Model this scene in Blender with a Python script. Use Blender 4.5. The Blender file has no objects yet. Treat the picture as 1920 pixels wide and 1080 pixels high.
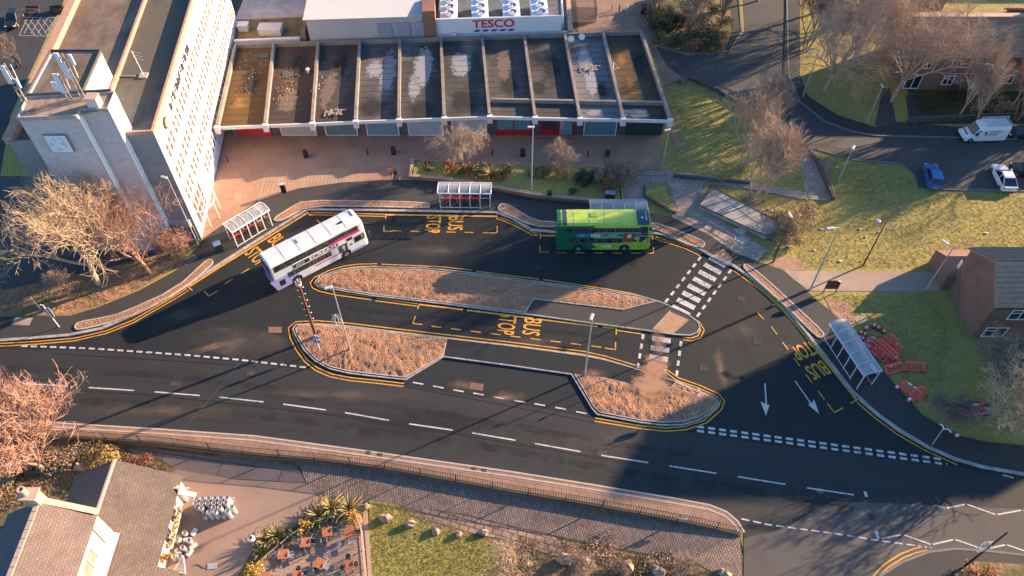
import bpy, bmesh, math, random
from mathutils import Vector, Matrix, geometry
R=math.radians; PI=math.pi
SC=bpy.context.scene; COL=SC.collection
# ---------------------------------------------------------------- camera, sky, sun, exposure
F=1500.0; TH=R(51.5); H=65.0
cd=bpy.data.cameras.new('camera'); cam=bpy.data.objects.new('camera',cd); COL.objects.link(cam)
cd.sensor_width=36; cd.lens=F/1920*36; cd.clip_start=0.5; cd.clip_end=3000
cam.location=(0,0,H); cam.rotation_euler=(R(90)-TH,0,0); SC.camera=cam
SUN_AZ=R(26.5); SUN_EL=R(15.5)
W=bpy.data.worlds.new('World'); SC.world=W; W.use_nodes=True
_n=W.node_tree.nodes; _sky=_n.new('ShaderNodeTexSky'); _sky.sky_type='NISHITA'; _sky.sun_disc=False
_sky.sun_elevation=SUN_EL; _sky.sun_rotation=R(90)-SUN_AZ; _sky.air_density=1.0; _sky.dust_density=0.6; _sky.ozone_density=3.0
_tint=_n.new('ShaderNodeMix'); _tint.data_type='RGBA'; _tint.blend_type='MULTIPLY'; _tint.inputs[0].default_value=1; _tint.inputs[7].default_value=(.74,.93,1.06,1)
W.node_tree.links.new(_sky.outputs[0],_tint.inputs[6]); W.node_tree.links.new(_tint.outputs[2],_n['Background'].inputs[0]); _n['Background'].inputs[1].default_value=0.092
sl=bpy.data.lights.new('sun','SUN'); sl.energy=5.0; sl.angle=R(0.5); sl.color=(1.0,0.69,0.43)
so=bpy.data.objects.new('sun',sl); COL.objects.link(so)
so.rotation_euler=Vector((math.cos(SUN_AZ)*math.cos(SUN_EL),math.sin(SUN_AZ)*math.cos(SUN_EL),math.sin(SUN_EL))).to_track_quat('Z','Y').to_euler()
SC.view_settings.view_transform='Standard'; SC.view_settings.look='None'; SC.view_settings.gamma=1.0
SC.view_settings.exposure=1.9
# ---------------------------------------------------------------- pixel of the photograph -> point of the place
def G(x,y,z=0.0):
    u=(x-960)/F; v=(y-540)/F; c,s=math.cos(TH),math.sin(TH)
    d=(u,c-v*s,-s-v*c); t=(z-H)/d[2]
    return Vector((d[0]*t,d[1]*t,z))
def zl(X): return -0.32*(1-max(0,min(1,(X-11)/7.8)))
def GL(x,y,dz=0.0):
    z=-1.0
    for _ in range(8): p=G(x,y,z+dz); z=zl(p.x)
    return Vector((p.x,p.y,z+dz))
def g2(pts,z=0.0): return [G(x,y,z) for x,y in pts]
# ---------------------------------------------------------------- materials
MATS={}
def mat(name,col,rough=.8,var=.18,scale=3.0,bump=0.0,bscale=None,metal=0.0,col2=None,detail=6.0,spec=None,stretch=None,c2pos=(.4,.65)):
    if name in MATS: return MATS[name]
    m=bpy.data.materials.new(name); m.use_nodes=True; nt=m.node_tree; N=nt.nodes; Lk=nt.links.new
    b=N['Principled BSDF']; b.inputs['Roughness'].default_value=rough; b.inputs['Metallic'].default_value=metal
    if spec is not None: b.inputs['Specular IOR Level'].default_value=spec
    c=col if len(col)==4 else (*col,1)
    tc=N.new('ShaderNodeTexCoord'); mp=N.new('ShaderNodeMapping'); Lk(tc.outputs['Object'],mp.inputs[0])
    if stretch: mp.inputs['Scale'].default_value=stretch
    if var>0:
        no=N.new('ShaderNodeTexNoise'); no.inputs['Scale'].default_value=scale; no.inputs['Detail'].default_value=detail; no.inputs['Roughness'].default_value=.62
        Lk(mp.outputs[0],no.inputs['Vector'])
        r=N.new('ShaderNodeValToRGB'); r.color_ramp.elements[0].position=.3; r.color_ramp.elements[1].position=.7
        lo=[max(0,x*(1-var)) for x in c[:3]]; hi=[min(1,x*(1+var)) for x in c[:3]]
        r.color_ramp.elements[0].color=(*lo,1); r.color_ramp.elements[1].color=(*hi,1)
        Lk(no.outputs[0],r.inputs[0]); out=r.outputs[0]
        if col2:
            n2=N.new('ShaderNodeTexNoise'); n2.inputs['Scale'].default_value=scale*.17; n2.inputs['Detail'].default_value=5; Lk(mp.outputs[0],n2.inputs['Vector'])
            r2=N.new('ShaderNodeValToRGB'); r2.color_ramp.elements[0].position=c2pos[0]; r2.color_ramp.elements[1].position=c2pos[1]
            Lk(n2.outputs[0],r2.inputs[0]); mx=N.new('ShaderNodeMix'); mx.data_type='RGBA'
            Lk(r2.outputs[0],mx.inputs[0]); Lk(out,mx.inputs[6]); mx.inputs[7].default_value=(*col2,1); out=mx.outputs[2]
        Lk(out,b.inputs['Base Color'])
    else: b.inputs['Base Color'].default_value=c
    if bump>0:
        nb=N.new('ShaderNodeTexNoise'); nb.inputs['Scale'].default_value=bscale or scale*4; nb.inputs['Detail'].default_value=4
        Lk(mp.outputs[0],nb.inputs['Vector']); bp=N.new('ShaderNodeBump'); bp.inputs['Strength'].default_value=1; bp.inputs['Distance'].default_value=bump
        Lk(nb.outputs[0],bp.inputs['Height']); Lk(bp.outputs[0],b.inputs['Normal'])
    MATS[name]=m; return m
def tilemat(name,c1,c2,mortar,bw,bh,ms=.02,rough=.85,rot=0.0,bump=.01,axis='xy',var=.25,offset=.5,vscale=.4,stain=None):
    """courses of bricks, slabs, setts or slates"""
    if name in MATS: return MATS[name]
    m=bpy.data.materials.new(name); m.use_nodes=True; nt=m.node_tree; N=nt.nodes; Lk=nt.links.new
    b=N['Principled BSDF']; b.inputs['Roughness'].default_value=rough
    tc=N.new('ShaderNodeTexCoord'); mp=N.new('ShaderNodeMapping'); mp.inputs['Rotation'].default_value[2]=rot
    if axis=='xy': Lk(tc.outputs['Object'],mp.inputs[0])
    else:
        sx=N.new('ShaderNodeSeparateXYZ'); cb=N.new('ShaderNodeCombineXYZ'); Lk(tc.outputs['Object'],sx.inputs[0])
        if axis=='wall':
            ad=N.new('ShaderNodeMath'); ad.operation='ADD'; Lk(sx.outputs[0],ad.inputs[0]); Lk(sx.outputs[1],ad.inputs[1]); Lk(ad.outputs[0],cb.inputs[0]); Lk(sx.outputs[2],cb.inputs[1])
        elif axis=='yz':
            Lk(sx.outputs[1],cb.inputs[0]); Lk(sx.outputs[2],cb.inputs[1])
        elif axis=='roofx':   # slope runs along x, courses along y
            Lk(sx.outputs[1],cb.inputs[0]); Lk(sx.outputs[0],cb.inputs[1])
        Lk(cb.outputs[0],mp.inputs[0])
    br=N.new('ShaderNodeTexBrick'); Lk(mp.outputs[0],br.inputs[0]); br.offset=offset
    br.inputs['Color1'].default_value=(*c1,1); br.inputs['Color2'].default_value=(*c2,1); br.inputs['Mortar'].default_value=(*mortar,1)
    br.inputs['Scale'].default_value=1; br.inputs['Brick Width'].default_value=bw; br.inputs['Row Height'].default_value=bh; br.inputs['Mortar Size'].default_value=ms
    no=N.new('ShaderNodeTexNoise'); no.inputs['Scale'].default_value=vscale; no.inputs['Detail'].default_value=7; no.inputs['Roughness'].default_value=.65; Lk(tc.outputs['Object'],no.inputs['Vector'])
    rg=N.new('ShaderNodeMapRange'); rg.inputs[1].default_value=.3; rg.inputs[2].default_value=.7; rg.inputs[3].default_value=1-var; rg.inputs[4].default_value=1+var
    Lk(no.outputs[0],rg.inputs[0]); mx=N.new('ShaderNodeMix'); mx.data_type='RGBA'; mx.blend_type='MULTIPLY'; mx.inputs[0].default_value=1
    Lk(br.outputs[0],mx.inputs[6]); Lk(rg.outputs[0],mx.inputs[7]); out=mx.outputs[2]
    if stain:
        n2=N.new('ShaderNodeTexNoise'); n2.inputs['Scale'].default_value=stain[1]; n2.inputs['Detail'].default_value=6; Lk(tc.outputs['Object'],n2.inputs['Vector'])
        r2=N.new('ShaderNodeValToRGB'); r2.color_ramp.elements[0].position=stain[2]; r2.color_ramp.elements[1].position=stain[2]+.08; Lk(n2.outputs[0],r2.inputs[0])
        m2=N.new('ShaderNodeMix'); m2.data_type='RGBA'; Lk(r2.outputs[0],m2.inputs[0]); Lk(out,m2.inputs[6]); m2.inputs[7].default_value=(*stain[0],1); out=m2.outputs[2]
    Lk(out,b.inputs['Base Color'])
    if bump:
        bp=N.new('ShaderNodeBump'); bp.inputs['Distance'].default_value=bump; bp.inputs['Strength'].default_value=1; bp.invert=True
        Lk(br.outputs['Fac'],bp.inputs['Height']); Lk(bp.outputs[0],b.inputs['Normal'])
    MATS[name]=m; return m
def glassmat(name='window_glass',col=(.02,.025,.03),rough=.08):
    return mat(name,col,rough,var=.3,scale=.9,spec=.6)
def clearglass():
    if 'clear_glass' in MATS: return MATS['clear_glass']
    m=bpy.data.materials.new('clear_glass'); m.use_nodes=True; nt=m.node_tree; N=nt.nodes
    t=N.new('ShaderNodeBsdfTransparent'); t.inputs[0].default_value=(.86,.9,.92,1); g=N.new('ShaderNodeBsdfGlossy'); g.inputs['Roughness'].default_value=.12
    x=N.new('ShaderNodeMixShader'); x.inputs[0].default_value=.14; nt.links.new(t.outputs[0],x.inputs[1]); nt.links.new(g.outputs[0],x.inputs[2])
    nt.links.new(x.outputs[0],N['Material Output'].inputs[0]); MATS['clear_glass']=m; return m
def frosted():
    if 'frosted_roof_panel' in MATS: return MATS['frosted_roof_panel']
    m=bpy.data.materials.new('frosted_roof_panel'); m.use_nodes=True; nt=m.node_tree; N=nt.nodes
    t=N.new('ShaderNodeBsdfTransparent'); t.inputs[0].default_value=(.8,.82,.85,1); g=N['Principled BSDF']; g.inputs['Base Color'].default_value=(.42,.47,.50,1); g.inputs['Roughness'].default_value=.3
    x=N.new('ShaderNodeMixShader'); x.inputs[0].default_value=.52; nt.links.new(t.outputs[0],x.inputs[1]); nt.links.new(g.outputs[0],x.inputs[2])
    nt.links.new(x.outputs[0],N['Material Output'].inputs[0]); MATS['frosted_roof_panel']=m; return m
def patchmat(name,col,inner=.15,scale=.9):
    """stain that thins out raggedly towards its rim"""
    if name in MATS: return MATS[name]
    m=bpy.data.materials.new(name); m.use_nodes=True; nt=m.node_tree; N=nt.nodes; Lk=nt.links.new
    b=N['Principled BSDF']; b.inputs['Roughness'].default_value=.95; b.inputs['Base Color'].default_value=(*col,1)
    tc=N.new('ShaderNodeTexCoord'); mp=N.new('ShaderNodeMapping'); mp.inputs['Location'].default_value=(-1,-1,0); mp.inputs['Scale'].default_value=(2,2,0); Lk(tc.outputs['Generated'],mp.inputs[0])
    ln=N.new('ShaderNodeVectorMath'); ln.operation='LENGTH'; Lk(mp.outputs[0],ln.inputs[0])
    no=N.new('ShaderNodeTexNoise'); no.inputs['Scale'].default_value=scale; no.inputs['Detail'].default_value=9; no.inputs['Roughness'].default_value=.68; Lk(tc.outputs['Object'],no.inputs['Vector'])
    a=N.new('ShaderNodeMath'); a.operation='SUBTRACT'; Lk(no.outputs[0],a.inputs[0]); 
    s=N.new('ShaderNodeMath'); s.operation='MULTIPLY'; s.inputs[1].default_value=.62; Lk(ln.outputs['Value'],s.inputs[0]); Lk(s.outputs[0],a.inputs[1])
    mr=N.new('ShaderNodeMapRange'); mr.inputs[1].default_value=-.06; mr.inputs[2].default_value=inner+.25 if inner>=.09 else .16; mr.inputs[3].default_value=0; mr.inputs[4].default_value=1; mr.interpolation_type='SMOOTHSTEP'; Lk(a.outputs[0],mr.inputs[0]); Lk(mr.outputs[0],b.inputs['Alpha'])
    MATS[name]=m; return m
def wavemat(name,c1,c2,scale,axis='X',rough=.5,bump=.04,metal=0.0):
    if name in MATS: return MATS[name]
    m=bpy.data.materials.new(name); m.use_nodes=True; nt=m.node_tree; N=nt.nodes; Lk=nt.links.new
    b=N['Principled BSDF']; b.inputs['Roughness'].default_value=rough; b.inputs['Metallic'].default_value=metal
    tc=N.new('ShaderNodeTexCoord'); w=N.new('ShaderNodeTexWave'); w.bands_direction=axis; w.inputs['Scale'].default_value=scale; w.inputs['Distortion'].default_value=0; Lk(tc.outputs['Object'],w.inputs[0])
    no=N.new('ShaderNodeTexNoise'); no.inputs['Scale'].default_value=.8; no.inputs['Detail'].default_value=6; Lk(tc.outputs['Object'],no.inputs['Vector'])
    mx=N.new('ShaderNodeMix'); mx.data_type='RGBA'; Lk(no.outputs[0],mx.inputs[0]); mx.inputs[6].default_value=(*c1,1); mx.inputs[7].default_value=(*c2,1); Lk(mx.outputs[2],b.inputs['Base Color'])
    bp=N.new('ShaderNodeBump'); bp.inputs['Distance'].default_value=bump; Lk(w.outputs['Fac'],bp.inputs['Height']); Lk(bp.outputs[0],b.inputs['Normal'])
    MATS[name]=m; return m
def wornpaint(name,col,wear=.34):
    if name in MATS: return MATS[name]
    m=mat(name,col,.75,var=.2,scale=2.2); nt=m.node_tree; N=nt.nodes; Lk=nt.links.new; tc=N.new('ShaderNodeTexCoord')
    a=N.new('ShaderNodeTexNoise'); a.inputs['Scale'].default_value=5.5; a.inputs['Detail'].default_value=8; a.inputs['Roughness'].default_value=.75; Lk(tc.outputs['Object'],a.inputs['Vector'])
    b=N.new('ShaderNodeTexNoise'); b.inputs['Scale'].default_value=.22; b.inputs['Detail'].default_value=3; Lk(tc.outputs['Object'],b.inputs['Vector'])
    s=N.new('ShaderNodeMath'); s.operation='MULTIPLY_ADD'; s.inputs[1].default_value=.45; Lk(b.outputs[0],s.inputs[0]); Lk(a.outputs[0],s.inputs[2])
    r=N.new('ShaderNodeMapRange'); r.inputs[1].default_value=wear+.2; r.inputs[2].default_value=wear+.36; r.inputs[3].default_value=.25; r.inputs[4].default_value=1; Lk(s.outputs[0],r.inputs[0]); Lk(r.outputs[0],N['Principled BSDF'].inputs['Alpha']); return m
def streakmat(name,col,amount=.5,scale=(.9,.9,1)):
    if name in MATS: return MATS[name]
    m=mat(name,col,.9,var=0); nt=m.node_tree; N=nt.nodes; Lk=nt.links.new; tc=N.new('ShaderNodeTexCoord')
    a=N.new('ShaderNodeTexNoise'); a.inputs['Scale'].default_value=.55; a.inputs['Detail'].default_value=9; a.inputs['Roughness'].default_value=.7; Lk(tc.outputs['Object'],a.inputs['Vector'])
    r=N.new('ShaderNodeMapRange'); r.inputs[1].default_value=.4; r.inputs[2].default_value=.72; r.inputs[3].default_value=0; r.inputs[4].default_value=amount; Lk(a.outputs[0],r.inputs[0]); Lk(r.outputs[0],N['Principled BSDF'].inputs['Alpha']); return m
# ---------------------------------------------------------------- mesh builder
class MB:
    def __init__(s): s.v=[]; s.f=[]; s.m=[]
    def add(s,vs,fs,mi=0):
        o=len(s.v); s.v+= [tuple(v) for v in vs]
        for f in fs: s.f.append([i+o for i in f]); s.m.append(mi)
    def box(s,cx,cy,cz,sx,sy,sz,rz=0.0,mi=0,M=None):
        c,n=math.cos(rz),math.sin(rz); vs=[]
        for dz in (-.5,.5):
            for dx,dy in ((-.5,-.5),(.5,-.5),(.5,.5),(-.5,.5)):
                x,y=dx*sx,dy*sy; p=Vector((cx+x*c-y*n,cy+x*n+y*c,cz+dz*sz)); vs.append(M@p if M else p)
        s.add(vs,[(3,2,1,0),(4,5,6,7),(0,1,5,4),(1,2,6,5),(2,3,7,6),(3,0,4,7)],mi)
    def hexa(s,b4,t4,mi=0): s.add(list(b4)+list(t4),[(3,2,1,0),(4,5,6,7),(0,1,5,4),(1,2,6,5),(2,3,7,6),(3,0,4,7)],mi)
    def prism(s,pts,z0,z1,mi=0,cap_mi=None,bottom=True):
        n=len(pts); vs=[(p[0],p[1],z0) for p in pts]+[(p[0],p[1],z1) for p in pts]
        tr=geometry.tessellate_polygon([[Vector((p[0],p[1],0)) for p in pts]])
        s.add(vs,[(i,(i+1)%n,n+(i+1)%n,n+i) for i in range(n)],mi); o=len(s.v)-2*n
        for a,b,c in tr:
            s.f.append([n+a+o,n+b+o,n+c+o]); s.m.append(mi if cap_mi is None else cap_mi)
            if bottom: s.f.append([c+o,b+o,a+o]); s.m.append(mi)
    def flat(s,pts,z=None,mi=0):
        q=[Vector((p[0],p[1],p[2] if z is None else z)) for p in pts]
        tr=geometry.tessellate_polygon([[Vector((p.x,p.y,0)) for p in q]])
        fs=[]
        for a,b,c in tr:
            nz=(q[b]-q[a]).cross(q[c]-q[a]).z
            fs.append((a,b,c) if nz>0 else (c,b,a))
        s.add(q,fs,mi)
    def quad(s,a,b,c,d,mi=0): s.add([a,b,c,d],[(0,1,2,3)],mi)
    def tube(s,pts,rads,n=6,mi=0,caps=True):
        pts=[Vector(p) for p in pts]
        if not hasattr(rads,'__len__'): rads=[rads]*len(pts)
        o=len(s.v); k=len(pts); up=None
        for i,p in enumerate(pts):
            d=(pts[min(i+1,k-1)]-pts[max(i-1,0)]).normalized()
            if up is None: up=Vector((0,0,1)) if abs(d.z)<.9 else Vector((1,0,0))
            a=d.cross(up); a=a.normalized() if a.length>1e-6 else Vector((1,0,0)); b=a.cross(d).normalized(); up=b
            for j in range(n):
                t=2*PI*j/n; s.v.append(tuple(p+(a*math.cos(t)+b*math.sin(t))*rads[i]))
        for i in range(k-1):
            for j in range(n):
                s.f.append([o+i*n+j,o+i*n+(j+1)%n,o+(i+1)*n+(j+1)%n,o+(i+1)*n+j]); s.m.append(mi)
        if caps and n>2:
            s.f.append([o+j for j in range(n)][::-1]); s.m.append(mi); s.f.append([o+(k-1)*n+j for j in range(n)]); s.m.append(mi)
    def lathe(s,prof,n=14,mi=0,c=(0,0,0),M=None):
        o=len(s.v)
        for r,z in prof:
            for j in range(n):
                t=2*PI*j/n; p=Vector((c[0]+r*math.cos(t),c[1]+r*math.sin(t),c[2]+z)); s.v.append(tuple(M@p if M else p))
        for i in range(len(prof)-1):
            for j in range(n):
                s.f.append([o+i*n+j,o+i*n+(j+1)%n,o+(i+1)*n+(j+1)%n,o+(i+1)*n+j]); s.m.append(mi)
        s.f.append([o+j for j in range(n)][::-1]); s.m.append(mi); k=len(prof)-1; s.f.append([o+k*n+j for j in range(n)]); s.m.append(mi)
    def loft(s,secs,mi=0,fm=None):
        n=len(secs[0]); o=len(s.v)
        for q in secs: s.v+=[tuple(p) for p in q]
        for i in range(len(secs)-1):
            for j in range(n):
                s.f.append([o+i*n+j,o+i*n+(j+1)%n,o+(i+1)*n+(j+1)%n,o+(i+1)*n+j]); s.m.append(fm(i,j) if fm else mi)
        s.f.append([o+j for j in range(n)][::-1]); s.m.append(mi); k=len(secs)-1; s.f.append([o+k*n+j for j in range(n)]); s.m.append(mi)
    def blob(s,c,r,seed=0,amp=.18,nu=12,nv=8,mi=0):
        rg=random.Random(seed); ph=[rg.uniform(0,6.28) for _ in range(8)]; o=len(s.v)
        for i in range(nv+1):
            th=PI*i/nv
            for j in range(nu):
                a=2*PI*j/nu; k=1+amp*(math.sin(2*a+ph[0])*math.sin(th)*.5+math.sin(3*a+ph[1]+2*th)*.4+math.sin(5*th+ph[2]+a)*.3+rg.uniform(-.35,.35))
                s.v.append((c[0]+r[0]*k*math.sin(th)*math.cos(a),c[1]+r[1]*k*math.sin(th)*math.sin(a),c[2]+r[2]*k*math.cos(th)))
        for i in range(nv):
            for j in range(nu):
                s.f.append([o+i*nu+j,o+(i+1)*nu+j,o+(i+1)*nu+(j+1)%nu,o+i*nu+(j+1)%nu]); s.m.append(mi)
    def build(s,name,mats,parent=None,world=False,recalc=True,smooth=False,kind=None,bevel=0.0):
        me=bpy.data.meshes.new(name); off=Vector((0,0,0))
        if world and parent is not None:
            q=parent
            while q is not None: off+=q.location; q=q.parent
        me.from_pydata([(v[0]-off.x,v[1]-off.y,v[2]-off.z) for v in s.v],[],s.f)
        if not isinstance(mats,(list,tuple)): mats=[mats]
        for m in mats: me.materials.append(m)
        if len(mats)>1: me.polygons.foreach_set('material_index',s.m)
        if recalc or smooth:
            bm=bmesh.new(); bm.from_mesh(me)
            if smooth:
                bmesh.ops.remove_doubles(bm,verts=bm.verts,dist=1e-5)
                for f in bm.faces: f.smooth=True
            if recalc: bmesh.ops.recalc_face_normals(bm,faces=bm.faces)
            bm.to_mesh(me); bm.free()
        me.update(); o=bpy.data.objects.new(name,me); COL.objects.link(o)
        if parent is not None: o.parent=parent
        if kind: o['kind']=kind
        if bevel>0:
            md=o.modifiers.new('bevel','BEVEL'); md.width=bevel; md.segments=2; md.limit_method='ANGLE'
        return o
def tag(o,label,cat,group=None):
    o['label']=label; o['category']=cat
    if group: o['group']=group
    return o
def thing(name,label,cat,loc=(0,0,0),rz=0.0,group=None):
    o=bpy.data.objects.new(name,None); o.empty_display_size=.3; COL.objects.link(o); o.location=loc; o.rotation_euler=(0,0,rz)
    return tag(o,label,cat,group)
def copy_tree(o,parent=None):
    c=o.copy(); COL.objects.link(c)
    if parent is not None: c.parent=parent
    for ch in list(o.children): copy_tree(ch,c)
    return c
def text_geo(body,shear=0.0):
    cu=bpy.data.curves.new('t','FONT'); cu.body=body; cu.resolution_u=3; cu.shear=shear
    ob=bpy.data.objects.new('t',cu); COL.objects.link(ob); dg=bpy.context.evaluated_depsgraph_get(); dg.update()
    me=bpy.data.meshes.new_from_object(ob.evaluated_get(dg)); vs=[v.co.copy() for v in me.vertices]; fs=[tuple(p.vertices) for p in me.polygons]
    bpy.data.objects.remove(ob); bpy.data.curves.remove(cu); bpy.data.meshes.remove(me)
    x0=min(v.x for v in vs); x1=max(v.x for v in vs); y0=min(v.y for v in vs); y1=max(v.y for v in vs)
    return [((v.x-x0)/(x1-x0),(v.y-y0)/(y1-y0)) for v in vs],fs
def text(mb,body,org,ux,uy,w,h,mi=0,bold=0.0,shear=0.0):
    """letters laid on a plane: org lower-left, ux reading direction, uy up"""
    vs,fs=text_geo(body,shear); org=Vector(org); ux=Vector(ux).normalized(); uy=Vector(uy).normalized()
    n=ux.cross(uy)
    offs=[(0,0)] if not bold else [(0,0),(bold,0),(0,bold),(bold,bold)]
    for k,(a,b) in enumerate(offs):
        mb.add([org+ux*(x*w+a)+uy*(y*h+b)+n*(.0006*k) for x,y in vs],fs,mi)
ORD=['first','second','third','fourth','fifth','sixth','seventh','eighth','ninth','tenth','eleventh','twelfth','thirteenth','fourteenth','fifteenth','sixteenth','seventeenth','eighteenth','nineteenth','twentieth']
# ---------------------------------------------------------------- polyline tools (ground plan)
def smooth_poly(p,it=2,closed=False):
    for _ in range(it):
        q=[]; n=len(p); rng=range(n) if closed else range(n-1)
        if not closed: q.append(p[0])
        for i in rng:
            a,b=p[i],p[(i+1)%n]; q.append((a[0]*.75+b[0]*.25,a[1]*.75+b[1]*.25)); q.append((a[0]*.25+b[0]*.75,a[1]*.25+b[1]*.75))
        if not closed: q.append(p[-1])
        p=q
    return p
def offs(pts,d,closed=False):
    out=[]; n=len(pts)
    for i in range(n):
        a=pts[(i-1)%n] if closed or i>0 else pts[i]; b=pts[(i+1)%n] if closed or i<n-1 else pts[i]
        t=Vector((b[0]-a[0],b[1]-a[1]))
        t=t.normalized() if t.length>1e-9 else Vector((1,0))
        out.append(Vector((pts[i][0]-t.y*d,pts[i][1]+t.x*d)))
    return out
def ribbon(mb,pts,w,z0,z1=None,off=0.0,closed=False,mi=0):
    """strip of width w along a ground polyline; with z1 a solid kerb"""
    L=offs(pts,off+w/2,closed); Rr=offs(pts,off-w/2,closed); n=len(pts); m=n if closed else n-1
    for i in range(m):
        j=(i+1)%n
        if z1 is None: mb.add([(Rr[i].x,Rr[i].y,z0),(Rr[j].x,Rr[j].y,z0),(L[j].x,L[j].y,z0),(L[i].x,L[i].y,z0)],[(0,1,2,3)],mi)
        else: mb.hexa([(Rr[i].x,Rr[i].y,z0),(Rr[j].x,Rr[j].y,z0),(L[j].x,L[j].y,z0),(L[i].x,L[i].y,z0)],[(Rr[i].x,Rr[i].y,z1),(Rr[j].x,Rr[j].y,z1),(L[j].x,L[j].y,z1),(L[i].x,L[i].y,z1)],mi)
def resample(pts,step):
    out=[Vector((pts[0][0],pts[0][1]))]; acc=0
    for i in range(len(pts)-1):
        a=Vector((pts[i][0],pts[i][1])); b=Vector((pts[i+1][0],pts[i+1][1])); L=(b-a).length; t=step-acc
        while t<=L: out.append(a+(b-a)*(t/L)); t+=step
        acc=(acc+L)%step if L>0 else acc
    return out
def dashes(mb,pts,w,on,off,z,mi=0,start=0.0):
    d=-start; 
    for i in range(len(pts)-1):
        a=Vector((pts[i][0],pts[i][1])); b=Vector((pts[i+1][0],pts[i+1][1])); L=(b-a).length; u=(b-a)/L; nrm=Vector((-u.y,u.x))*w/2
        per=on+off; k=math.floor(d/per); s=0
        t0=-(d-k*per)
        while t0<L:
            x0=max(0,t0); x1=min(L,t0+on)
            if x1>x0+.02:
                p,q=a+u*x0,a+u*x1; mb.add([(*(p-nrm),z),(*(q-nrm),z),(*(q+nrm),z),(*(p+nrm),z)],[(0,1,2,3)],mi)
            t0+=per
        d+=L
def sheet(name,px,z,m,smooth=0,thick=0.0,conv=None,kind='structure'):
    pts=smooth_poly(px,smooth,True) if smooth else px
    w=[(conv or G)(x,y,z) for x,y in pts]; mb=MB()
    if thick: mb.prism(w,z-thick,z,bottom=False)
    else: mb.flat(w,z)
    return mb.build(name,m,kind=kind,recalc=bool(thick))
def lowsheet(name,px,dz,m,smooth=0):
    pts=smooth_poly(px,smooth,True) if smooth else px
    mb=MB(); mb.flat([GL(x,y,dz) for x,y in pts]); o=mb.build(name,m,kind='structure',recalc=False); lowfix(o,dz); return o
def lowfix(o,dz):
    bm=bmesh.new(); bm.from_mesh(o.data)
    for X in (11,18.8):
        bmesh.ops.bisect_plane(bm,geom=bm.verts[:]+bm.edges[:]+bm.faces[:],plane_co=(X,0,0),plane_no=(1,0,0))
    for v in bm.verts: v.co.z=zl(v.co.x)+dz
    bm.to_mesh(o.data); bm.free()
# ================================================================ SETTING
GRASS=mat('grass',(.29,.24,.062),.95,var=.25,scale=2.2,bump=.07,bscale=2.4,col2=(.235,.19,.065),c2pos=(.4,.8))
SCRUB=mat('rough_scrub_soil',(.20,.13,.07),.95,var=.5,scale=2.0,bump=.08,bscale=2.5,col2=(.06,.065,.02))
ASPH=mat('new_asphalt',(.0150,.0190,.0220),.8,var=.17,scale=.55,bump=.006,bscale=18,col2=(.0185,.0215,.0235),spec=.3)
ASPHOLD=mat('old_asphalt',(.055,.054,.054),.85,var=.22,scale=.5,bump=.006,bscale=14,col2=(.072,.068,.064))
FOOT=mat('footway_asphalt',(.031,.0315,.033),.85,var=.18,scale=.7,bump=.005,bscale=16,col2=(.04,.039,.038))
BRICKPAVE=tilemat('plaza_brick_paving',(.36,.215,.145),(.31,.18,.122),(.235,.145,.105),.42,.21,.02,vscale=.35,var=.18,bump=.004)
BRICKPALE=tilemat('pale_plaza_paving',(.36,.24,.17),(.32,.21,.15),(.2,.13,.1),.42,.42,.03,vscale=.5,var=.15,bump=.004,offset=0)
SLAB=tilemat('concrete_slabs',(.36,.27,.21),(.31,.235,.185),(.1,.08,.065),.9,.6,.02,vscale=.6,var=.22,bump=.005)
KERBM=tilemat('kerb_concrete',(.35,.33,.315),(.29,.275,.265),(.10,.095,.09),1.3,6.0,.035,axis='wall',vscale=.8,var=.3,bump=0)
MULCH=mat('bark_mulch',(.36,.18,.10),1.0,var=.72,scale=6.5,bump=.15,bscale=7,detail=11,col2=(.24,.145,.09),c2pos=(.35,.7))
YEL=wornpaint('yellow_line_paint',(.60,.285,.03),.33)
WHT=wornpaint('white_line_paint',(.49,.465,.44),.35)
def world(px,z=0.0): return [G(x,y,z) for x,y in px]
WALL=[(-260,815),(0,817),(160,822),(300,832),(480,853),(600,863),(720,878),(960,922),(1100,945),(1200,963),(1300,982),(1388,1002)]
Ww=world(WALL)
mb=MB(); top=[(p.x,p.y) for p in Ww]+[(18.9,20),(18.9,-60),(900,-60),(900,1500),(-900,1500),(-900,Ww[0].y)]
mb.flat([(x,y,0) for x,y in top],0); mb.build('ground',GRASS,kind='structure',recalc=False)
mb=MB(); low=[(p.x,p.y) for p in Ww]+[(18.9,24.5),(18.9,-60),(-400,-60),(-400,Ww[0].y)]
mb.flat([(x,y,0) for x,y in low],0); o=mb.build('lower_ground',SCRUB,kind='structure',recalc=False); lowfix(o,0)
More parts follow.
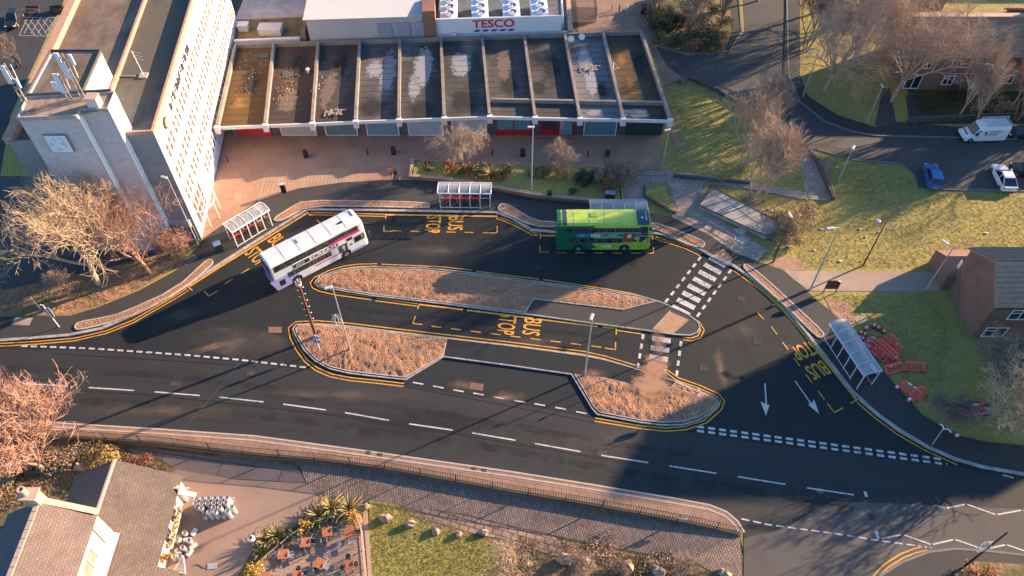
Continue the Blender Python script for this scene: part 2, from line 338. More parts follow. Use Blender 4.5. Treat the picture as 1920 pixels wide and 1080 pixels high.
# --- roads
K1=[(-260,640),(0,639),(70,634),(130,629),(190,617),(250,591),(330,548),(480,453),(575,394),(700,395),(932,399),(962,411),(997,432),(1040,436),(1215,436),(1245,441),(1290,457),(1335,481),(1372,497),(1410,522),(1457,556),(1503,613),(1550,673),(1596,733),(1645,778),(1690,810),(1742,840),(1790,861),(1840,876),(1920,890),(2060,905)]
K1w=world(K1)
sheet('road',[(-260,640),(0,639),(130,629),(250,591),(575,392),(935,397),(1000,432),(1215,432),(1372,495),(1560,670),(1700,800),(1840,872),(2060,900),(2060,1060),(1900,1062),(1780,1040),(1700,1052),(1640,1110),(1600,1240),(1393,1240),(1393,1000),(1347,952),(1260,935),(960,886),(687,847),(480,819),(300,806),(150,797),(-260,778)],.01,ASPH)
sheet('old_carriageway',[(-260,655),(0,655),(180,657),(480,682),(640,704),(780,726),(940,752),(1120,786),(1260,806),(1420,830),(1760,872),(1920,892),(2060,905),(2060,1060),(1900,1060),(1780,1038),(1700,1050),(1640,1108),(1600,1235),(1395,1235),(1395,1000),(1347,953),(1260,936),(960,887),(687,848),(480,820),(300,807),(150,798),(-260,779)],.014,mat('worn_asphalt',(.0168,.0200,.0228),.82,var=.22,scale=.35,bump=.006,bscale=14,col2=(.0225,.0245,.0262),stretch=(.35,1.4,1)))
sheet('side_road_surface',[(1395,1010),(1480,985),(1560,940),(1700,945),(2060,960),(2060,1060),(1900,1060),(1780,1038),(1700,1050),(1640,1108),(1600,1235),(1395,1235)],.018,mat('faded_asphalt',(.085,.074,.067),.85,var=.22,scale=.5,bump=.006,bscale=14,col2=(.062,.056,.052)))
sheet('estate_road',[(1388,-80),(1470,-80),(1474,0),(1480,140),(1500,190),(1545,228),(1592,246),(1640,255),(1800,259),(2100,266),(2100,358),(1722,352),(1712,328),(1690,307),(1600,299),(1510,273),(1440,222),(1395,190),(1330,160),(1280,145),(1250,125),(1222,85),(1290,104),(1360,98),(1396,60)],.012,ASPHOLD)
sheet('brick_drive',[(1075,-60),(1240,-60),(1206,30),(1226,82),(1252,126),(1282,148),(1248,164),(1210,62),(1085,60)],.014,tilemat('drive_paving',(.26,.17,.125),(.22,.145,.11),(.15,.1,.08),.4,.2,.02,vscale=.4,var=.22,bump=.003))
sheet('rear_car_park',[(-300,-160),(120,-160),(120,0),(20,215),(0,330),(-300,330)],.012,mat('car_park_asphalt',(.034,.036,.04),.85,var=.2,scale=.4,bump=.005,bscale=15))
sheet('rear_yard',[(420,-90),(1090,-90),(1090,60),(420,80)],.012,ASPHOLD)
# --- footways (a real step up from the road)
U1=[(-260,603),(60,592),(130,592),(180,577),(260,545),(330,507),(352,492),(378,452),(410,427),(480,378),(560,353),(640,342),(725,337),(775,338),(830,342),(920,357),(1000,372),(1165,386),(1213,398),(1262,408),(1330,440),(1376,473),(1470,507),(1515,548),(1580,602),(1660,700),(1730,778),(1790,815),(1850,828),(1920,835),(2060,845)]
sheet('footway',K1[::-1]+U1,.12,FOOT,thick=.12)
mb=MB(); ribbon(mb,K1w,.3,0,.14); mb.build('kerb',KERBM,kind='structure')
sheet('plaza',[(378,447),(410,427),(480,378),(560,353),(640,342),(725,337),(775,338),(775,305),(1160,322),(1236,316),(1243,240),(1240,200),(420,200),(380,380)],.11,BRICKPAVE,thick=.11)
sheet('pale_paving',[(480,377),(489,345),(497,317),(664,315),(666,342),(600,348),(545,356)],.114,BRICKPALE)
sheet('crossing_pad_paving',[(1356,466),(1375,485),(1367,499),(1334,481)],.126,mat('tactile_paving_buff',(.36,.21,.12),.9,var=.2,scale=3))
# paths on the right
sheet('slab_path',[(1162,322),(1245,318),(1390,340),(1480,352),(1560,376),(1500,372),(1395,352),(1330,345),(1315,395),(1375,440),(1420,470),(1385,478),(1330,440),(1262,408),(1222,350),(1206,356),(1213,398),(1166,386)],.115,SLAB,thick=.1)
sheet('lower_slab_apron',[(1330,440),(1262,408),(1295,380),(1400,440),(1440,470),(1418,492),(1376,474)],.119,SLAB)
sheet('hill_path',[(1497,272),(1523,283),(1560,374),(1510,374)],.03,SLAB)
sheet('green_path',[(1466,507),(1790,511),(1760,546),(1530,546),(1514,543)],.03,mat('buff_path',(.34,.245,.185),.9,var=.2,scale=.6,bump=.004,bscale=12,col2=(.29,.21,.16)))
sheet('worn_earth',[(1462,478),(1500,488),(1512,506),(1470,508),(1448,500)],.022,mat('bare_earth',(.34,.2,.125),.95,var=.25,scale=1.5,bump=.04))
sheet('worn_earth',[(1545,556),(1590,568),(1605,600),(1590,612),(1560,585)],.024,MATS['bare_earth'])
sheet('worn_earth',[(1545,300),(1575,292),(1548,325),(1536,332)],.022,MATS['bare_earth'])
sheet('worn_earth',[(1250,240),(1262,238),(1285,280),(1278,290)],.022,MATS['bare_earth'])
sheet('terrace_footway',[(1470,140),(1480,140),(1500,188),(1545,226),(1592,244),(1640,253),(1800,257),(2100,264),(2100,236),(1800,238),(1680,228),(1640,238),(1570,215),(1515,180),(1500,140),(1500,0),(1474,0)],.11,FOOT,thick=.1)
sheet('garden_path',[(1655,165),(1668,165),(1680,228),(1640,236)],.016,ASPHOLD)
sheet('garden_path',[(1698,178),(1712,178),(1735,228),(1705,230)],.016,ASPHOLD)
sheet('shaded_garden_lawn',[(1700,168),(2060,172),(2060,232),(1720,232)],.01,mat('shaded_lawn',(.05,.055,.02),.95,var=.4,scale=1.2,bump=.12))  # lawn colour darkened to hold the shade before the terraces
sheet('round_bed',[(1206,32),(1228,76),(1270,96),(1330,100),(1362,92),(1374,50),(1368,0),(1340,-40),(1225,-30)],.1,SCRUB,thick=.1,smooth=1)
mb=MB(); ribbon(mb,world([(1206,32),(1228,78),(1270,98),(1330,103),(1368,96),(1390,60),(1386,0),(1366,-40)]),.22,0,.13); mb.build('kerb',mat('dark_kerb',(.16,.15,.14),.9),kind='structure')
sheet('round_bed_footway',[(1362,92),(1374,50),(1368,0),(1382,0),(1387,58),(1368,95)],.11,FOOT,thick=.1)
sheet('dry_verge',[(0,545),(130,520),(330,470),(350,490),(258,543),(178,575),(128,590),(0,592),(-260,600),(-260,540)],.02,mat('leaf_litter',(.36,.19,.11),1,var=.5,scale=2.0,bump=.07,bscale=3,col2=(.12,.11,.04)))
sheet('tower_front_yard',[(-40,330),(100,330),(360,330),(378,447),(345,470),(120,520),(0,545),(-200,560),(-200,330)],.016,ASPHOLD)
sheet('pavement_slab',[(28,595),(62,596),(55,610),(21,609)],.126,mat('pale_concrete',(.34,.25,.2),.9,var=.15))
sheet('pavement_slab',[(1602,592),(1624,594),(1624,607),(1606,606)],.035,MATS['pale_concrete'])
sheet('manhole_frame_slab',[(340,491),(364,476),(370,484),(348,498)],.126,mat('manhole_grey',(.16,.15,.15),.7,var=.1))
sheet('manhole_cover',[(344,491),(363,479),(366,484),(348,494)],.129,mat('manhole_dark',(.09,.09,.095),.5,var=.1))
sheet('plaza_cover',[(441,362),(454,362),(452,376),(439,376)],.118,MATS['pale_concrete'])
# bottom-side pavement with flags, kerb, channel line
K2=[(-260,776),(0,786),(150,797),(300,806),(480,819),(687,847),(960,886),(1110,910),(1260,935),(1330,948),(1362,961),(1382,978),(1395,999)]
sheet('flagged_footway',K2+WALL[::-1],.12,tilemat('stone_flags',(.265,.165,.115),(.22,.14,.10),(.09,.062,.05),.75,.62,.02,rot=.17,vscale=.7,var=.22,bump=.006,offset=.3),thick=.12)
mb=MB(); ribbon(mb,world(K2),.16,0,.14); ribbon(mb,world(K2),.14,0,.135,off=-.42); mb.build('kerb',mat('warm_kerb',(.42,.33,.27),.85,var=.15),kind='structure')
CK=[(1600,1250),(1628,1110),(1650,1080),(1690,1055),(1740,1036),(1790,1030),(1850,1034),(1920,1042),(2080,1056)]
sheet('corner_footway',CK+[(2080,1300),(1600,1300)],.12,FOOT,thick=.12)
mb=MB(); ribbon(mb,world(CK),.2,0,.14); mb.build('kerb',MATS['dark_kerb'],kind='structure')
sheet('corner_verge',[(1790,1075),(1830,1052),(2060,1068),(2060,1250),(1760,1250)],.14,MATS['leaf_litter'])
mb=MB(); ribbon(mb,world([(1240,163),(1283,148),(1330,162),(1397,192),(1440,224),(1512,275),(1602,301),(1690,308),(1714,330),(1722,354),(1800,357),(2080,361)]),.2,0,.12)
ribbon(mb,world([(1474,-60),(1478,140),(1498,190),(1545,228),(1592,246),(1640,255),(1800,259),(2080,266)]),.2,0,.14); mb.build('kerb',MATS['dark_kerb'],kind='structure')
# --- raised mulch strips beside the bays
EDGE=tilemat('bed_edging',(.42,.355,.31),(.34,.29,.255),(.14,.11,.09),1.3,6.0,.03,axis='wall',vscale=.8,var=.25,bump=0)
def bed(px,z=.22,sm=1):
    p=smooth_poly(px,sm,True); w=world(p)
    mb=MB(); mb.prism(w,0,z-.03,bottom=False); mb.build('planting_strip',MULCH,kind='structure')
    mb=MB(); ribbon(mb,w,.16,0,z,closed=True); mb.build('bed_edging',EDGE,kind='structure')
bed([(142,613),(148,606),(200,597),(232,588),(330,544),(385,492),(396,488),(400,493),(396,500),(340,546),(258,590),(205,608),(150,620),(143,618)])
bed([(513,412),(545,392),(570,378),(700,379),(800,382),(806,386),(804,392),(700,389),(578,388),(532,414),(519,417)])
bed([(934,390),(940,384),(952,386),(1005,417),(1045,418),(1045,427),(1000,426),(958,406),(936,397)])
bed([(1215,421),(1235,421),(1315,452),(1322,460),(1314,467),(1278,456),(1242,435),(1215,430)])
bed([(1394,498),(1402,498),(1440,529),(1500,585),(1544,626),(1542,635),(1530,633),(1480,582),(1430,537),(1395,506)])
# --- islands
I1=[(592,531),(600,520),(640,507),(700,502),(800,505),(900,515),(1000,529),(1100,542),(1200,557),(1240,569),(1290,592),(1306,604),(1311,615),(1306,624),(1293,629),(1262,627),(1200,618),(1100,605),(1000,591),(950,585),(850,572),(700,555),(620,542),(597,537)]
I2=[(551,618),(555,611),(600,611),(680,617),(755,627),(840,637),(960,651),(1095,669),(1135,677),(1177,689),(1212,700),(1247,711),(1267,717),(1310,735),(1343,749),(1347,757),(1335,772),(1310,787),(1280,796),(1240,797),(1200,792),(1120,777),(1110,765),(1072,702),(960,686),(832,669),(760,712),(705,706),(655,700),(620,692),(592,677),(572,657),(557,632)]
for q in (I1,I2):
    sheet('island_surface',q,.12,FOOT if q is I1 else ASPH,thick=.12)
    mb=MB(); ribbon(mb,world(q),.12,0,.15,closed=True,off=.05); mb.build('kerb',KERBM,kind='structure')
def mulchbed(px,z=.17,den=1.0):
    """lumpy bark bed: a fine displaced sheet with edging"""
    w=world(px); bm=bmesh.new(); vs=[bm.verts.new((p.x,p.y,0)) for p in w]; bm.faces.new(vs)
    bmesh.ops.triangulate(bm,faces=bm.faces[:])
    for _ in range(8):
        es=[e for e in bm.edges if e.calc_length()>.42]
        if not es: break
        bmesh.ops.subdivide_edges(bm,edges=es,cuts=1); bmesh.ops.triangulate(bm,faces=bm.faces[:])
    rg=random.Random(len(px))
    for v in bm.verts:
        d=min((geometry.intersect_point_line(v.co,Vector((w[i].x,w[i].y,0)),Vector((w[(i+1)%len(w)].x,w[(i+1)%len(w)].y,0)))[0]-v.co).length for i in range(len(w)))
        v.co.z=z+(.10*min(1,d/1.2)+rg.uniform(-.06,.09) if d>.05 else 0)
    me=bpy.data.meshes.new('bark_bed'); bm.to_mesh(me); bm.free(); me.materials.append(MULCH)
    o=bpy.data.objects.new('bark_bed',me); COL.objects.link(o); o['kind']='structure'
    for f in me.polygons: f.use_smooth=True
    mb=MB(); ribbon(mb,w,.1,0,z+.02,closed=True); mb.build('bed_edging',EDGE,kind='structure')
mulchbed([(596,531),(604,521),(642,509),(700,505),(800,508),(900,518),(1000,532),(1100,545),(1200,560),(1226,567),(1168,582),(1000,562),(984,587),(950,583),(850,570),(700,553),(620,540),(600,536)])
mulchbed([(555,619),(559,613),(600,613),(680,619),(755,629),(838,639),(831,668),(760,709),(705,703),(655,697),(620,689),(594,675),(575,655),(560,632)])
mulchbed([(1077,703),(1135,711),(1180,722),(1205,735),(1258,728),(1266,718),(1310,737),(1340,750),(1344,757),(1333,770),(1308,784),(1280,792),(1240,793),(1200,789),(1124,774),(1113,763)])
sheet('crossing_pad_paving',[(1256,584),(1292,600),(1262,626),(1224,618)],.126,MATS['tactile_paving_buff'])
mb=MB(); ribbon(mb,world([(985,588),(1001,561),(1168,582),(1228,567)]),.1,.1,.16); ribbon(mb,world([(1224,619),(1256,584)]),.1,.1,.14); mb.build('bed_edging',EDGE,kind='structure')
# tyre-polished and dusty bands, seams
STR=streakmat('tyre_dust',(.05,.045,.041),.5); STD=streakmat('polished_track',(.012,.013,.015),.6)
def bandm(px,w,z,m,name='road_wear'): mb=MB(); ribbon(mb,world(px),w,z); mb.build(name,m,kind='structure',recalc=False)
MAINL=[(-60,742),(300,762),(640,800),(900,838),(1130,880),(1400,922),(1600,950)]; MAINU=[(-60,690),(300,705),(600,742),(900,790),(1130,832),(1300,855)]
for k,o_ in enumerate((-16,-2,14)): bandm([(x,y+o_) for x,y in MAINL],.75,.0205+.0004*k,STR if k!=1 else STD); bandm([(x,y+o_*.9) for x,y in MAINU],.7,.0222+.0004*k,STR if k!=1 else STD)
LOOP=[(180,655),(330,610),(450,540),(590,460),(700,440),(900,448),(1080,480),(1210,505),(1330,560),(1395,640),(1430,720),(1450,800),(1470,840)]
for k,o_ in enumerate((-9,9)): bandm(smooth_poly([(x,y+o_) for x,y in LOOP],2),.6,.0260+.0004*k,STR)
bandm([(650,590),(900,618),(1100,640),(1190,655)],.6,.0265,STR); bandm([(650,578),(900,606),(1100,628),(1190,640)],.5,.0267,STD)
SEAM=mat('tar_seam',(.012,.012,.013),.6,var=.1)
for l in ([(40,722),(290,738),(650,778),(1000,835),(1255,877),(1510,918)],[(760,722),(950,757),(1120,790)],[(480,684),(300,672),(100,660)]): bandm([(x,y+3) for x,y in l],.06,.0285,SEAM,'tar_seam')
# spilled earth, dried mud, tyre dust, patches
def patch(cx,cy,rx,ry,z,m,rot=0.0,n=28):
    c=G(cx,cy,z); k=G(cx+10,cy,z).x-c.x; ky=abs(G(cx,cy+10,z).y-c.y); mb=MB()
    mb.flat([(c.x+k*rx/10*math.cos(2*PI*i/n)*math.cos(rot)-ky*ry/10*math.sin(2*PI*i/n)*math.sin(rot),c.y+k*rx/10*math.cos(2*PI*i/n)*math.sin(rot)+ky*ry/10*math.sin(2*PI*i/n)*math.cos(rot),z) for i in range(n)],z)
    o=mb.build('mud_patch',m,kind='structure',recalc=False)
MUD=patchmat('spilled_earth',(.33,.185,.11),inner=.1,scale=1.1); MUD2=patchmat('thin_mud',(.20,.125,.085),inner=.55,scale=.8); DARK=patchmat('damp_stain',(.02,.02,.022),inner=.6,scale=.5); PALE=patchmat('dry_dust',(.12,.095,.08),inner=.7,scale=.45)
patch(1222,722,52,42,.31,MUD); patch(1228,690,34,34,.165,MUD); patch(1236,650,22,60,.163,MUD2); patch(1110,700,40,16,.2,MUD2); patch(1352,690,16,65,.02,MUD2); patch(950,745,55,14,.024,MUD2); patch(870,722,45,14,.024,MUD2)
patch(450,640,160,30,.0215,PALE,rot=-.3); patch(1150,830,260,30,.0225,PALE,rot=-.15); patch(620,740,240,22,.023,PALE); patch(300,770,260,22,.024,PALE); patch(800,790,240,22,.0235,DARK,rot=-.15); patch(1010,640,80,16,.0235,PALE); patch(820,470,120,18,.0212,PALE); patch(1390,620,60,40,.0212,PALE)
patch(400,650,90,6,.0237,MUD2,rot=.35); patch(690,812,26,10,.0245,DARK); patch(345,590,120,12,.0238,PALE,rot=.45)
def slab(px,col,z=.03): sheet('road_patch',px,z,mat('patch_%d'%int(col[0]*1000),col,.9,var=.2,scale=2))
slab([(503,613),(529,613),(528,624),(503,624)],(.2,.11,.075)); slab([(882,717),(907,720),(905,733),(880,729)],(.16,.09,.065))
slab([(1535,913),(1545,917),(1543,926),(1529,922)],(.12,.1,.085)); slab([(1628,963),(1640,963),(1642,975),(1630,976)],(.03,.03,.03))
for k,(x,y,w_,h_,c_) in enumerate(((620,770,9,5,.03),(470,700,8,5,.045),(790,500,7,4,.035),(1010,500,8,4,.03),(1180,470,6,4,.04),(1420,640,8,6,.028),(1480,650,7,5,.04),(420,620,14,6,.03),(880,640,6,4,.045),(1130,850,10,5,.045),(330,720,10,5,.04),(1300,880,9,5,.03),(1600,880,8,5,.035),(640,480,6,4,.03),(1390,560,7,5,.034),(1320,690,9,6,.03))): slab([(x-w_,y-h_),(x+w_,y-h_+1),(x+w_-1,y+h_),(x-w_-1,y+h_-1)],(c_,c_*.96,c_*.93),.0295+.00005*k)
for x,y in ((690,848),(712,852),(888,878),(907,881)): slab([(x-4,y-3),(x+5,y-2),(x+5,y+4),(x-4,y+3)],(.045,.045,.045),.142)
# ---------------------------------------------------------------- road markings
ym=MB(); wm=MB(); ZM=.034
def yl(px,dbl=True,w=.14):
    p=world(px)
    if dbl: ribbon(ym,p,.12,ZM,off=.17); ribbon(ym,p,.12,ZM,off=-.17)
    else: ribbon(ym,p,w,ZM)
yl([(-260,649),(0,647),(70,643),(140,637),(200,623),(250,603),(330,557),(352,543)]); yl([(356,537),(420,496),(480,459),(574,401)],False,.24); yl([(582,401),(722,404)])
yl([(724,403),(932,406)],False,.24); yl([(936,409),(965,421),(998,438),(1009,440)]); yl([(1012,442),(1225,443)],False,.24); yl([(1228,446),(1285,464),(1314,478)])
yl([(1377,506),(1410,530),(1440,552),(1455,567)]); yl([(1458,570),(1505,624),(1553,684),(1606,750)],False,.24); yl([(1609,753),(1640,780),(1683,812),(1735,842),(1795,869)])
T1=[(1242,570),(1185,553),(1140,545),(1050,534)]; yl([(1242,570),(1185,553),(1140,545),(1018,527)]); yl([(1010,526),(960,520),(892,511)]); yl([(884,509),(830,503),(715,498)]); yl([(707,497),(670,498),(642,502),(617,510),(592,522),(585,530),(588,538),(600,544),(630,551),(697,560)]); yl([(705,562),(783,572)])
yl([(787,571),(868,581)],False,.2); yl([(876,582),(1000,597)],False,.2); yl([(1006,598),(1121,612)],False,.2); yl([(1129,613),(1155,616)],False,.2); yl([(1158,617),(1203,624)])
yl([(1291,594),(1310,607),(1317,619),(1311,632),(1296,637),(1281,635)])
yl([(1191,688),(1135,671),(1095,662),(960,645),(840,631),(755,621),(655,609),(592,604),(555,606),(544,615),(547,632),(557,653),(573,676),(593,692),(620,704),(655,711),(705,716),(757,722)])
yl([(1241,690),(1270,711),(1310,725),(1346,741),(1355,752),(1350,766),(1322,791),(1285,803),(1247,806),(1200,801),(1115,787)])
yl([(1638,1086),(1660,1062),(1690,1043),(1715,1033),(1736,1028)])
def tick(a,b,w=.12): ribbon(ym,world([a,b]),w,ZM+.002)
def cage(line,ends):
    dashes(ym,world(line),.12,1.0,1.0,ZM)
    for a,b in ends: tick(a,b)
cage([(735,433),(918,437)],[((720,423),(720,434)),((719,434),(736,434)),((932,424),(932,437)),((932,437),(916,437)),((724,401),(723,411)),((932,402),(932,412)),((574,397),(583,405))])
cage([(1044,474),(1208,475)],[((1012,461),(1012,473)),((1011,473),(1029,473)),((1225,463),(1225,475)),((1226,475),(1210,475)),((1013,437),(1013,448)),((1224,439),(1224,450))])
cage([(421,533),(600,421)],[((383,546),(392,556)),((391,556),(408,546)),((594,412),(604,422)),((350,536),(361,545))])
cage([(1446,613),(1551,757)],[((1420,587),(1435,581)),((1420,587),(1432,599)),((1551,757),(1565,774)),((1564,774),(1580,765)),((1460,566),(1449,574)),((1609,749),(1594,757))])
cage([(809,612),(1140,653)],[((779,593),(774,607)),((774,607),(792,609)),((1154,642),(1154,656)),((1154,656),(1134,653)),((787,569),(783,580)),((1156,614),(1155,628))])
def busstop(cb,cs,f0,f1,hw=1.65,ww=2.0):
    """BUS and STOP laid along the bay; f0->f1 (px) is the way the traffic runs"""
    f=(G(*f1)-G(*f0)).normalized(); rd=Vector((f.y,-f.x,0))
    for body,c,w in (('BUS',cb,ww),('STOP',cs,ww*1.25)):
        o=G(*c)-rd*w/2-f*hw/2; o.z=ZM+.004; text(ym,body,o,rd,f,w,hw,bold=.035)
busstop((854,419),(812,421),(724,403),(932,406)); busstop((997,613),(950,608),(787,571),(1155,616),hw=1.75,ww=2.0)
busstop((522,454),(482,481),(420,496),(574,401)); busstop((1533,694),(1509,657),(1505,624),(1553,684))
ym.build('yellow_road_markings',YEL,kind='structure',recalc=False)
dashes(wm,world([(40,649),(100,651),(175,654),(250,659),(350,666),(450,675),(580,690)]),.2,.62,.34,ZM)
for x,y in ((784,719),(822,726),(860,733),(897,739),(936,746),(975,753),(1012,759),(1051,766),(1090,774)): ribbon(wm,world([(x-10,y-1.8),(x+10,y+1.8)]),.14,ZM)
CL=[(40,719),(167,727),(290,735),(412,745),(531,758),(647,774),(767,795),(885,812),(1003,832),(1127,854),(1255,874),(1383,894),(1513,915),(1640,934)]
for i in range(len(CL)-1):
    a,b=CL[i],CL[i+1]; ribbon(wm,world([a,(a[0]+(b[0]-a[0])*.69,a[1]+(b[1]-a[1])*.69)]),.13,ZM)
for a,b in (((1307,800),(1770,862)),((1307,808),(1776,871))): dashes(wm,world([a,b]),.24,.62,.37,ZM)
dashes(wm,world([(1390,973),(1440,984),(1560,1000),(1655,1015),(1746,1027)]),.13,.66,.3,ZM)
for zz in ([(1650,1010),(1692,1003),(1747,1021),(1789,1012),(1845,1030),(1886,1022),(1940,1039)],[(1755,949),(1773,953),(1811,946),(1868,965),(1916,957),(1960,968)]):
    for a,b in zip(zz,zz[1:]): ribbon(wm,world([(a[0]+2,a[1]),(b[0]-2,b[1])]),.13,ZM)
ribbon(wm,world([(1642,996),(1647,1010)]),.25,ZM); ribbon(wm,world([(1621,922),(1625,932)]),.25,ZM); ribbon(wm,world([(1880,891),(1900,896)]),.13,ZM)
for i in range(8):   # zebra at the top
    t=i/7; cx,cy=1346-70*t,491+92*t; ribbon(wm,world([(cx-15.5-t,cy-8.3),(cx+15.5+t,cy+8.3)]),.62,ZM)
for i in range(4):
    cx,cy=1240-i*2.6,637+i*17.5; ribbon(wm,world([(cx-17.5,cy-2.6),(cx+17.5,cy+2.8)]),.62,ZM)
for l in ([(1314,482),(1246,569)],[(1371,506),(1301,602)],[(1206,627),(1196,690)],[(1277,640),(1268,708)]): dashes(wm,world(l),.26,.62,.55,ZM)
def arrow(a,b,side=1):
    A,B=G(*a),G(*b); d=(B-A).normalized(); n=Vector((-d.y,d.x,0)); L=(B-A).length
    ribbon(wm,[A,A+d*(L-1.0)],.13,ZM)
    p=A+d*(L-1.2); e=p+n*.42*side
    wm.flat([(p-n*.09)+d*.0,(p+n*.09),(p+n*.52*side-d*.25),(A+d*L+n*.1*side)],ZM+.002)
    wm.flat([p-n*.3*side,p+n*.1*side,A+d*L+n*.1*side],ZM+.004)
arrow((1434,719),(1438,780),-1); arrow((1491,715),(1534,777),1)
for i in range(5): ribbon(wm,world([(45+i*13,63),(65+i*14-2,33)]),.08,ZM)
for i in range(5): ribbon(wm,world([(45+i*12,38+i*0),(66+i*12,67)]),.08,ZM)
ribbon(wm,world([(36,67),(95,68)]),.08,ZM); ribbon(wm,world([(52,33),(118,33)]),.08,ZM); ribbon(wm,world([(36,67),(52,33)]),.08,ZM); ribbon(wm,world([(90,60),(104,33)]),.1,ZM); ribbon(wm,world([(6,65),(16,48)]),.1,ZM)
wm.build('white_road_markings',WHT,kind='structure',recalc=False)
# ---------------------------------------------------------------- lower level
lowsheet('service_slabs',[(225,838),(300,843),(480,865),(560,874),(575,905),(440,898),(330,880),(300,860)],.02,tilemat('grooved_concrete',(.15,.12,.105),(.135,.11,.1),(.05,.045,.04),5.5,4.0,.05,rot=.15,vscale=.5,var=.15,bump=.01))
lowsheet('yard',[(328,878),(440,899),(575,907),(600,935),(560,985),(480,1020),(440,1090),(420,1200),(250,1200),(300,1060)],.015,mat('yard_tarmac',(.27,.185,.14),.9,var=.12,scale=.5,bump=.004,bscale=14,col2=(.22,.15,.115)))
lowsheet('sett_lane',[(550,860),(720,880),(960,924),(1100,947),(1200,965),(1300,984),(1386,1004),(1392,1080),(1385,1100),(1300,1052),(1200,1036),(1040,1004),(960,986),(860,962),(690,940),(600,932),(575,908)],.02,tilemat('granite_setts',(.32,.22,.17),(.19,.135,.105),(.07,.052,.043),.30,.20,.03,rot=1.35,vscale=.35,var=.25,bump=.006))
lowsheet('lawn',[(692,938),(760,948),(860,990),(920,1020),(945,1090),(960,1200),(690,1200)],.03,mat('sunny_lawn',(.27,.23,.05),.95,var=.38,scale=4.0,bump=.06,bscale=5,col2=(.18,.165,.045),c2pos=(.5,.75)))
lowsheet('rubble_edging',[(745,945),(860,965),(960,988),(1040,1006),(1060,1030),(1050,1045),(940,1010),(880,1000),(800,985)],.035,tilemat('stone_rubble',(.29,.2,.145),(.2,.13,.095),(.08,.055,.04),.8,.5,.05,rot=.3,vscale=.8,var=.3,bump=.05))
lowsheet('patio',[(575,985),(630,968),(690,962),(700,1200),(430,1200),(470,1075),(505,1030)],.03,tilemat('patio_paving',(.37,.25,.18),(.32,.215,.155),(.14,.1,.08),.6,.3,.015,rot=.1,vscale=.6,var=.15,bump=.004))
mb=MB(); ribbon(mb,[GL(x,y) for x,y in ((690,938),(760,949),(860,965),(960,987),(1040,1006),(1200,1038))],.18,-.65,-.42); mb.build('lane_kerb',mat('sandstone_kerb',(.36,.25,.18),.9,var=.2),kind='structure')
# ================================================================ BUILDINGS
WHITE=mat('white_render',(.86,.81,.76),.8,var=.06,scale=1.2); WFR=mat('white_frame',(.72,.71,.70),.5,var=.05); GLASS=glassmat()
BRWN=tilemat('brown_brick',(.25,.12,.08),(.20,.10,.07),(.15,.11,.09),.225,.075,.01,axis='wall',vscale=.5,var=.2,bump=.004)
FELT=mat('roof_felt',(.085,.078,.068),.9,var=.35,scale=.9,bump=.01,bscale=9,col2=(.12,.095,.07))
def felt(name,col,c2,scale=.8): return mat(name,col,.9,var=.4,scale=scale,bump=.01,bscale=9,col2=c2,stretch=(1,.5,1),c2pos=(.47,.55))
CONC=mat('pale_concrete_coping',(.36,.31,.27),.9,var=.22,scale=1.2); GREYR=mat('grey_pebbledash',(.46,.44,.445),.95,var=.14,scale=2.2,bump=.012,bscale=25)
# --- office tower: facade frame u (along, away), w (outwards)
FR=G(288,246,15.1); FB=G(358,12,15.1); tu=Vector((FB.x-FR.x,FB.y-FR.y,0)).normalized(); tw=Vector((tu.y,-tu.x,0)); TL=36.0
T0=Vector((FR.x,FR.y,0))
tower=thing('office_tower','white faced office slab with grey gable end and flat roof beside the bus station','office building',T0)
def tp(s,h,d=0.0): return T0+tu*s+tw*d+Vector((0,0,h))
mL=G(93,92,15.1); wd=(Vector((mL.x,mL.y,0))-T0).dot(-tw)
mb=MB(); mb.prism([tp(0,0),tp(TL,0),tp(TL,0,-wd),tp(0,0,-wd)],0,14.45); mb.build('wall',[WHITE],tower,True)
mb=MB(); mb.prism([tp(-.02,0,.02),tp(-.02,0,-wd),tp(-.16,0,-wd),tp(-.16,0,.0)],0,14.9)
for h in (4.6,7.9,11.2): mb.box(*(tp(-.17,h,-1.5)),3.0,.05,.06,math.atan2(tw.y,tw.x))
mb.build('gable_cladding',wavemat('grey_ribbed_cladding',(.27,.275,.29),(.23,.235,.25),3.0,'X',.8,.03),tower,True)
mb=MB(); mb.flat([tp(.2,14.5,-.25),tp(TL,14.5,-.25),tp(TL,14.5,-5.4),tp(.2,14.5,-5.4)]); mb.build('roof',felt('teal_roof_felt',(.075,.082,.08),(.10,.085,.06)),tower,True,recalc=False)
mb=MB(); mb.flat([tp(.2,14.51,-5.4),tp(TL,14.51,-5.4),tp(TL,14.51,-wd),tp(.2,14.51,-wd)]); mb.build('roof',felt('brown_roof_felt',(.14,.10,.07),(.20,.145,.10)),tower,True,recalc=False)
COPE=mat('brick_coping',(.42,.24,.17),.9,var=.2,scale=2)
mb=MB()
for d in (.0,-5.45,-wd+.1): mb.box(*(tp(TL/2,14.85 if d!=-5.45 else 14.75,d-.12)),TL,.26 if d!=-wd+.1 else .9,.72 if d!=-5.45 else .45,math.atan2(tu.y,tu.x))
mb.box(*(tp(-.05,14.87,-1.6)),3.2,.2,.8,math.atan2(tw.y,tw.x)); mb.build('parapet',COPE,tower,True)
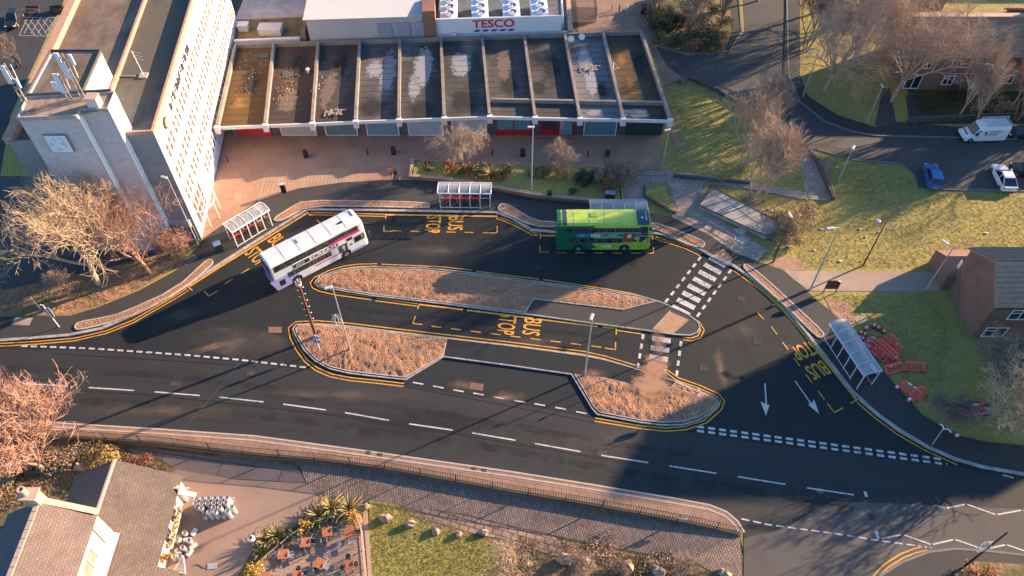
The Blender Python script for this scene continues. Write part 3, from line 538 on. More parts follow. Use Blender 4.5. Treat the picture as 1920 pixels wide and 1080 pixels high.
# facade panels joints and windows
def facade_rect(mb,s0,s1,h0,h1,d0,d1,mi=0):
    mb.hexa([tp(s0,h0,d0),tp(s1,h0,d0),tp(s1,h0,d1),tp(s0,h0,d1)],[tp(s0,h1,d0),tp(s1,h1,d0),tp(s1,h1,d1),tp(s0,h1,d1)],mi)
mb=MB()
for b in range(10): facade_rect(mb,.35+b*3.55,.45+b*3.55,.2,12.9,.0,.05)
for h in (12.85,9.9,6.95,4.0): facade_rect(mb,0,TL,h,h+.08,.0,.05)
mb.build('facade_joints',mat('joint_tan',(.62,.50,.42),.9,var=.1),tower,True)
WTAN=mat('blind_behind_glass',(.13,.088,.066),.25,var=.35,scale=2.0,spec=.6)
wins=[]
for b in range(10):
    for row,h in enumerate((10.75,7.8,4.85,1.95)):
        for k in range(3):
            s=.78+b*3.55+k*1.06
            if row==3 and b<2: continue
            if s>TL-1: continue
            mb=MB(); w_,hh=.60,1.62
            if (row+b)%3==1 and k==1: w_=.5
            facade_rect(mb,s,s+w_,h,h+hh,-.02,.015,1); facade_rect(mb,s-.07,s,h-.06,h+hh+.06,.0,.09); facade_rect(mb,s+w_,s+w_+.07,h-.06,h+hh+.06,.0,.09)
            facade_rect(mb,s-.1,s+w_+.1,h-.14,h-.03,.0,.16); facade_rect(mb,s,s+w_,h+hh*.55,h+hh*.55+.05,.015,.05)
            wins.append((b,mb))
for i,(b,mb) in enumerate(wins[:99]): mb.build('window',[WHITE,WTAN],tower,True)
rest=MB()
for b,m_ in wins[99:]: rest.add(m_.v,m_.f); rest.m[-len(m_.f):]=m_.m
if rest.v: o=rest.build('window',[WHITE,WTAN],tower,True); o['kind']='stuff'
mb=MB()
for k in range(4): facade_rect(mb,1.0+k*.95,1.8+k*.95,.9,4.3,-.02,.02,1)
for k in range(5): facade_rect(mb,.87+k*.95,1.0+k*.95,.85,4.4,.0,.09)
mb.build('ground_floor_window',[WHITE,WTAN],tower,True)
mb=MB(); rg=random.Random(12)
for k in range(13):   # worn script letters along the top of the facade, no longer legible
    s0=5.4+k*.82; q=rg.choice(((0,1,2),(0,3),(1,2),(0,2,3),(4,5)))
    for j in q:
        a_,b_,c_,d_=((0,0,.12,1),(.12,.85,.5,1),(0,.45,.42,.6),(.36,0,.48,.7),(.05,.6,.45,1),(.2,0,.5,.45))[j]
        mb.hexa([tp(s0+a_,13.1+b_*.9,.03),tp(s0+c_,13.1+b_*.9,.03),tp(s0+c_,13.1+b_*.9,.13),tp(s0+a_,13.1+b_*.9,.13)],[tp(s0+a_+.08,13.1+d_*.9,.03),tp(s0+c_+.08,13.1+d_*.9,.03),tp(s0+c_+.08,13.1+d_*.9,.13),tp(s0+a_+.08,13.1+d_*.9,.13)])
mb.build('sign_letters',mat('dark_letters',(.05,.045,.05),.6,var=0),tower,True)
mb=MB(); ctr=tp(3.0,13.65,.06); mb.lathe([(.62,0),(.62,.12)],20,0,M=Matrix.Translation(ctr)@tw.to_track_quat('Z','Y').to_matrix().to_4x4()); mb.lathe([(.5,.121),(.5,.15)],20,1,M=Matrix.Translation(ctr)@tw.to_track_quat('Z','Y').to_matrix().to_4x4()); mb.build('round_sign',[MATS['dark_letters'],mat('tan_disc',(.35,.22,.15),.6,var=.2)],tower,True)
# stair tower at the gable
aF=G(30,216,19); aM=G(140,212,19); aS=G(144,201,19); aR=G(199,199,19); aBR=G(212,168,19); aBL=G(48,177,19)
A1=[(aF.x,aF.y),(aM.x,aM.y),(aM.x+.05,aS.y),(aR.x,aR.y),(aR.x-.1,aBR.y),(aBL.x,aBL.y)]
mb=MB(); mb.prism(A1,5.6,18.6); mb.prism([(aF.x+.5,aF.y+.7),(aM.x,aF.y+.7),(aR.x,aR.y+.1),(aR.x,aR.y+3),(aF.x+.5,aF.y+3)],0,5.6)
mb.build('stair_tower',[GREYR],tower,True)
mb=MB(); mb.prism([(aM.x+.06,aM.y+.02),(aM.x+.1,aM.y+.02),(aM.x+.1,aS.y-.02),(aM.x+.06,aS.y-.02)],5.6,18.7); mb.prism([(aR.x+.01,aR.y+.02),(aR.x+.06,aR.y+.02),(aR.x+.06,T0.y-.1),(aR.x+.01,T0.y-.1)],0,14.4); mb.prism([(aR.x+.02,aR.y+.03),(aR.x+.06,aR.y+.03),(aR.x-.04,aBR.y),(aR.x-.08,aBR.y)],14.4,18.7); mb.build('stair_tower_side',WHITE,tower,True)
mb=MB(); mb.prism([(aF.x+.2,aF.y+.2),(aM.x,aM.y+.2),(aR.x-.2,aR.y+.15),(aR.x-.3,aBR.y-.2),(aBL.x+.3,aBL.y-.2)],18.5,18.63); mb.build('roof',felt('gravel_roof',(.25,.175,.125),(.33,.235,.17),2.5),tower,True)
mb=MB(); ribbon(mb,[Vector((p[0],p[1])) for p in A1],.14,18.4,18.8,closed=True); mb.build('parapet',CONC,tower,True)
b1=[G(48,176,18.2),G(152,170,18.2),G(187,92,18.2),G(94,92,18.2)]
mb=MB(); mb.prism([(p.x,p.y) for p in b1],14.2,17.9); mb.build('plant_room',[WHITE],tower,True)
mb=MB(); mb.prism([(b1[0].x+.4,b1[0].y+.3),(b1[1].x-.2,b1[1].y+.3),(b1[2].x-.2,b1[2].y-.2),(b1[3].x+.4,b1[3].y-.2)],17.8,17.95); mb.build('roof',MATS['brown_roof_felt'],tower,True)
mb=MB(); ribbon(mb,[Vector((p.x,p.y)) for p in b1],.16,17.8,18.15,closed=True); ribbon(mb,[Vector((aBL.x,aBL.y+.15)),Vector((aBR.x-.3,aBR.y+.15))],.2,18.4,18.95); mb.build('parapet',mat('dark_parapet',(.07,.065,.06),.8,var=.2),tower,True)
# white framed logo panel on the gable
c=Vector((aF.x+2.35,aF.y-.03,15.7)); mb=MB(); mb.box(c.x,c.y,c.z,2.1,.06,2.1); mb.box(c.x,c.y-.04,c.z,1.94,.04,1.94,mi=1)
for pts in ([(-.55,.6),(-.1,.15),(-.1,.75)],[(.15,0),(.75,-.55),(.65,.6)],[(-.75,.35),(-.35,-.05),(-.8,-.3)],[(-.2,-.3),(.25,-.75),(-.45,-.8)],[(.1,.75),(.35,.45),(.6,.8)]):
    mb.add([(c.x+x,c.y-.064,c.z+z) for x,z in pts],[(0,1,2)],2)
mb.build('emblem_panel',[mat('frame_dark',(.22,.24,.30),.6,var=0),mat('panel_white',(.62,.68,.76),.5,var=.05),mat('panel_grey_blue',(.44,.49,.57),.5,var=.05)],tower,True)
mb=MB(); y0=aF.y+.66
mb.box(-41.2,y0,4.3,4.3,.06,1.9,mi=1)
for k in range(4): mb.box(-43.2+k*1.42,y0-.04,4.3,.09,.08,2.0)
for z in (3.3,3.9,5.3): mb.box(-41.2,y0-.04,z,4.3,.08,.09)
mb.build('window',[WFR,GLASS],tower,True)
mb=MB(); mb.box(-35.6,58.3,2.9,3.0,.5,1.0); mb.build('entrance_canopy',mat('grey_blue_panel',(.30,.31,.36),.7,var=.08),tower,True)
mb=MB(); mb.box(-35.4,58.4,1.2,2.6,.05,2.2,mi=1)
for k in range(5): mb.box(-36.7+k*.65,58.36,1.2,.08,.08,2.3)
mb.box(-35.4,58.36,.15,2.7,.08,.08); mb.box(-35.4,58.36,2.3,2.7,.08,.08); mb.build('entrance_door',[WFR,GLASS],tower,True)
mb=MB(); mb.box(-42,57.2,2.9,3.4,1.6,.3); mb.box(-40.6,55.6,3.1,.5,2.6,.3,-.5); mb.build('side_entrance_canopy',mat('grey_canopy',(.33,.33,.36),.8,var=.1),tower,True)
mb=MB(); mb.prism([(-46.2,62),(aF.x+.4,57.4),(aF.x+.4,66),(-46.4,66)],0,12.0); mb.build('side_wing',[GREYR],tower,True)
# bow canopy on the facade
bow=thing('bow_canopy','white tubular bow shaped canopy on thin legs at the foot of the white facade','canopy',tp(3.3,0,1.2)+Vector((0,0,.11)))
bm_=MB(); arc=[Vector((1.55*math.cos(t)*1.0,1.55*math.sin(t),2.6)) for t in [(-.5+i/12)*PI for i in range(13)]]
Mr=Matrix.Rotation(math.atan2(tw.y,tw.x),4,'Z'); arc=[Mr@Vector((p.x-1.15,p.y*1.3,p.z)) for p in arc]
bm_.tube(arc,.09,6)
for k in (3,6,9): bm_.tube([arc[k],Mr@Vector((-1.15,0,2.6))],.045,5)
bm_.tube([arc[0],arc[-1]],.07,6); bm_.tube([(arc[3]+arc[0])/2,(arc[9]+arc[12])/2],.04,5); bm_.build('frame',WFR,bow)
for k in (2,5,8): lm=MB(); lm.tube([arc[k],Vector((arc[k].x*1.02,arc[k].y*1.02,0))],.055,6); lm.build('leg',WFR,bow)
# --- rooftop things
def mast(base,top,label,panels):
    t=thing('telecom_mast',label,'antenna',base,0,'telecom masts on the stair tower roof'); hgt=top.z-base.z; k=MB()
    for dx,dy in ((-.22,-.13),(.22,-.13),(0,.25)): k.tube([(dx,dy,0),(dx*.6,dy*.6,hgt)],.05,5)
    n=int(hgt/.7)
    for i in range(n):
        z0=i*hgt/n; z1=(i+1)*hgt/n; c=[(-.2,-.12),(.2,-.12),(0,.22)]
        for j in range(3): a=c[j]; b=c[(j+1)%3]; k.tube([(*a,z0),(*b,z1)],.022,3)
    k.build('lattice_pole',mat('galvanised_dark',(.2,.19,.18),.6,var=.3,scale=4),t)
    for (x,y,z,w,h) in panels: q=MB(); q.box(x,y,z,w,.16,h); q.tube([(x,y,z),(0,0,z)],.04,4); q.build('antenna_panel',mat('antenna_white',(.66,.68,.70),.5,var=.04),t,bevel=.03)
    q=MB(); q.tube([(.4,.1,hgt*.55),(.55,.1,hgt*.98)],.035,5); q.tube([(-.35,.1,hgt*.5),(-.4,.1,hgt*.9)],.035,5); q.build('antenna_rod',WFR,t)
mast(Vector((-39.0,58.9,17.9)),Vector((0,0,23.4)),'tall lattice mast with stacked white antenna panels at the roof edge',[(-.45,0,4.7,.38,1.9),(-.15,-.15,3.9,.32,1.7),(.6,.1,4.9,.3,1.1),(-.5,.05,3.3,.2,.6)])
mast(Vector((-40.2,58.8,17.9)),Vector((0,0,21.4)),'short mast with one large white antenna panel beside the white plant room wall',[(-.15,-.1,2.6,.5,2.1),(-.75,0,2.2,.5,1.0)])
mast(Vector((-44.3,58.6,18.2)),Vector((0,0,22.6)),'leaning looking mast with white panels on the outer corner of the stair tower',[(-.2,-.1,3.4,.42,1.9),(.25,0,2.4,.35,1.0)])
rc=thing('roof_cabinet','pink topped white cabinet standing between the masts on the roof edge','cabinet',(-37.6,57.9,18.0)); mb=MB(); mb.box(0,0,.85,1.0,.9,1.7); mb.build('body',mat('cabinet_cream',(.64,.55,.50),.6,var=.06),rc,bevel=.03); mb=MB(); mb.box(0,0,1.74,1.08,.98,.06); mb.build('lid',mat('cabinet_lid',(.42,.30,.25),.7),rc)
ae=thing('roof_aerial','slanting white television aerial on a square concrete block','aerial',tp(9.5,14.52,-3.0)); mb=MB(); mb.box(0,0,.08,.8,.8,.16); mb.build('base_block',CONC,ae)
mb=MB(); mb.tube([(0,0,.1),(-.25,.15,2.9)],.04,6); 
for i in range(3): mb.tube([(-.25+i*.03-.05,.15,2.85-i*.38),(.65,.0,2.7-i*.38)],.03,4)
mb.build('antenna',WFR,ae)
mb=MB(); mb.box(-2.6,-.1,.06,3.6,.16,.12); mb.build('cable_tray',MATS['galvanised_dark'],ae)
# --- shop parade
SZ=3.7; DZ=-1.3; hroot=DZ
par=thing('shop_parade','long low parade of shuttered shops under ten flat roof bays divided by concrete beams','shop parade',(-5,80,0))
def shopx(px,y,z=5): return G(px,y,z)
fr=[G(408,237,SZ)]+[G(x,y,SZ) for x,y in ((498,233),(586,230),(667,226),(748,223),(833,220),(918,217),(1003,219),(1087,221),(1168,222),(1256,224))]
bk=[G(442,88,SZ)]+[G(x,y,SZ) for x,y in ((514,84),(597,80),(675,77),(750,75),(827,73),(904,70),(983,68),(1059,66),(1131,64),(1202,62))]
decks=[((0.035, 0.03, 0.02), (0.093, 0.049, 0.012)), ((0.029, 0.026, 0.023), (0.064, 0.035, 0.023)), ((0.049, 0.043, 0.038), (0.058, 0.049, 0.041)), ((0.07, 0.064, 0.061), (0.116, 0.11, 0.11)), ((0.052, 0.046, 0.043), (0.209, 0.186, 0.174)), ((0.052, 0.048, 0.043), (0.174, 0.162, 0.157)), ((0.075, 0.064, 0.055), (0.064, 0.055, 0.046)), ((0.061, 0.055, 0.049), (0.049, 0.045, 0.041)), ((0.049, 0.046, 0.045), (0.151, 0.139, 0.139)), ((0.049, 0.035, 0.024), (0.075, 0.046, 0.023))]
for i in range(10):
    q=[fr[i],fr[i+1],bk[i+1],bk[i]]; mb=MB(); mb.prism([(p.x,p.y) for p in q],3.25,3.45)
    for k in range(1,14):
        t_=k/14; a_=fr[i].lerp(bk[i],t_); b_=fr[i+1].lerp(bk[i+1],t_); mb.box((a_.x+b_.x)/2,(a_.y+b_.y)/2,3.455,abs(b_.x-a_.x)-.4,.07,.016,math.atan2(b_.y-a_.y,b_.x-a_.x),1)
    mb.build('roof_deck',[felt('shop_felt_%d'%i,decks[i][0],decks[i][1],.55),mat('felt_lap',(.035,.033,.032),.9,var=.2)],par,True)
BEAM=mat('beam_concrete',(.22,.19,.165),.9,var=.25,scale=.9)
DBE=[0]+list(range(1,11))
for i in range(11):
    a,b=fr[i],bk[i]; d=(Vector((b.x-a.x,b.y-a.y,0))).normalized(); mb=MB(); L=(b-a).length; c=(a+b)/2
    mb.box(c.x,c.y,3.7,L,.34,.72,math.atan2(d.y,d.x)); mb.build('beam',BEAM,par,True)
    mb=MB(); e=a-d*.22; mb.box(e.x,e.y,3.42,.5,.62,1.0,math.atan2(d.y,d.x)); mb.build('beam_end',mat('white_beam_end',(.60,.57,.56),.7,var=.06),par,True)
for i in range(10):
    a,b=fr[i],fr[i+1]; d=(b-a).normalized(); n=Vector((d.y,-d.x,0)); c=(a+b)/2+n*.06; mb=MB(); mb.box(c.x,c.y,3.46,(b-a).length-.6,.16,.42,math.atan2(d.y,d.x)); mb.build('fascia',MATS['white_beam_end'],par,True)
x_=[G(922,188,SZ),G(1246,194,SZ)]
d=(x_[1]-x_[0]); c=(x_[0]+x_[1])/2; mb=MB(); mb.box(c.x,c.y,3.66,d.length,.3,.62,math.atan2(d.y,d.x)); mb.build('cross_beam',BEAM,par,True)
d=bk[10]-bk[0]; c=(bk[0]+bk[10])/2; mb=MB(); mb.box(c.x,c.y+.1,3.65,d.length,.3,.72,math.atan2(d.y,d.x)); mb.build('rear_parapet',BEAM,par,True)
mb=MB(); q=[(fr[0].x-.2,75.6),(fr[10].x-.2,75.6),(bk[10].x,88.9),(bk[0].x,86.9)]; mb.prism(q,.1,3.2,bottom=False); mb.build('shop_walls',mat('dark_shop_wall',(.10,.085,.085),.9,var=.2),par,True)
cols=[(.50,.035,.03),(.42,.39,.37),(.12,.19,.22),(.17,.25,.34),(.36,.40,.46),(.42,.43,.46),(.10,.22,.25),(.045,.03,.03),(.13,.22,.26),(.02,.035,.04)]
for i in range(10):
    a=fr[i].x+.75; b=fr[i+1].x-.45; y=75.5; mb=MB()
    sm=wavemat('shutter_%d'%i,cols[i],[c*.8 for c in cols[i]],2.2,'Z',.55,.02)
    top=2.6; 
    if i in (6,7): 
        mb.box((a+b)/2,y,.55,b-a,.1,.9,mi=1); mb.box((a+b)/2,y,1.75,b-a,.06,1.5)
        for k in range(3): mb.box(a+(b-a)*k/2,y-.05,1.4,.14,.1,2.6,mi=1)
        if i==7: mb.box(b-1.0,y-.06,1.2,1.5,.06,2.0,mi=3); mb.box(a+2.6,y-.08,1.7,.6,.06,1.3,mi=4)
    else:
        mb.box((a+b)/2,y,1.45,b-a,.08,2.7)
        if i not in (0,9):
            for x in (a,b): mb.box(x,y-.05,1.45,.1,.1,2.75,mi=2)
            mb.box((a+b)/2,y-.05,.12,b-a,.1,.1,mi=2)
        if i==0: mb.box(a-.2,y-.02,1.45,.3,.1,2.7,mi=5)
    mb.build('shop_front' if i in (6,7) else 'roller_shutter',[sm,mat('red_shopfront',(.36,.02,.02),.5,var=.1),WFR,wavemat('teal_shutter',(.16,.28,.33),(.13,.24,.28),2.2,'Z'),mat('poster_mixed',(.35,.25,.3),.6,var=.8,scale=6),mat('blue_trim',(.08,.25,.45),.5,var=.05)],par,True)
mb=MB(); mb.box((fr[7].x+fr[8].x)/2,74.9,.125,5,.12,.03); mb.build('painted_threshold',mat('red_shopfront',(.36,.02,.02)),par,True)
STN=[('frost',(.24,.24,.255)),('damp',(.018,.018,.018)),('moss',(.22,.115,.03)),('silt',(.13,.095,.072))]
def rstain(px,rx,ry,kind,rot=0.0,inner=.3,k=0):
    c=G(*px,3.456+.002*k); q=MB(); n=26; kx=rx/15.2; ky=ry/10.2
    q.flat([(c.x+kx*math.cos(2*PI*i/n),c.y+ky*math.sin(2*PI*i/n),c.z) for i in range(n)],c.z)
    o=q.build('roof_stain',patchmat('roof_stain_'+STN[kind][0],STN[kind][1],.05 if kind in (0,3) else .3,1.5 if kind in (0,3) else .8),par,True,recalc=False)
for k,a in enumerate((((450,190),30,38,2),((470,150),28,50,1),((540,190),24,30,3),((560,120),26,45,1),((615,170),18,50,3),((640,120),22,45,1),((728,135),20,60,0),((703,130),22,24,0),((700,200),40,26,1),((795,125),24,55,0),((778,160),16,40,0),((790,205),38,22,1),((865,120),26,34,0),((868,190),34,34,1),((945,120),18,45,3),((955,160),24,34,1),((1010,165),24,20,1),((1035,130),26,50,1),((1108,145),17,55,0),((1095,110),16,32,0),((1128,170),20,30,1),((1165,110),18,34,2),((1185,160),20,36,2),((1198,120),20,45,1),((1115,212),20,9,0),((1195,212),26,11,0),((1170,211),24,10,0))): rstain(*a,k=k%5)
# bits and pieces lying on the shop roofs
def scrap(name,label,cat,px,z,fn): t=thing(name,label,cat,G(*px,z)); fn(t); return t
def pallet(t):
    mb=MB(); rg=random.Random(4)
    for k in range(9): mb.box(-.9+k*.2+rg.uniform(-.3,.3),rg.uniform(-.2,.2),.06+.03*k,.1,1.1,.03,rg.uniform(-.6,.6))
    for k in range(4): mb.box(rg.uniform(-.5,1.0),-.3+k*.2,.1+.05*k,1.6,.1,.03,rg.uniform(-.4,.4))
    mb.build('boards',mat('weathered_wood',(.40,.31,.24),.9,var=.4,scale=6),t)
scrap('broken_pallet','broken heap of pale timber boards on the third shop roof bay','pallet',(626,212),3.47,pallet)
scrap('board_pile','small pile of old boards near the dishes on a white streaked roof bay','boards',(1103,129),3.47,pallet)
def dish(t):
    mb=MB(); mb.tube([(0,0,0),(0,0,.7)],.04,6); mb.tube([(0,0,0),(.5,.3,0)],.03,4); mb.tube([(.5,.3,0),(0,0,.5)],.03,4); mb.build('stand',MATS['galvanised_dark'],t)
    mb=MB(); mb.lathe([(.02,-.1),(.25,-.06),(.42,.02)],14,M=Matrix.Translation((0,-.1,.8))@Matrix.Rotation(R(75),4,'X')); mb.build('reflector',WFR,t)
scrap('satellite_dish','white satellite dish on a stand at the back of the ninth roof bay','satellite dish',(1090,78),3.47,dish)
scrap('satellite_dish','dark grey satellite dish close to the beam left of the white dish','satellite dish',(1070,82),3.47,dish).children[1].data.materials[0]=MATS['galvanised_dark']
def tri(t):
    mb=MB(); p=[(0,0,.05),(.75,.35,.05),(.1,1.1,.35)]
    for a,b in ((0,1),(1,2),(2,0)): mb.tube([p[a],p[b]],.035,5)
    mb.build('frame',WFR,t)
scrap('roof_triangle','white triangular metal frame lying on the last roof bay','frame',(1150,131),3.47,tri)
def ventp(t):
    mb=MB(); mb.lathe([(.16,0),(.16,.45),(.24,.46),(.2,.6),(.02,.66)],12); mb.build('cowl',WFR,t)
scrap('roof_vent','small white roof vent in the second shop bay','vent',(578,136),3.47,ventp)
def sheetp(t):
    mb=MB(); mb.box(0,0,.03,1.3,1.1,.05,.2); mb.build('panel',mat('dark_sheet',(.06,.075,.075),.7,var=.2),t)
scrap('roof_hatch','dark square hatch lying flat in the second shop bay','hatch',(540,140),3.47,sheetp); scrap('roof_hatch','grey square hatch at the back of the mossy first bay','hatch',(495,104),3.47,sheetp)
def litter(name,label,px,z,n,sx,sy,col,seed,size=(.1,.3)):
    rg=random.Random(seed); mb=MB(); c=G(*px,z)
    for _ in range(n): mb.box(rg.gauss(0,sx),rg.gauss(0,sy),.03,rg.uniform(*size),rg.uniform(*size),rg.uniform(.02,.07),rg.uniform(0,3))
    o=mb.build(name,col); o.location=c; tag(o,label,'litter'); o['kind']='stuff'
RUST=mat('orange_debris',(.50,.25,.12),.9,var=.5,scale=3); PALEL=mat('pale_litter',(.6,.55,.5),.8,var=.2)
litter('roof_debris','orange brick debris and litter scattered over the second shop bay',(537,165),3.46,90,.7,1.8,RUST,1,(.05,.15)); litter('roof_litter','pale litter specks over the first mossy roof bay',(478,125),3.46,60,1.6,3.2,PALEL,2,(.03,.09)); litter('roof_litter','pale scraps dropped along the third roof bay',(603,150),3.46,16,.5,2.0,PALEL,3,(.05,.14))
# --- supermarket hall behind
hall=thing('supermarket','white corrugated supermarket hall with a name sign screen and roof plant','supermarket',(-10,92,0))
CORR=wavemat('white_corrugated_roof',(.44,.46,.48),(.40,.42,.45),2.6,'X',.45,.05); 
h0,h1=G(582,77,SZ),G(795,70,SZ); hy=h0.y; zt=6.9
mb=MB(); a=(h0.x,h0.y); b=(h1.x,h1.y); mb.hexa([(a[0],a[1],3.1),(b[0],b[1],3.1),(b[0],b[1]+22,3.1),(a[0],a[1]+22,3.1)],[(a[0],a[1],zt),(b[0],b[1],zt),(b[0],b[1]+22,zt+.1),(a[0],a[1]+22,zt+.1)]); mb.build('wall',wavemat('white_corrugated_wall',(.42,.44,.49),(.39,.41,.46),2.6,'X',.5,.05),hall,True)
mb=MB(); mb.hexa([(a[0]-.3,a[1]-.35,zt),(b[0]+.1,b[1]-.35,zt),(b[0]+.1,b[1]+22,zt+2.2),(a[0]-.3,a[1]+22,zt+2.2)],[(a[0]-.3,a[1]-.35,zt+.12),(b[0]+.1,b[1]-.35,zt+.12),(b[0]+.1,b[1]+22,zt+2.32),(a[0]-.3,a[1]+22,zt+2.32)]); mb.build('roof',CORR,hall,True)
dv=Vector((b[0]-a[0],b[1]-a[1],0)).normalized(); az=math.atan2(dv.y,dv.x)
for k in range(3):
    p=h0+dv*(8.9+k*2.35); mb=MB(); mb.box(p.x+.9,p.y-.06,5.05,1.75,.08,2.0,az); mb.build('louvre_panel',wavemat('blue_grey_louvre',(.25,.28,.36),(.22,.25,.33),2.4,'Z',.5,.03),hall,True)
t0,t1=G(818,67,SZ),G(1052,60,SZ); dt=(t1-t0).normalized(); at=math.atan2(dt.y,dt.x); tL=(t1-t0).length
mb=MB(); p=(h1+t0)/2; mb.box(p.x,p.y+1.2,5.4,(t0-h1).length,3.0,4.4,az); mb.build('brick_pier',BRWN,hall,True)
mb=MB(); mb.hexa([tuple(t0+Vector((0,.4,-.6))),tuple(t1+Vector((1.2,.4,-.6))),tuple(t1+Vector((1.2,24,-.6))),tuple(t0+Vector((0,24,-.6)))],[tuple(t0+Vector((0,.4,.35))),tuple(t1+Vector((1.2,.4,.35))),tuple(t1+Vector((1.2,24,.35))),tuple(t0+Vector((0,24,.35)))]); mb.build('plant_deck',mat('dark_deck',(.10,.11,.115),.9,var=.25,scale=.8),hall,True)
mb=MB(); c=(t0+t1)/2; mb.box(c.x,c.y,5.05,tL,.22,2.25,at); mb.build('name_screen',mat('white_sign_panel',(.56,.57,.60),.5,var=.03),hall,True)
mb=MB(); mb.box(c.x+.3,c.y-.1,3.75,tL+1.2,.7,.14,at); mb.build('ledge',mat('white_beam_end',(.6,.57,.56)),hall,True)
tv=Vector((-dt.y,dt.x,0))
mb=MB(); text(mb,'TESCO',t0+dt*(tL*.292)+Vector((0,0,1.05))-tv*.125,dt,(0,0,1),5.35,1.1,bold=.09); mb.build('name_letters',mat('sign_red',(.50,.02,.035),.5,var=0),hall,True,recalc=False)
mb=MB()
for k in range(5):
    o=t0+dt*(tL*.298+k*1.11)+Vector((0,0,.48))-tv*.13; mb.add([o,o+dt*.72,o+dt*.98+Vector((0,0,.32)),o+dt*.26+Vector((0,0,.32))],[(0,1,2,3)])
mb.build('name_stripes',mat('sign_blue',(.03,.05,.28),.5,var=0),hall,True,recalc=False)
mb=MB()
for k in range(2): p=t0+dt*(tL*(.38+.42*k)); mb.box(p.x,p.y-.3,3.3,.5,.3,.5,at); mb.tube([(p.x,p.y-.4,3.3),(p.x+.15,p.y-.5,3.6)],.08,6)
mb.box(t0.x+2.3,t0.y-.22,4.05,.8,.3,.45,at); mb.build('rainwater_hopper',mat('white_beam_end',(.6,.57,.56)),hall,True)
tan=mat('tan_parapet',(.40,.27,.19),.9,var=.2)
mb=MB(); mb.hexa([tuple(t1+Vector((.9,-.3,-.8))),tuple(t1+Vector((1.5,-.3,-.8))),tuple(t1+Vector((1.5,24,-.8))),tuple(t1+Vector((.9,24,-.8)))],[tuple(t1+Vector((.9,-.3,.7))),tuple(t1+Vector((1.5,-.3,.7))),tuple(t1+Vector((1.5,24,.7))),tuple(t1+Vector((.9,24,.7)))]); mb.build('side_parapet',tan,hall,True)
mb=MB()
for k in range(10): mb.tube([tuple(t1+Vector((.2,.3+k*1.2,.3))),tuple(t1+Vector((.2,.3+k*1.2,2.2)))],.05,4)
for z in (1.2,2.2): mb.tube([tuple(t1+Vector((.2,.3,z))),tuple(t1+Vector((.2,12,z)))],.05,4)
mb.build('side_screen_frame',WFR,hall,True)
condl=['white condenser unit with three fans at the brick pier end of the roof','white condenser unit with three fans above the first letters of the name sign','white condenser unit with three fans above the last letters of the name sign','blue shaded condenser unit with two fans nearest the right end of the roof']
for i,px in enumerate((845,902,960,1012)):
    p=G(px,30,4.1); t=thing('condenser_unit',condl[i],'air conditioner',(p.x,t0.y+.9+dt.y*i*3,4.06),at,'condenser units on the supermarket roof')
    nf=3 if i<3 else 2; L=1.5*3.0+.3; mb=MB(); mb.box(0,L/2,.95,2.2,L,1.5)
    for sx in (-.9,.9):
        for sy in (.2,L-.2): mb.box(sx,sy,.1,.12,.12,.2)
    mb.build('casing',mat('casing_white',(.62,.63,.67),.5,var=.05),t,bevel=.03)
    for k in range(3):
        m_=MB(); y=.8+k*1.5; m_.lathe([(.6,1.68),(.62,1.98),(.54,1.98),(.54,1.74)],16,0,c=(.15,y,0)); m_.lathe([(.53,1.75),(.1,1.78)],16,1,c=(.15,y,0))
        for q in range(5): m_.box(.15+.28*math.cos(q*1.257),y+.28*math.sin(q*1.257),1.84,.5,.16,.02,q*1.257,0)
        m_.lathe([(.1,1.78),(.1,1.9)],8,0,c=(.15,y,0)); m_.build('fan',[MATS['casing_white'],mat('fan_dark',(.03,.028,.028),.7,var=.1)],t)
# low rear annex roofs next to the tower
an=thing('rear_annex','low mossy flat roofed annex between the tower and the supermarket','annex',(-27,91,0))
a0,a1=G(435,80,SZ),G(575,74,SZ)
mb=MB(); mb.prism([(a0.x,a0.y+.3),(a1.x,a1.y+.3),(a1.x+.3,a1.y+24),(a0.x-1,a0.y+24)],0,3.3); mb.build('wall',BRWN,an,True)
mb=MB(); mb.prism([(a0.x+.3,a0.y+.6),(a1.x-.2,a1.y+.6),(a1.x,a1.y+23),(a0.x,a0.y+23)],3.2,3.36); mb.build('roof',felt('mossy_roof',(.17,.12,.05),(.10,.085,.05)),an,True)
mb=MB(); dd=a1-a0; mb.box((a0.x+a1.x)/2-.3,(a0.y+a1.y)/2+.1,3.6,dd.length-1.2,.35,.8,math.atan2(dd.y,dd.x)); mb.build('front_parapet',MATS['white_beam_end'],an,True)
mb=MB(); p=G(560,38,4.3); mb.box(p.x+1.1,p.y-1.0,3.9,.55,4.5,1.9); mb.build('brick_upstand',BRWN,an,True)
mb=MB(); p=G(520,20,3.6); mb.prism([(p.x-5.3,p.y-2),(p.x+3.6,p.y-1.2),(p.x+4,p.y+14),(p.x-5,p.y+14)],3.3,3.55); mb.build('pale_roof_slab',mat('pale_roof_sheet',(.50,.38,.32),.85,var=.22,scale=.6),an,True)
for (px,py),s,lb in (((508,58),(2.9,1.5,1.0),'pale metal roof box in the yard roof behind the first shop bays'),((457,52),(1.3,1.0,.9),'small cream roof box against the white facade')):
    p=G(px,py,SZ); t=thing('roof_box',lb,'roof box',(p.x,p.y,3.36)); mb=MB(); mb.box(0,0,s[2]/2,*s); mb.build('casing',mat('casing_cream',(.55,.48,.45),.6,var=.08),t,bevel=.03); mb=MB(); mb.box(0,0,s[2]+.03,s[0]+.15,s[1]+.15,.06); mb.build('lid',MATS['casing_cream'],t)
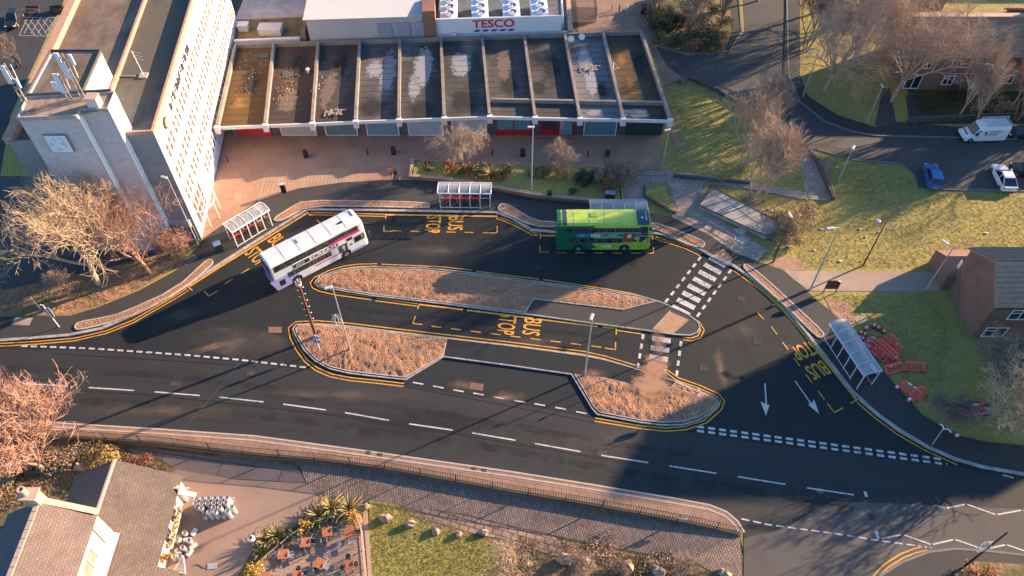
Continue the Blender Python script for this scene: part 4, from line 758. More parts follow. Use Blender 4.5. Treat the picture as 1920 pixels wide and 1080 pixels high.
# right: fenced store
fs=thing('palisade_compound','grey palisade fenced compound beside the supermarket side wall','fence',G(1092,40)); mb=MB(); a=G(1070,41); b=G(1117,42)
for k in range(26):
    p=a+(b-a)*k/25; mb.box(p.x,p.y,1.2,.07,.03,2.4)
for z in (.5,2.0): mb.box((a.x+b.x)/2,a.y+.05,z,(b-a).length,.05,.06)
for k in range(14): mb.box(b.x+.02,b.y+k*.5,1.2,.03,.07,2.4)
mb.build('pales',mat('grey_palisade',(.16,.165,.16),.7,var=.2),fs,True)
# --- right hand brick house (and unseen buildings added outside the frame to throw shade)
TILES=wavemat('corrugated_tiles',(.20,.17,.15),(.15,.13,.115),.55,'Y',.9,.12)
def house(name,label,cat,x0,x1,yf,ridge_y,yb,ze,zr,winspec,z0=0,roofm=None,wall=None):
    t=thing(name,label,cat,(x0,yf,z0)); wall=wall or BRWN
    mb=MB(); n=8
    prof=[(yf,z0),(yf,ze),(ridge_y,zr-.1),(yb,ze),(yb,z0)]
    mb.add([(x0,y,z) for y,z in prof]+[(x1,y,z) for y,z in prof],[(0,1,2,3,4),(9,8,7,6,5),(0,5,6,1),(4,3,8,9)]); mb.build('wall',wall,t,True)
    for (ya,za,yb2,zb) in ((yf-.35,ze-.22,ridge_y,zr),(yb+.35,ze-.22,ridge_y,zr)):
        mb=MB(); e=.25
        b4=[(x0-e,ya,za-.1),(x1+e,ya,za-.1),(x1+e,yb2,zb-.1),(x0-e,yb2,zb-.1)]; mb.hexa(b4,[(x,y,z+.16) for x,y,z in b4])
        nrow=9
        for r in range(nrow):   # ridged rows of tiles
            f=(r+.5)/nrow; y=ya+(yb2-ya)*f; z=za+(zb-za)*f; mb.box((x0+x1)/2,y,z+.12,x1-x0+2*e,.14,.2)
        mb.build('roof',roofm or mat('old_roof_tile',(.34,.225,.16),1.0,var=.16,scale=1.2,spec=.1),t,True)
    mb=MB(); mb.box((x0+x1)/2,yf-.42,ze-.28,x1-x0+.3,.14,.12); mb.build('gutter',mat('dark_gutter',(.05,.05,.05),.5,var=0),t,True)
    for (x,z,w,h,kind) in winspec:
        f=MB(); y=yf-.03
        f.box(x,y,z+h/2+.04,w+.16,.1,.08); f.box(x,y,z-h/2-.04,w+.2,.16,.1); f.box(x-w/2-.03,y,z,.08,.1,h); f.box(x+w/2+.03,y,z,.08,.1,h); f.box(x,y,z,.08,.1,h)
        if kind!='d': f.box(x-w/4,y,z+h*.2,w/2,.1,.07)
        fo=f.build('window' if kind!='d' else 'door',WFR,t,True); p=MB(); p.box(x,yf+.0,z,w,.06,h); p.build('pane',GLASS,fo,True)
        if kind=='p': q=MB(); q.box(x,yf-.08,z-h/2-.5,w+.1,.06,.75); q.build('white_panel',WFR,t,True)
    return t
HX=45.25
bh=house('brick_house','brown brick end house with stepped gable and ridged tile roof right of the red barriers','house',HX,HX+17,45.3,48.3,52.0,5.75,8.2,[(HX+3.0,4.0,1.9,1.3,'w'),(HX+1.9,1.2,2.0,1.3,'w'),(HX+6.2,4.4,1.6,1.1,'w'),(HX+7.0,2.6,1.4,1.2,'w')])
mb=MB(); mb.add([(HX-.9,51.6,0),(HX-.9,55.2,0),(HX-.9,55.2,2.0),(HX-.9,53.4,3.1),(HX-.9,51.6,2.0),(HX+4,51.6,0),(HX+4,55.2,0),(HX+4,55.2,2.0),(HX+4,53.4,3.1),(HX+4,51.6,2.0)],[(0,1,2,3,4),(9,8,7,6,5),(0,4,9,5),(1,6,7,2),(2,7,8,3),(4,3,8,9)]); mb.build('lean_to_porch',BRWN,bh,True)
mb=MB(); mb.box(HX-.05,52.1,3.3,.08,.35,1.0); mb.build('boiler_flue',WFR,bh,True)
mb=MB(); mb.tube([(HX-.04,51.7,3.0),(HX-.04,49.0,.3)],.03,4); mb.build('cable',MATS['dark_gutter'],bh,True)
ab=thing('added_shade_block','made up tall brick block added out of view to shade the junction','apartment block',(95,69,0)); mb=MB(); mb.prism([(79,63.8),(112,63.8),(116,71.4),(83.2,71.1)],0,22); mb.build('wall',BRWN,ab,True); mb=MB(); mb.prism([(79.4,64.2),(111.6,64.2),(115.6,71),(83.6,70.7)],22,22.3); mb.build('roof',FELT,ab,True)  # unseen block made up to cast the junction's long shade
for f_ in range(6):
    for k in range(7): w_=MB(); w_.box(82+k*4.2,63.77,2+f_*3.4,1.6,.1,1.4); w_.build('window',GLASS,ab,True)
house('terraced_house','unseen brick terrace added far beyond the top right corner for its shade','terrace',84,122,116,120,124,6,9.6,[])  # added out of view to darken the ground behind the terraces
house('terraced_house','unseen long brick terrace added beyond the upper right edge to shade the road','terrace',73,110,84,88,92,5.8,9.0,[])  # added beyond the frame so its shade reaches the estate road
# --- terraces top right
ty=G(1800,168).y
TW=[]
x0=G(1690,168).x; 
tt=house('terraced_house','brick terrace with ridged tile roof and white windows behind the bare trees','terrace',x0,x0+14.5,ty,ty+4.6,ty+9,5.3,7.7,[(x0+1.8,4.0,1.0,1.2,'w'),(x0+6.0,4.2,2.2,1.3,'w'),(x0+1.0,1.3,1.8,2.0,'d'),(x0+5.4,1.5,1.2,1.2,'w'),(x0+9.6,1.7,1.9,1.2,'p'),(x0+13,1.6,1.2,1.1,'w'),(x0+11,4.3,1.0,.7,'w')])
mb=MB(); mb.box(x0+7.2,ty+4.65,7.85,14.9,.8,.12); mb.build('ridge_cap',mat('tan_ridge',(.46,.32,.22),.9,var=.12),tt,True)
t2=house('terraced_house','taller next terrace at the right edge with a tan ridge cap','terrace',x0+14.6,x0+38,ty+.3,ty+5,ty+9.4,5.7,8.4,[(x0+16.5,4.3,1.1,1.1,'w'),(x0+20.5,4.6,1.3,1.2,'w'),(x0+18.6,1.6,2.0,1.3,'p'),(x0+23.5,4.3,1.1,1.1,'w')])
mb=MB(); mb.box(x0+26,ty+5.05,8.55,23,.9,.12); mb.build('ridge_cap',MATS['tan_ridge'],t2,True)
ch=[G(1765,0,3).x,G(1765,0,3).y]
house('garden_outbuilding','tan roofed outbuilding with a hipped end above the terrace','outbuilding',G(1735,10).x,G(1762,10).x,G(1750,18).y,G(1750,18).y+3,G(1750,18).y+6,3.2,5.2,[],roofm=MATS['tan_ridge'])
# --- public house lower left (stands on the lower level)
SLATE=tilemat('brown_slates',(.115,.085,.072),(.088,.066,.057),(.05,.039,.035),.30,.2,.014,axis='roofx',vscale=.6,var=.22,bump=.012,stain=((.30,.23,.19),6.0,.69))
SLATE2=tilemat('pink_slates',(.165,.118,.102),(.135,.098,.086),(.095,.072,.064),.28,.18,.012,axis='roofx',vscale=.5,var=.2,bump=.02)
CREAM=mat('cream_render',(.80,.73,.62),.85,var=.06,scale=1.5,bump=.01,bscale=20)
pub=thing('public_house','white rendered pub with two brown slate roofs and a stone chimney','pub',(-33,24,-.6))
rx,rz_,ex,ez=-32.45,5.15,-28.15,2.25; yb=29.7; yf=10.0
def gable(mb,xl,xr,xm,ze,zr,y0,y1,z0=-.6): mb.add([(xl,y0,z0),(xr,y0,z0),(xr,y0,ze),(xm,y0,zr),(xl,y0,ze),(xl,y1,z0),(xr,y1,z0),(xr,y1,ze),(xm,y1,zr),(xl,y1,ze)],[(0,1,2,3,4),(9,8,7,6,5),(1,6,7,2),(0,4,9,5)])
mb=MB(); gable(mb,-36.6,ex-.1,rx,ez,rz_-.12,yf,yb-.15); mb.build('wall',CREAM,pub,True)
def slope(name,x0,z0,x1,z1,ya,yb_,m,th=.14):
    mb=MB(); b4=[(x0,ya,z0),(x1,ya,z1),(x1,yb_,z1),(x0,yb_,z0)]; mb.hexa([(x,y,z-th) for x,y,z in b4],b4); return mb.build(name,m,pub,True)
slope('roof',rx,rz_,ex+.25,ez-.1,yf,yb,SLATE); slope('roof',-36.9,2.2,rx-.01,rz_-.01,yf,yb+.02,mat('shade_side_slates',(.10,.085,.08),.9,var=.3,scale=4,bump=.02))  # left slope's shade put into a separate slate colour
mb=MB(); mb.tube([(rx,yf,rz_+.02),(rx,yb,rz_+.02)],.16,6); mb.build('ridge_tiles',mat('stone_ridge',(.40,.29,.23),.9,var=.2,scale=4),pub,True)
gx=-31.2
mb=MB(); gable(mb,-37.4,gx,-34.3,7.75,9.9,8,24.05,0); mb.build('tall_wall',CREAM,pub,True)
slope('roof',-34.3,10.05,gx+.2,7.7,8,24.0,SLATE2); slope('roof',-37.7,7.65,-34.31,10.04,8,24.02,mat('shade_side_slates_blue',(.08,.08,.085),.9,var=.3,scale=4,bump=.02))  # shaded left slope painted darker and bluer than the right one
mb=MB()
for k in range(24): mb.box(-34.3,8.3+k*.66,10.08,.34,.62,.12)
mb.build('ridge_tiles',MATS['stone_ridge'],pub,True)
mb=MB(); b4=[(-34.6,23.9,9.95),(gx+.1,23.9,7.7),(gx+.1,24.35,7.7),(-34.6,24.35,9.95)]; mb.hexa([(x,y,z-.3) for x,y,z in b4],[(x,y,z+.28) for x,y,z in b4]); mb.build('gable_coping',mat('sandstone_coping',(.47,.33,.23),.9,var=.2,scale=2),pub,True)
mb=MB(); mb.box(-34.6,24.1,10.2,1.05,.8,1.5); mb.box(-34.6,24.1,10.98,1.25,1.0,.16); ck=mb.build('chimney',MATS['sandstone_coping'],pub,True); mb=MB(); mb.lathe([(.24,11.05),(.2,11.7),(.26,11.72),(.26,11.82),(.16,11.82),(.16,11.5)],12,c=(-34.8,24.1,0)); mb.build('chimney_pot',mat('clay_pot',(.50,.34,.27),.8,var=.15),ck,True)
mb=MB(); mb.tube([(gx+.04,23.0,7.6),(gx+.04,22.9,4.9)],.06,6); mb.tube([(gx+.05,8,7.62),(gx+.05,23.9,7.62)],.09,6); mb.build('drain_pipe',mat('brown_pipe',(.28,.15,.1),.6,var=.1),pub,True)
f=MB(); wy=20.8; 
for y in (wy-1.0,wy+.1,wy+.95): f.box(gx+.04,y,6.15,.12,.1,1.7)
for z in (5.3,7.0): f.box(gx+.04,wy,z,.14,2.05,.1)
fo=f.build('window',WFR,pub,True); p=MB(); p.box(gx+.02,wy,6.15,.04,1.95,1.65); p.build('pane',mat('tan_glass',(.30,.22,.17),.3,var=.3,scale=2),fo,True)
mb=MB(); mb.hexa([(gx+.02,8,4.2),(gx+.5,8,4.05),(gx+.5,23.9,4.05),(gx+.02,23.9,4.2)],[(gx+.02,8,4.55),(gx+.5,8,4.2),(gx+.5,23.9,4.2),(gx+.02,23.9,4.55)]); mb.build('lead_flashing',mat('lead_grey',(.42,.38,.37),.6,var=.15),pub,True)
for i,(y,l) in enumerate(((26.6,1.7),(24.9,1.5))):   # windows and planters of the front
    f=MB(); f.box(ex-.02,y,1.75,.1,1.2,.08); f.box(ex-.02,y,.75,.14,1.3,.1); f.box(ex-.02,y-.6,1.25,.1,.08,1.0); f.box(ex-.02,y+.6,1.25,.1,.08,1.0); fo=f.build('window',WFR,pub,True); p=MB(); p.box(ex-.06,y,1.25,.06,1.15,1.0); p.build('pane',GLASS,fo,True)
mb=MB(); mb.box(ex+.55,28.5,2.35,1.3,.12,.1,.0); mb.box(ex+.1,28.6,.6,.3,.3,3.4); mb.hexa([(ex,28.1,1.9),(ex+1.5,28.1,1.3),(ex+1.5,28.5,1.3),(ex,28.5,1.9)],[(ex,28.1,2.1),(ex+1.5,28.1,1.5),(ex+1.5,28.5,1.5),(ex,28.5,2.1)]); mb.build('porch_frame',mat('cream_timber',(.66,.52,.40),.7,var=.1),pub,True)
mb=MB(); gable(mb,-29.5,-26.9,-28.2,.6,1.6,12,22.0); mb.build('porch_wall',CREAM,pub,True); mb=MB()
for (xa,za,xb,zb) in ((-28.2,1.75,-26.7,.55),(-29.7,.55,-28.21,1.74)):
    b4=[(xa,12,za),(xb,12,zb),(xb,22.2,zb),(xa,22.2,za)]; mb.hexa([(x,y,z-.12) for x,y,z in b4],b4)
mb.build('porch_roof',SLATE,pub,True)
# ================================================================ VEHICLES
TYRE=mat('tyre_rubber',(.02,.02,.02),.9,var=.1); HUB=mat('wheel_metal',(.32,.32,.33),.4,var=.05,metal=.6); BLK=mat('black_trim',(.015,.015,.017),.45,var=0)
def wheel(parent,x,y,r,w):
    M_=Matrix.Translation((x,y,r))@Matrix.Rotation(R(90),4,'X'); wl=MB(); wl.lathe([(r*.55,-w/2),(r*.93,-w/2),(r,-w/2+.05),(r,w/2-.05),(r*.93,w/2),(r*.55,w/2)],18,M=M_); o=wl.build('wheel',TYRE,parent)
    h=MB(); h.lathe([(.05,-w/2-.01),(r*.56,-w/2-.005),(r*.56,w/2+.005),(.05,w/2+.01)],12,M=M_); h.build('rim',HUB,o); return o
def bus(name,label,rear,front,L,col,deco):
    """rear/front: pixels where the near side meets the ground; local x forward, near side at -y"""
    a,b=G(*rear),G(*front); d=(b-a).normalized(); nrm=Vector((-d.y,d.x,0)); Wd=2.5; Hh=4.25; c=(a+b)/2+nrm*Wd/2
    t=thing(name,label,'bus',c,math.atan2(d.y,d.x)); mb=MB(); hw=Wd/2
    prof=[(-hw,.28),(-hw,3.75),(-hw+.1,4.0),(-hw+.32,4.17),(-hw+.7,4.25),(hw-.7,4.25),(hw-.32,4.17),(hw-.1,4.0),(hw,3.75),(hw,.28)]
    st=[(-L/2,.96,.985,.1),(-L/2+.12,1,1,0),(L/2-.9,1,1,0),(L/2-.35,.985,.995,.0),(L/2-.08,.92,.97,.05),(L/2,.82,.93,.15)]
    def sec(x,sy,sz,dz):
        out=[]
        for y,z in prof:
            rake=-.28*max(0,(z-2.2)/2.0)**1.5 if x>L/2-1 else 0
            out.append((x+rake,y*sy,(z-.28)*sz+.28+dz*.2))
        return out
    mb.loft([sec(*s) for s in st],fm=lambda i,j:0); mb.build('body',[col['body']],t,smooth=False,bevel=.04)
    rf=MB(); e=.012   # roof skin
    pr=[(-hw+.1,4.0),(-hw+.32,4.17),(-hw+.7,4.25),(hw-.7,4.25),(hw-.32,4.17),(hw-.1,4.0)]
    def roofskin(x0,x1,m):
        r_=MB()
        for k in range(5):
            (y0,z0),(y1,z1)=pr[k],pr[k+1]; s0=1.005
            r_.add([(x0,y0*s0,z0+e),(x1,y0*s0,z0+e),(x1,y1*s0,z1+e),(x0,y1*s0,z1+e)],[(0,1,2,3)])
        r_.build('roof_panel',m,t)
    for x0,x1,m in col['roof']: roofskin(x0,x1,m)
    sm_=MB()
    for k in range(1,6):
        x=-L/2+L*k/6.2
        for j in range(5):
            (y0,z0),(y1,z1)=pr[j],pr[j+1]; q=.02; sm_.add([(x,y0*1.006,z0+q),(x+.05,y0*1.006,z0+q),(x+.05,y1*1.006,z1+q),(x,y1*1.006,z1+q)],[(0,1,2,3)])
    sm_.build('roof_seams',mat('seam_grey',(.20,.21,.21),.6,var=.1),t); hq=MB(); hq.box(-L*.12,.1,4.29,.7,.6,.07); hq.build('roof_hatch',col.get('hatch',col['body']),t,bevel=.02)
    for s in (-1,1):
        for x in (-L/2+2.35,L/2-2.75): 
            arch=MB(); arch.lathe([(.57,-.03),(.57,.03)],20,0,M=Matrix.Translation((x,s*(hw-.005),.55))@Matrix.Rotation(R(90),4,'X')); arch.build('wheel_arch',BLK,t); wheel(t,x,s*(hw-.13),.48,.3)
    deco(t,L,hw,Hh); return t
def panel(t,name,m,x0,x1,z0,z1,y,dy=.02,slant=0.0):
    mb=MB(); s=math.copysign(1,y); mb.hexa([(x0,y,z0),(x1,y,z0),(x1,y+dy*s,z0),(x0,y+dy*s,z0)],[(x0+slant,y,z1),(x1+slant,y,z1),(x1+slant,y+dy*s,z1),(x0+slant,y+dy*s,z1)]); return mb.build(name,m,t)
BG=mat('bus_glass',(.035,.04,.042),.12,var=.9,scale=2.6,spec=.6); POLE=mat('bus_pillar',(.10,.11,.11),.6,var=0)
def busglass(t,L,hw,x0,x1,z0,z1,n,side=-1):
    mb=MB(); y=side*hw; mb.box((x0+x1)/2,y+side*.009,(z0+z1)/2,x1-x0,.018,z1-z0)
    for k in range(1,n): mb.box(x0+(x1-x0)*k/n,side*(hw+.02),(z0+z1)/2,.06,.02,z1-z0-.1,mi=1)
    mb.build('side_window',[BG,POLE],t)
def front_end(t,L,hw,led):
    for nm,x,z0,z1,w in (('upper_windscreen',L/2-.30,2.75,3.65,2.05),('windscreen',L/2-.02,1.25,2.25,2.1)):
        mb=MB(); mb.hexa([(x-.25,-w/2,z0),(x-.02,-w/2+.1,z0),(x-.02,w/2-.1,z0),(x-.25,w/2,z0)],[(x-.4,-w/2,z1),(x-.16,-w/2+.1,z1),(x-.16,w/2-.1,z1),(x-.4,w/2,z1)]); mb.build(nm,BG,t)
    for s in (-1,1): mb=MB(); mb.box(L/2-.06,s*.85,.72,.16,.35,.22); mb.build('headlight',mat('headlight_glass',(.7,.72,.74),.2,var=0),t,bevel=.03)
    for s in (-1,1): mb=MB(); mb.tube([(L/2-.25,s*hw,2.5),(L/2+.18,s*(hw+.2),2.45)],.03,4); mb.box(L/2+.18,s*(hw+.22),2.2,.08,.22,.45); mb.build('wing_mirror',BLK,t)
    for s in (-1,1): mb=MB(); mb.box(-L/2+.0,s*1.0,1.2,.05,.14,.5); mb.build('tail_light',mat('tail_red',(.4,.02,.02),.4,var=0),t)
# white double decker
WB=mat('bus_white',(.53,.57,.57),.35,var=.10,scale=.7); LIL=mat('bus_lilac',(.30,.28,.52),.35,var=.05); PINK=mat('bus_pink',(.62,.03,.16),.4,var=.05); AD=mat('advert_black',(.03,.025,.025),.4,var=.2)
def deco_white(t,L,hw,H_):
    s=-hw
    panel(t,'rear_skirt',LIL,-L/2+.1,-L/2+2.9,.3,1.95,s,.012,slant=-.55); panel(t,'lower_skirt',LIL,L/2-2.0,L/2-.45,.3,.62,s,.014); 
    busglass(t,L,hw,-L/2+.35,L/2-.9,2.95,3.78,8); busglass(t,L,hw,-L/2+2.3,L/2-4.35,1.38,2.12,5)
    panel(t,'driver_window',BG,L/2-1.55,L/2-.35,1.5,2.35,s,.02); q=MB(); q.box(L/2-.62,s-.03,2.0,.3,.03,.5); q.build('cab_poster',mat('poster_yellow',(.6,.45,.12),.6,var=.6,scale=5),t)
    panel(t,'advert_board',AD,-L/2+2.35,L/2-3.45,2.22,2.82,s,.03); f=MB()
    for z in (2.19,2.85): f.box(-.55,s-.02,z,L-5.7,.05,.06)
    f.build('advert_frame',WFR,t)
    m=MB(); text(m,'SCREAM',(-L/2+4.1,s-.036,2.3),(1,0,0),(0,0,1),3.1,.42,bold=.03); text(m,'ONLY IN',(-L/2+2.6,s-.036,2.52),(1,0,0),(0,0,1),.95,.15); text(m,'CINEMAS',(-L/2+2.6,s-.036,2.32),(1,0,0),(0,0,1),.95,.15); m.build('advert_letters',WFR,t,recalc=False)
    panel(t,'advert_flash',mat('flash_red',(.55,.05,.03),.5,var=.1),L/2-4.15,L/2-3.55,2.34,2.76,s,.036)
    panel(t,'poster_panel',mat('poster_dark',(.05,.05,.055),.5,var=.6,scale=2),L/2-3.45,L/2-2.45,1.02,2.15,s,.03); q=MB(); q.blob((L/2-2.95,s-.03,1.72),(.2,.015,.22),2,.1,8,6); q.box(L/2-2.85,s-.03,1.3,.1,.012,.4); q.build('poster_figure',mat('poster_grey',(.35,.35,.37),.6,var=.3),t)
    panel(t,'small_window',BG,L/2-2.4,L/2-1.75,2.25,2.65,s,.022); panel(t,'small_vent',BLK,L/2-2.15,L/2-1.85,1.5,1.68,s,.02)
    panel(t,'pink_band',PINK,L/2-4.5,L/2-.75,2.85,3.02,s,.034)
    m=MB(); rg=random.Random(3)
    for k in range(26): m.box(L/2-4.4+k*.14,s-.03,3.06+rg.uniform(0,.12),.1,.012,.12+rg.uniform(0,.12))
    m.build('pink_lettering',PINK,t); m=MB()
    for k in range(14): m.box(L/2-6.2+k*.19,s-.02,1.1,.13,.012,.18)
    m.build('side_lettering',PINK,t)
    panel(t,'engine_grille',BLK,-L/2+.5,-L/2+1.1,.75,1.55,s,.022); panel(t,'engine_window',BG,-L/2+1.55,-L/2+2.25,1.38,2.1,s,.02)
    m=MB(); m.box(-L/2-.0,0,2.2,.06,2.42,3.6); m.build('rear_panel',LIL,t,bevel=.03); m=MB(); m.box(-L/2-.035,0,3.2,.05,2.1,.9); m.build('rear_window',BG,t); m=MB(); m.box(-L/2-.04,.0,1.95,.05,1.5,.35); m.build('rear_sign',BLK,t)
    m=MB(); m.box(L/2-2.3,-.3,4.29,.45,.25,.06); m.build('roof_hatch',BLK,t); m=MB(); m.box(L/2-.75,.3,4.28,.08,1.0,.06); m.build('roof_trim',POLE,t)
    front_end(t,L,hw,1)
bus('double_decker_bus','white double decker bus with lilac rear turning past the left shelter','x' and (532,544),(684,465),10.9,{'body':WB,'roof':[]},deco_white)
GR1=mat('bus_lime',(.24,.40,.05),.4,var=.10,scale=.8); GR2=mat('bus_dark_green',(.006,.10,.055),.35,var=.06); NAVY=mat('bus_navy',(.045,.06,.085),.4,var=.08); LIM2=mat('bus_lime_roof',(.36,.50,.075),.4,var=.08,scale=1)
def deco_green(t,L,hw,H_):
    s=-hw
    panel(t,'rear_side_panel',GR2,-L/2+.02,-L/2+3.8,.3,3.95,s,.012,slant=-1.1 if 0 else 0)
    panel(t,'lime_side_panel',GR1,-L/2+4.3,L/2-.42,.3,1.25,s,.014,slant=-.8); panel(t,'navy_flash',NAVY,-L/2+3.8,-L/2+4.45,.55,1.25,s,.016,slant=-.75)
    busglass(t,L,hw,-L/2+.7,L/2-1.3,3.02,3.68,9); panel(t,'side_window',BG,L/2-1.3,L/2-.55,2.95,3.75,s,.016)
    busglass(t,L,hw,-L/2+1.4,L/2-3.05,1.38,2.12,6)
    panel(t,'advert_board',mat('advert_blue',(.03,.13,.30),.4,var=.5,scale=.8),-L/2+1.95,L/2-1.15,2.36,2.86,s,.03)
    m=MB(); text(m,'SING',(-L/2+3.5,s-.036,2.42),(1,0,0),(0,0,1),.95,.36,bold=.02); text(m,'only in',(-L/2+2.3,s-.036,2.58),(1,0,0),(0,0,1),.45,.13); text(m,'CINEMAS',(-L/2+2.2,s-.036,2.42),(1,0,0),(0,0,1),.65,.12); text(m,'NOW SHOWING',(-L/2+5.3,s-.036,2.6),(1,0,0),(0,0,1),1.0,.12); text(m,'IN CINEMAS',(-L/2+5.4,s-.036,2.44),(1,0,0),(0,0,1),.8,.1); m.build('advert_letters',WFR,t,recalc=False)
    m=MB(); m.lathe([(.14,0),(.14,.02)],12,M=Matrix.Translation((-L/2+4.66,s-.03,2.6))@Matrix.Rotation(R(90),4,'X')); m.build('advert_spot',mat('spot_orange',(.6,.2,.05),.5,var=.1),t)
    panel(t,'poster_panel',mat('poster_brown',(.17,.05,.035),.5,var=.5,scale=3),L/2-3.0,L/2-1.85,1.5,2.9,s,.034); q=MB(); q.blob((L/2-2.42,s-.04,2.45),(.3,.015,.32),5,.15,10,7); q.build('poster_patch',mat('poster_pale',(.5,.35,.27),.6,var=.5,scale=4),t)
    panel(t,'driver_window',BG,L/2-1.3,L/2-.4,1.5,2.32,s,.02); panel(t,'small_vent',BLK,L/2-1.95,L/2-1.55,1.6,1.9,s,.02); q=MB(); q.box(L/2-.55,s-.03,1.85,.16,.02,.5); q.box(L/2-.75,s-.03,1.62,.25,.02,.2); q.build('cab_poster',mat('poster_yellow',(.6,.45,.12)),t)
    panel(t,'navy_front_panel',NAVY,L/2-1.1,L/2-.4,2.45,3.9,s,.013,slant=-.3)
    m=MB(); text(m,'Leeds',(-L/2+4.75,s-.03,.72),(1,0,0),(0,0,1),1.05,.3,bold=.02); m.build('side_name',WFR,t,recalc=False); m=MB(); text(m,'city',(-L/2+5.85,s-.03,.68),(1,0,0),(0,0,1),.68,.36); m.build('side_name',GR2,t,recalc=False)
    m=MB(); m.box(-L/2-.0,0,2.2,.06,2.42,3.7); m.build('rear_panel',GR2,t,bevel=.03)
    m=MB(); m.tube([(L/2-.75,-.7,4.3),(L/2-.75,.6,4.3)],.03,4); m.box(L/2-1.2,-.35,4.29,.16,.16,.1); m.build('roof_aerial',WFR,t); m=MB(); m.box(L/2-.3,-1.1,3.5,.25,.3,.35); m.build('destination_display',BLK,t)
    front_end(t,L,hw,1)
LB=(G(1217,471)-G(1043,472)).length
bus('double_decker_bus','green double decker bus with navy roof front parked in front of the hidden shelter',(1043,472),(1217,471),LB,{'body':GR1,'roof':[(-LB/2+.05,-LB/2+.35,GR2),(-LB/2+.5,-LB/2+.95,NAVY),(-LB/2+.96,LB/2-1.75,LIM2),(LB/2-1.75,LB/2-.45,NAVY)]},deco_green)
def car(name,label,cat,px,dirpx,L,Wd,Hh,col,kind='hatch',group=None):
    c=G(*px); d=(G(*dirpx)-c).normalized(); t=thing(name,label,cat,c,math.atan2(d.y,d.x),group)
    hb=Hh*.60; hw=Wd/2
    def sec(x,w,zb,zt,r=.12): return [(x,-w,zb),(x,-w*1.0,zt*.62+zb*.38),(x,-w+.04,zt-r*.6),(x,-w+r+.05,zt),(x,w-r-.05,zt),(x,w-.04,zt-r*.6),(x,w,zt*.62+zb*.38),(x,w,zb)]
    b=MB(); k=L/2
    b.loft([sec(-k,hw*.80,.34,hb*.80),sec(-k+.14,hw*.93,.22,hb*.97),sec(-k*.55,hw,.2,hb),sec(k*.25,hw,.2,hb*.99),sec(k*.62,hw*.97,.2,hb*.90),sec(k-.22,hw*.88,.22,hb*.76),sec(k,hw*.70,.32,hb*.58)]); b.build('body',col,t,bevel=.03)
    if kind=='van':
        pass
    x0,x1,x2,x3={'hatch':(-k+.18,-k+.62,k*.02,k*.42),'coupe':(-k+.30,-k*.42,k*.02,k*.46)}[kind]
    g=MB(); e=hw*.9; rw=hw*.70
    g.hexa([(x0,-e,hb-.04),(x3,-e,hb-.06),(x3,e,hb-.06),(x0,e,hb-.04)],[(x1,-rw,Hh-.05),(x2,-rw,Hh-.05),(x2,rw,Hh-.05),(x1,rw,Hh-.05)]); g.build('windows',glassmat('car_glass',(.02,.028,.032),.08),t)
    r=MB(); r.loft([[(x1-.10,-rw*.86,Hh-.1),(x1-.10,rw*.86,Hh-.1),(x1-.10,rw*.86,Hh-.07),(x1-.10,-rw*.86,Hh-.07)],[(x1+.12,-rw-.03,Hh-.08),(x1+.12,rw+.03,Hh-.08),(x1+.12,rw*.9,Hh),(x1+.12,-rw*.9,Hh)],[(x2-.15,-rw-.03,Hh-.08),(x2-.15,rw+.03,Hh-.08),(x2-.15,rw*.9,Hh),(x2-.15,-rw*.9,Hh)],[(x2+.06,-rw*.9,Hh-.1),(x2+.06,rw*.9,Hh-.1),(x2+.06,rw*.85,Hh-.06),(x2+.06,-rw*.85,Hh-.06)]])
    for s in (-1,1):
        for (xa,xb) in ((x0,x1),(x3,x2),((x0+x3)/2,(x1+x2)/2)): r.tube([(xa,s*e*.99,hb-.03),(xb,s*rw,Hh-.06)],.045,5)
    r.build('roof',col,t)
    for s in (-1,1):
        for x in (-k*.60,k*.62): wheel(t,x,s*(hw-.11),.31,.2)
        m=MB(); m.box(k-.2,s*hw*.62,hb*.66,.2,.34,.14); m.build('headlight',MATS['headlight_glass'],t,bevel=.03)
        m=MB(); m.box(-k+.10,s*hw*.74,hb*.84,.16,.22,.2); m.build('tail_light',MATS['tail_red'],t,bevel=.02)
        m=MB(); m.box(x3-.25,s*(hw+.06),hb+.06,.12,.18,.12); m.build('wing_mirror',col,t,bevel=.02)
    m=MB(); m.box(-k-.0,0,.55,.04,.52,.12); m.build('number_plate',mat('plate_yellow',(.6,.45,.05),.5,var=0),t); m=MB(); m.box(k-.01,0,.45,.06,hw*1.0,.14); m.build('grille',BLK,t)
    return t
BLUE=mat('car_blue',(.015,.13,.33),.3,var=.03); CWH=mat('car_white',(.72,.72,.73),.3,var=.02); CBK=mat('car_black',(.018,.019,.022),.25,var=.1)
car('parked_car','blue hatchback parked nose to the road at the edge of the green','car',(1746,336),(1738,300),4.1,1.72,1.52,BLUE)
car('parked_car','white coupe parked beside the green right of the blue hatchback','car',(1878,338),(1862,305),4.4,1.8,1.42,CWH,'coupe')
car('parked_car','black car cut off by the right edge beside the white coupe','car',(1926,326),(1906,322),4.3,1.8,1.45,CBK)
car('parked_car','black car nose to the rear of the white van','car',(1920,256),(1890,253),4.3,1.76,1.42,CBK)
car('parked_car','dark hatchback in the shaded car park at the top left','car',(29,42),(22,56),4.1,1.75,1.5,CBK)
car('parked_car','dark car at the top by the orange posts','car',(1216,14),(1224,-6),4.3,1.78,1.45,CBK)
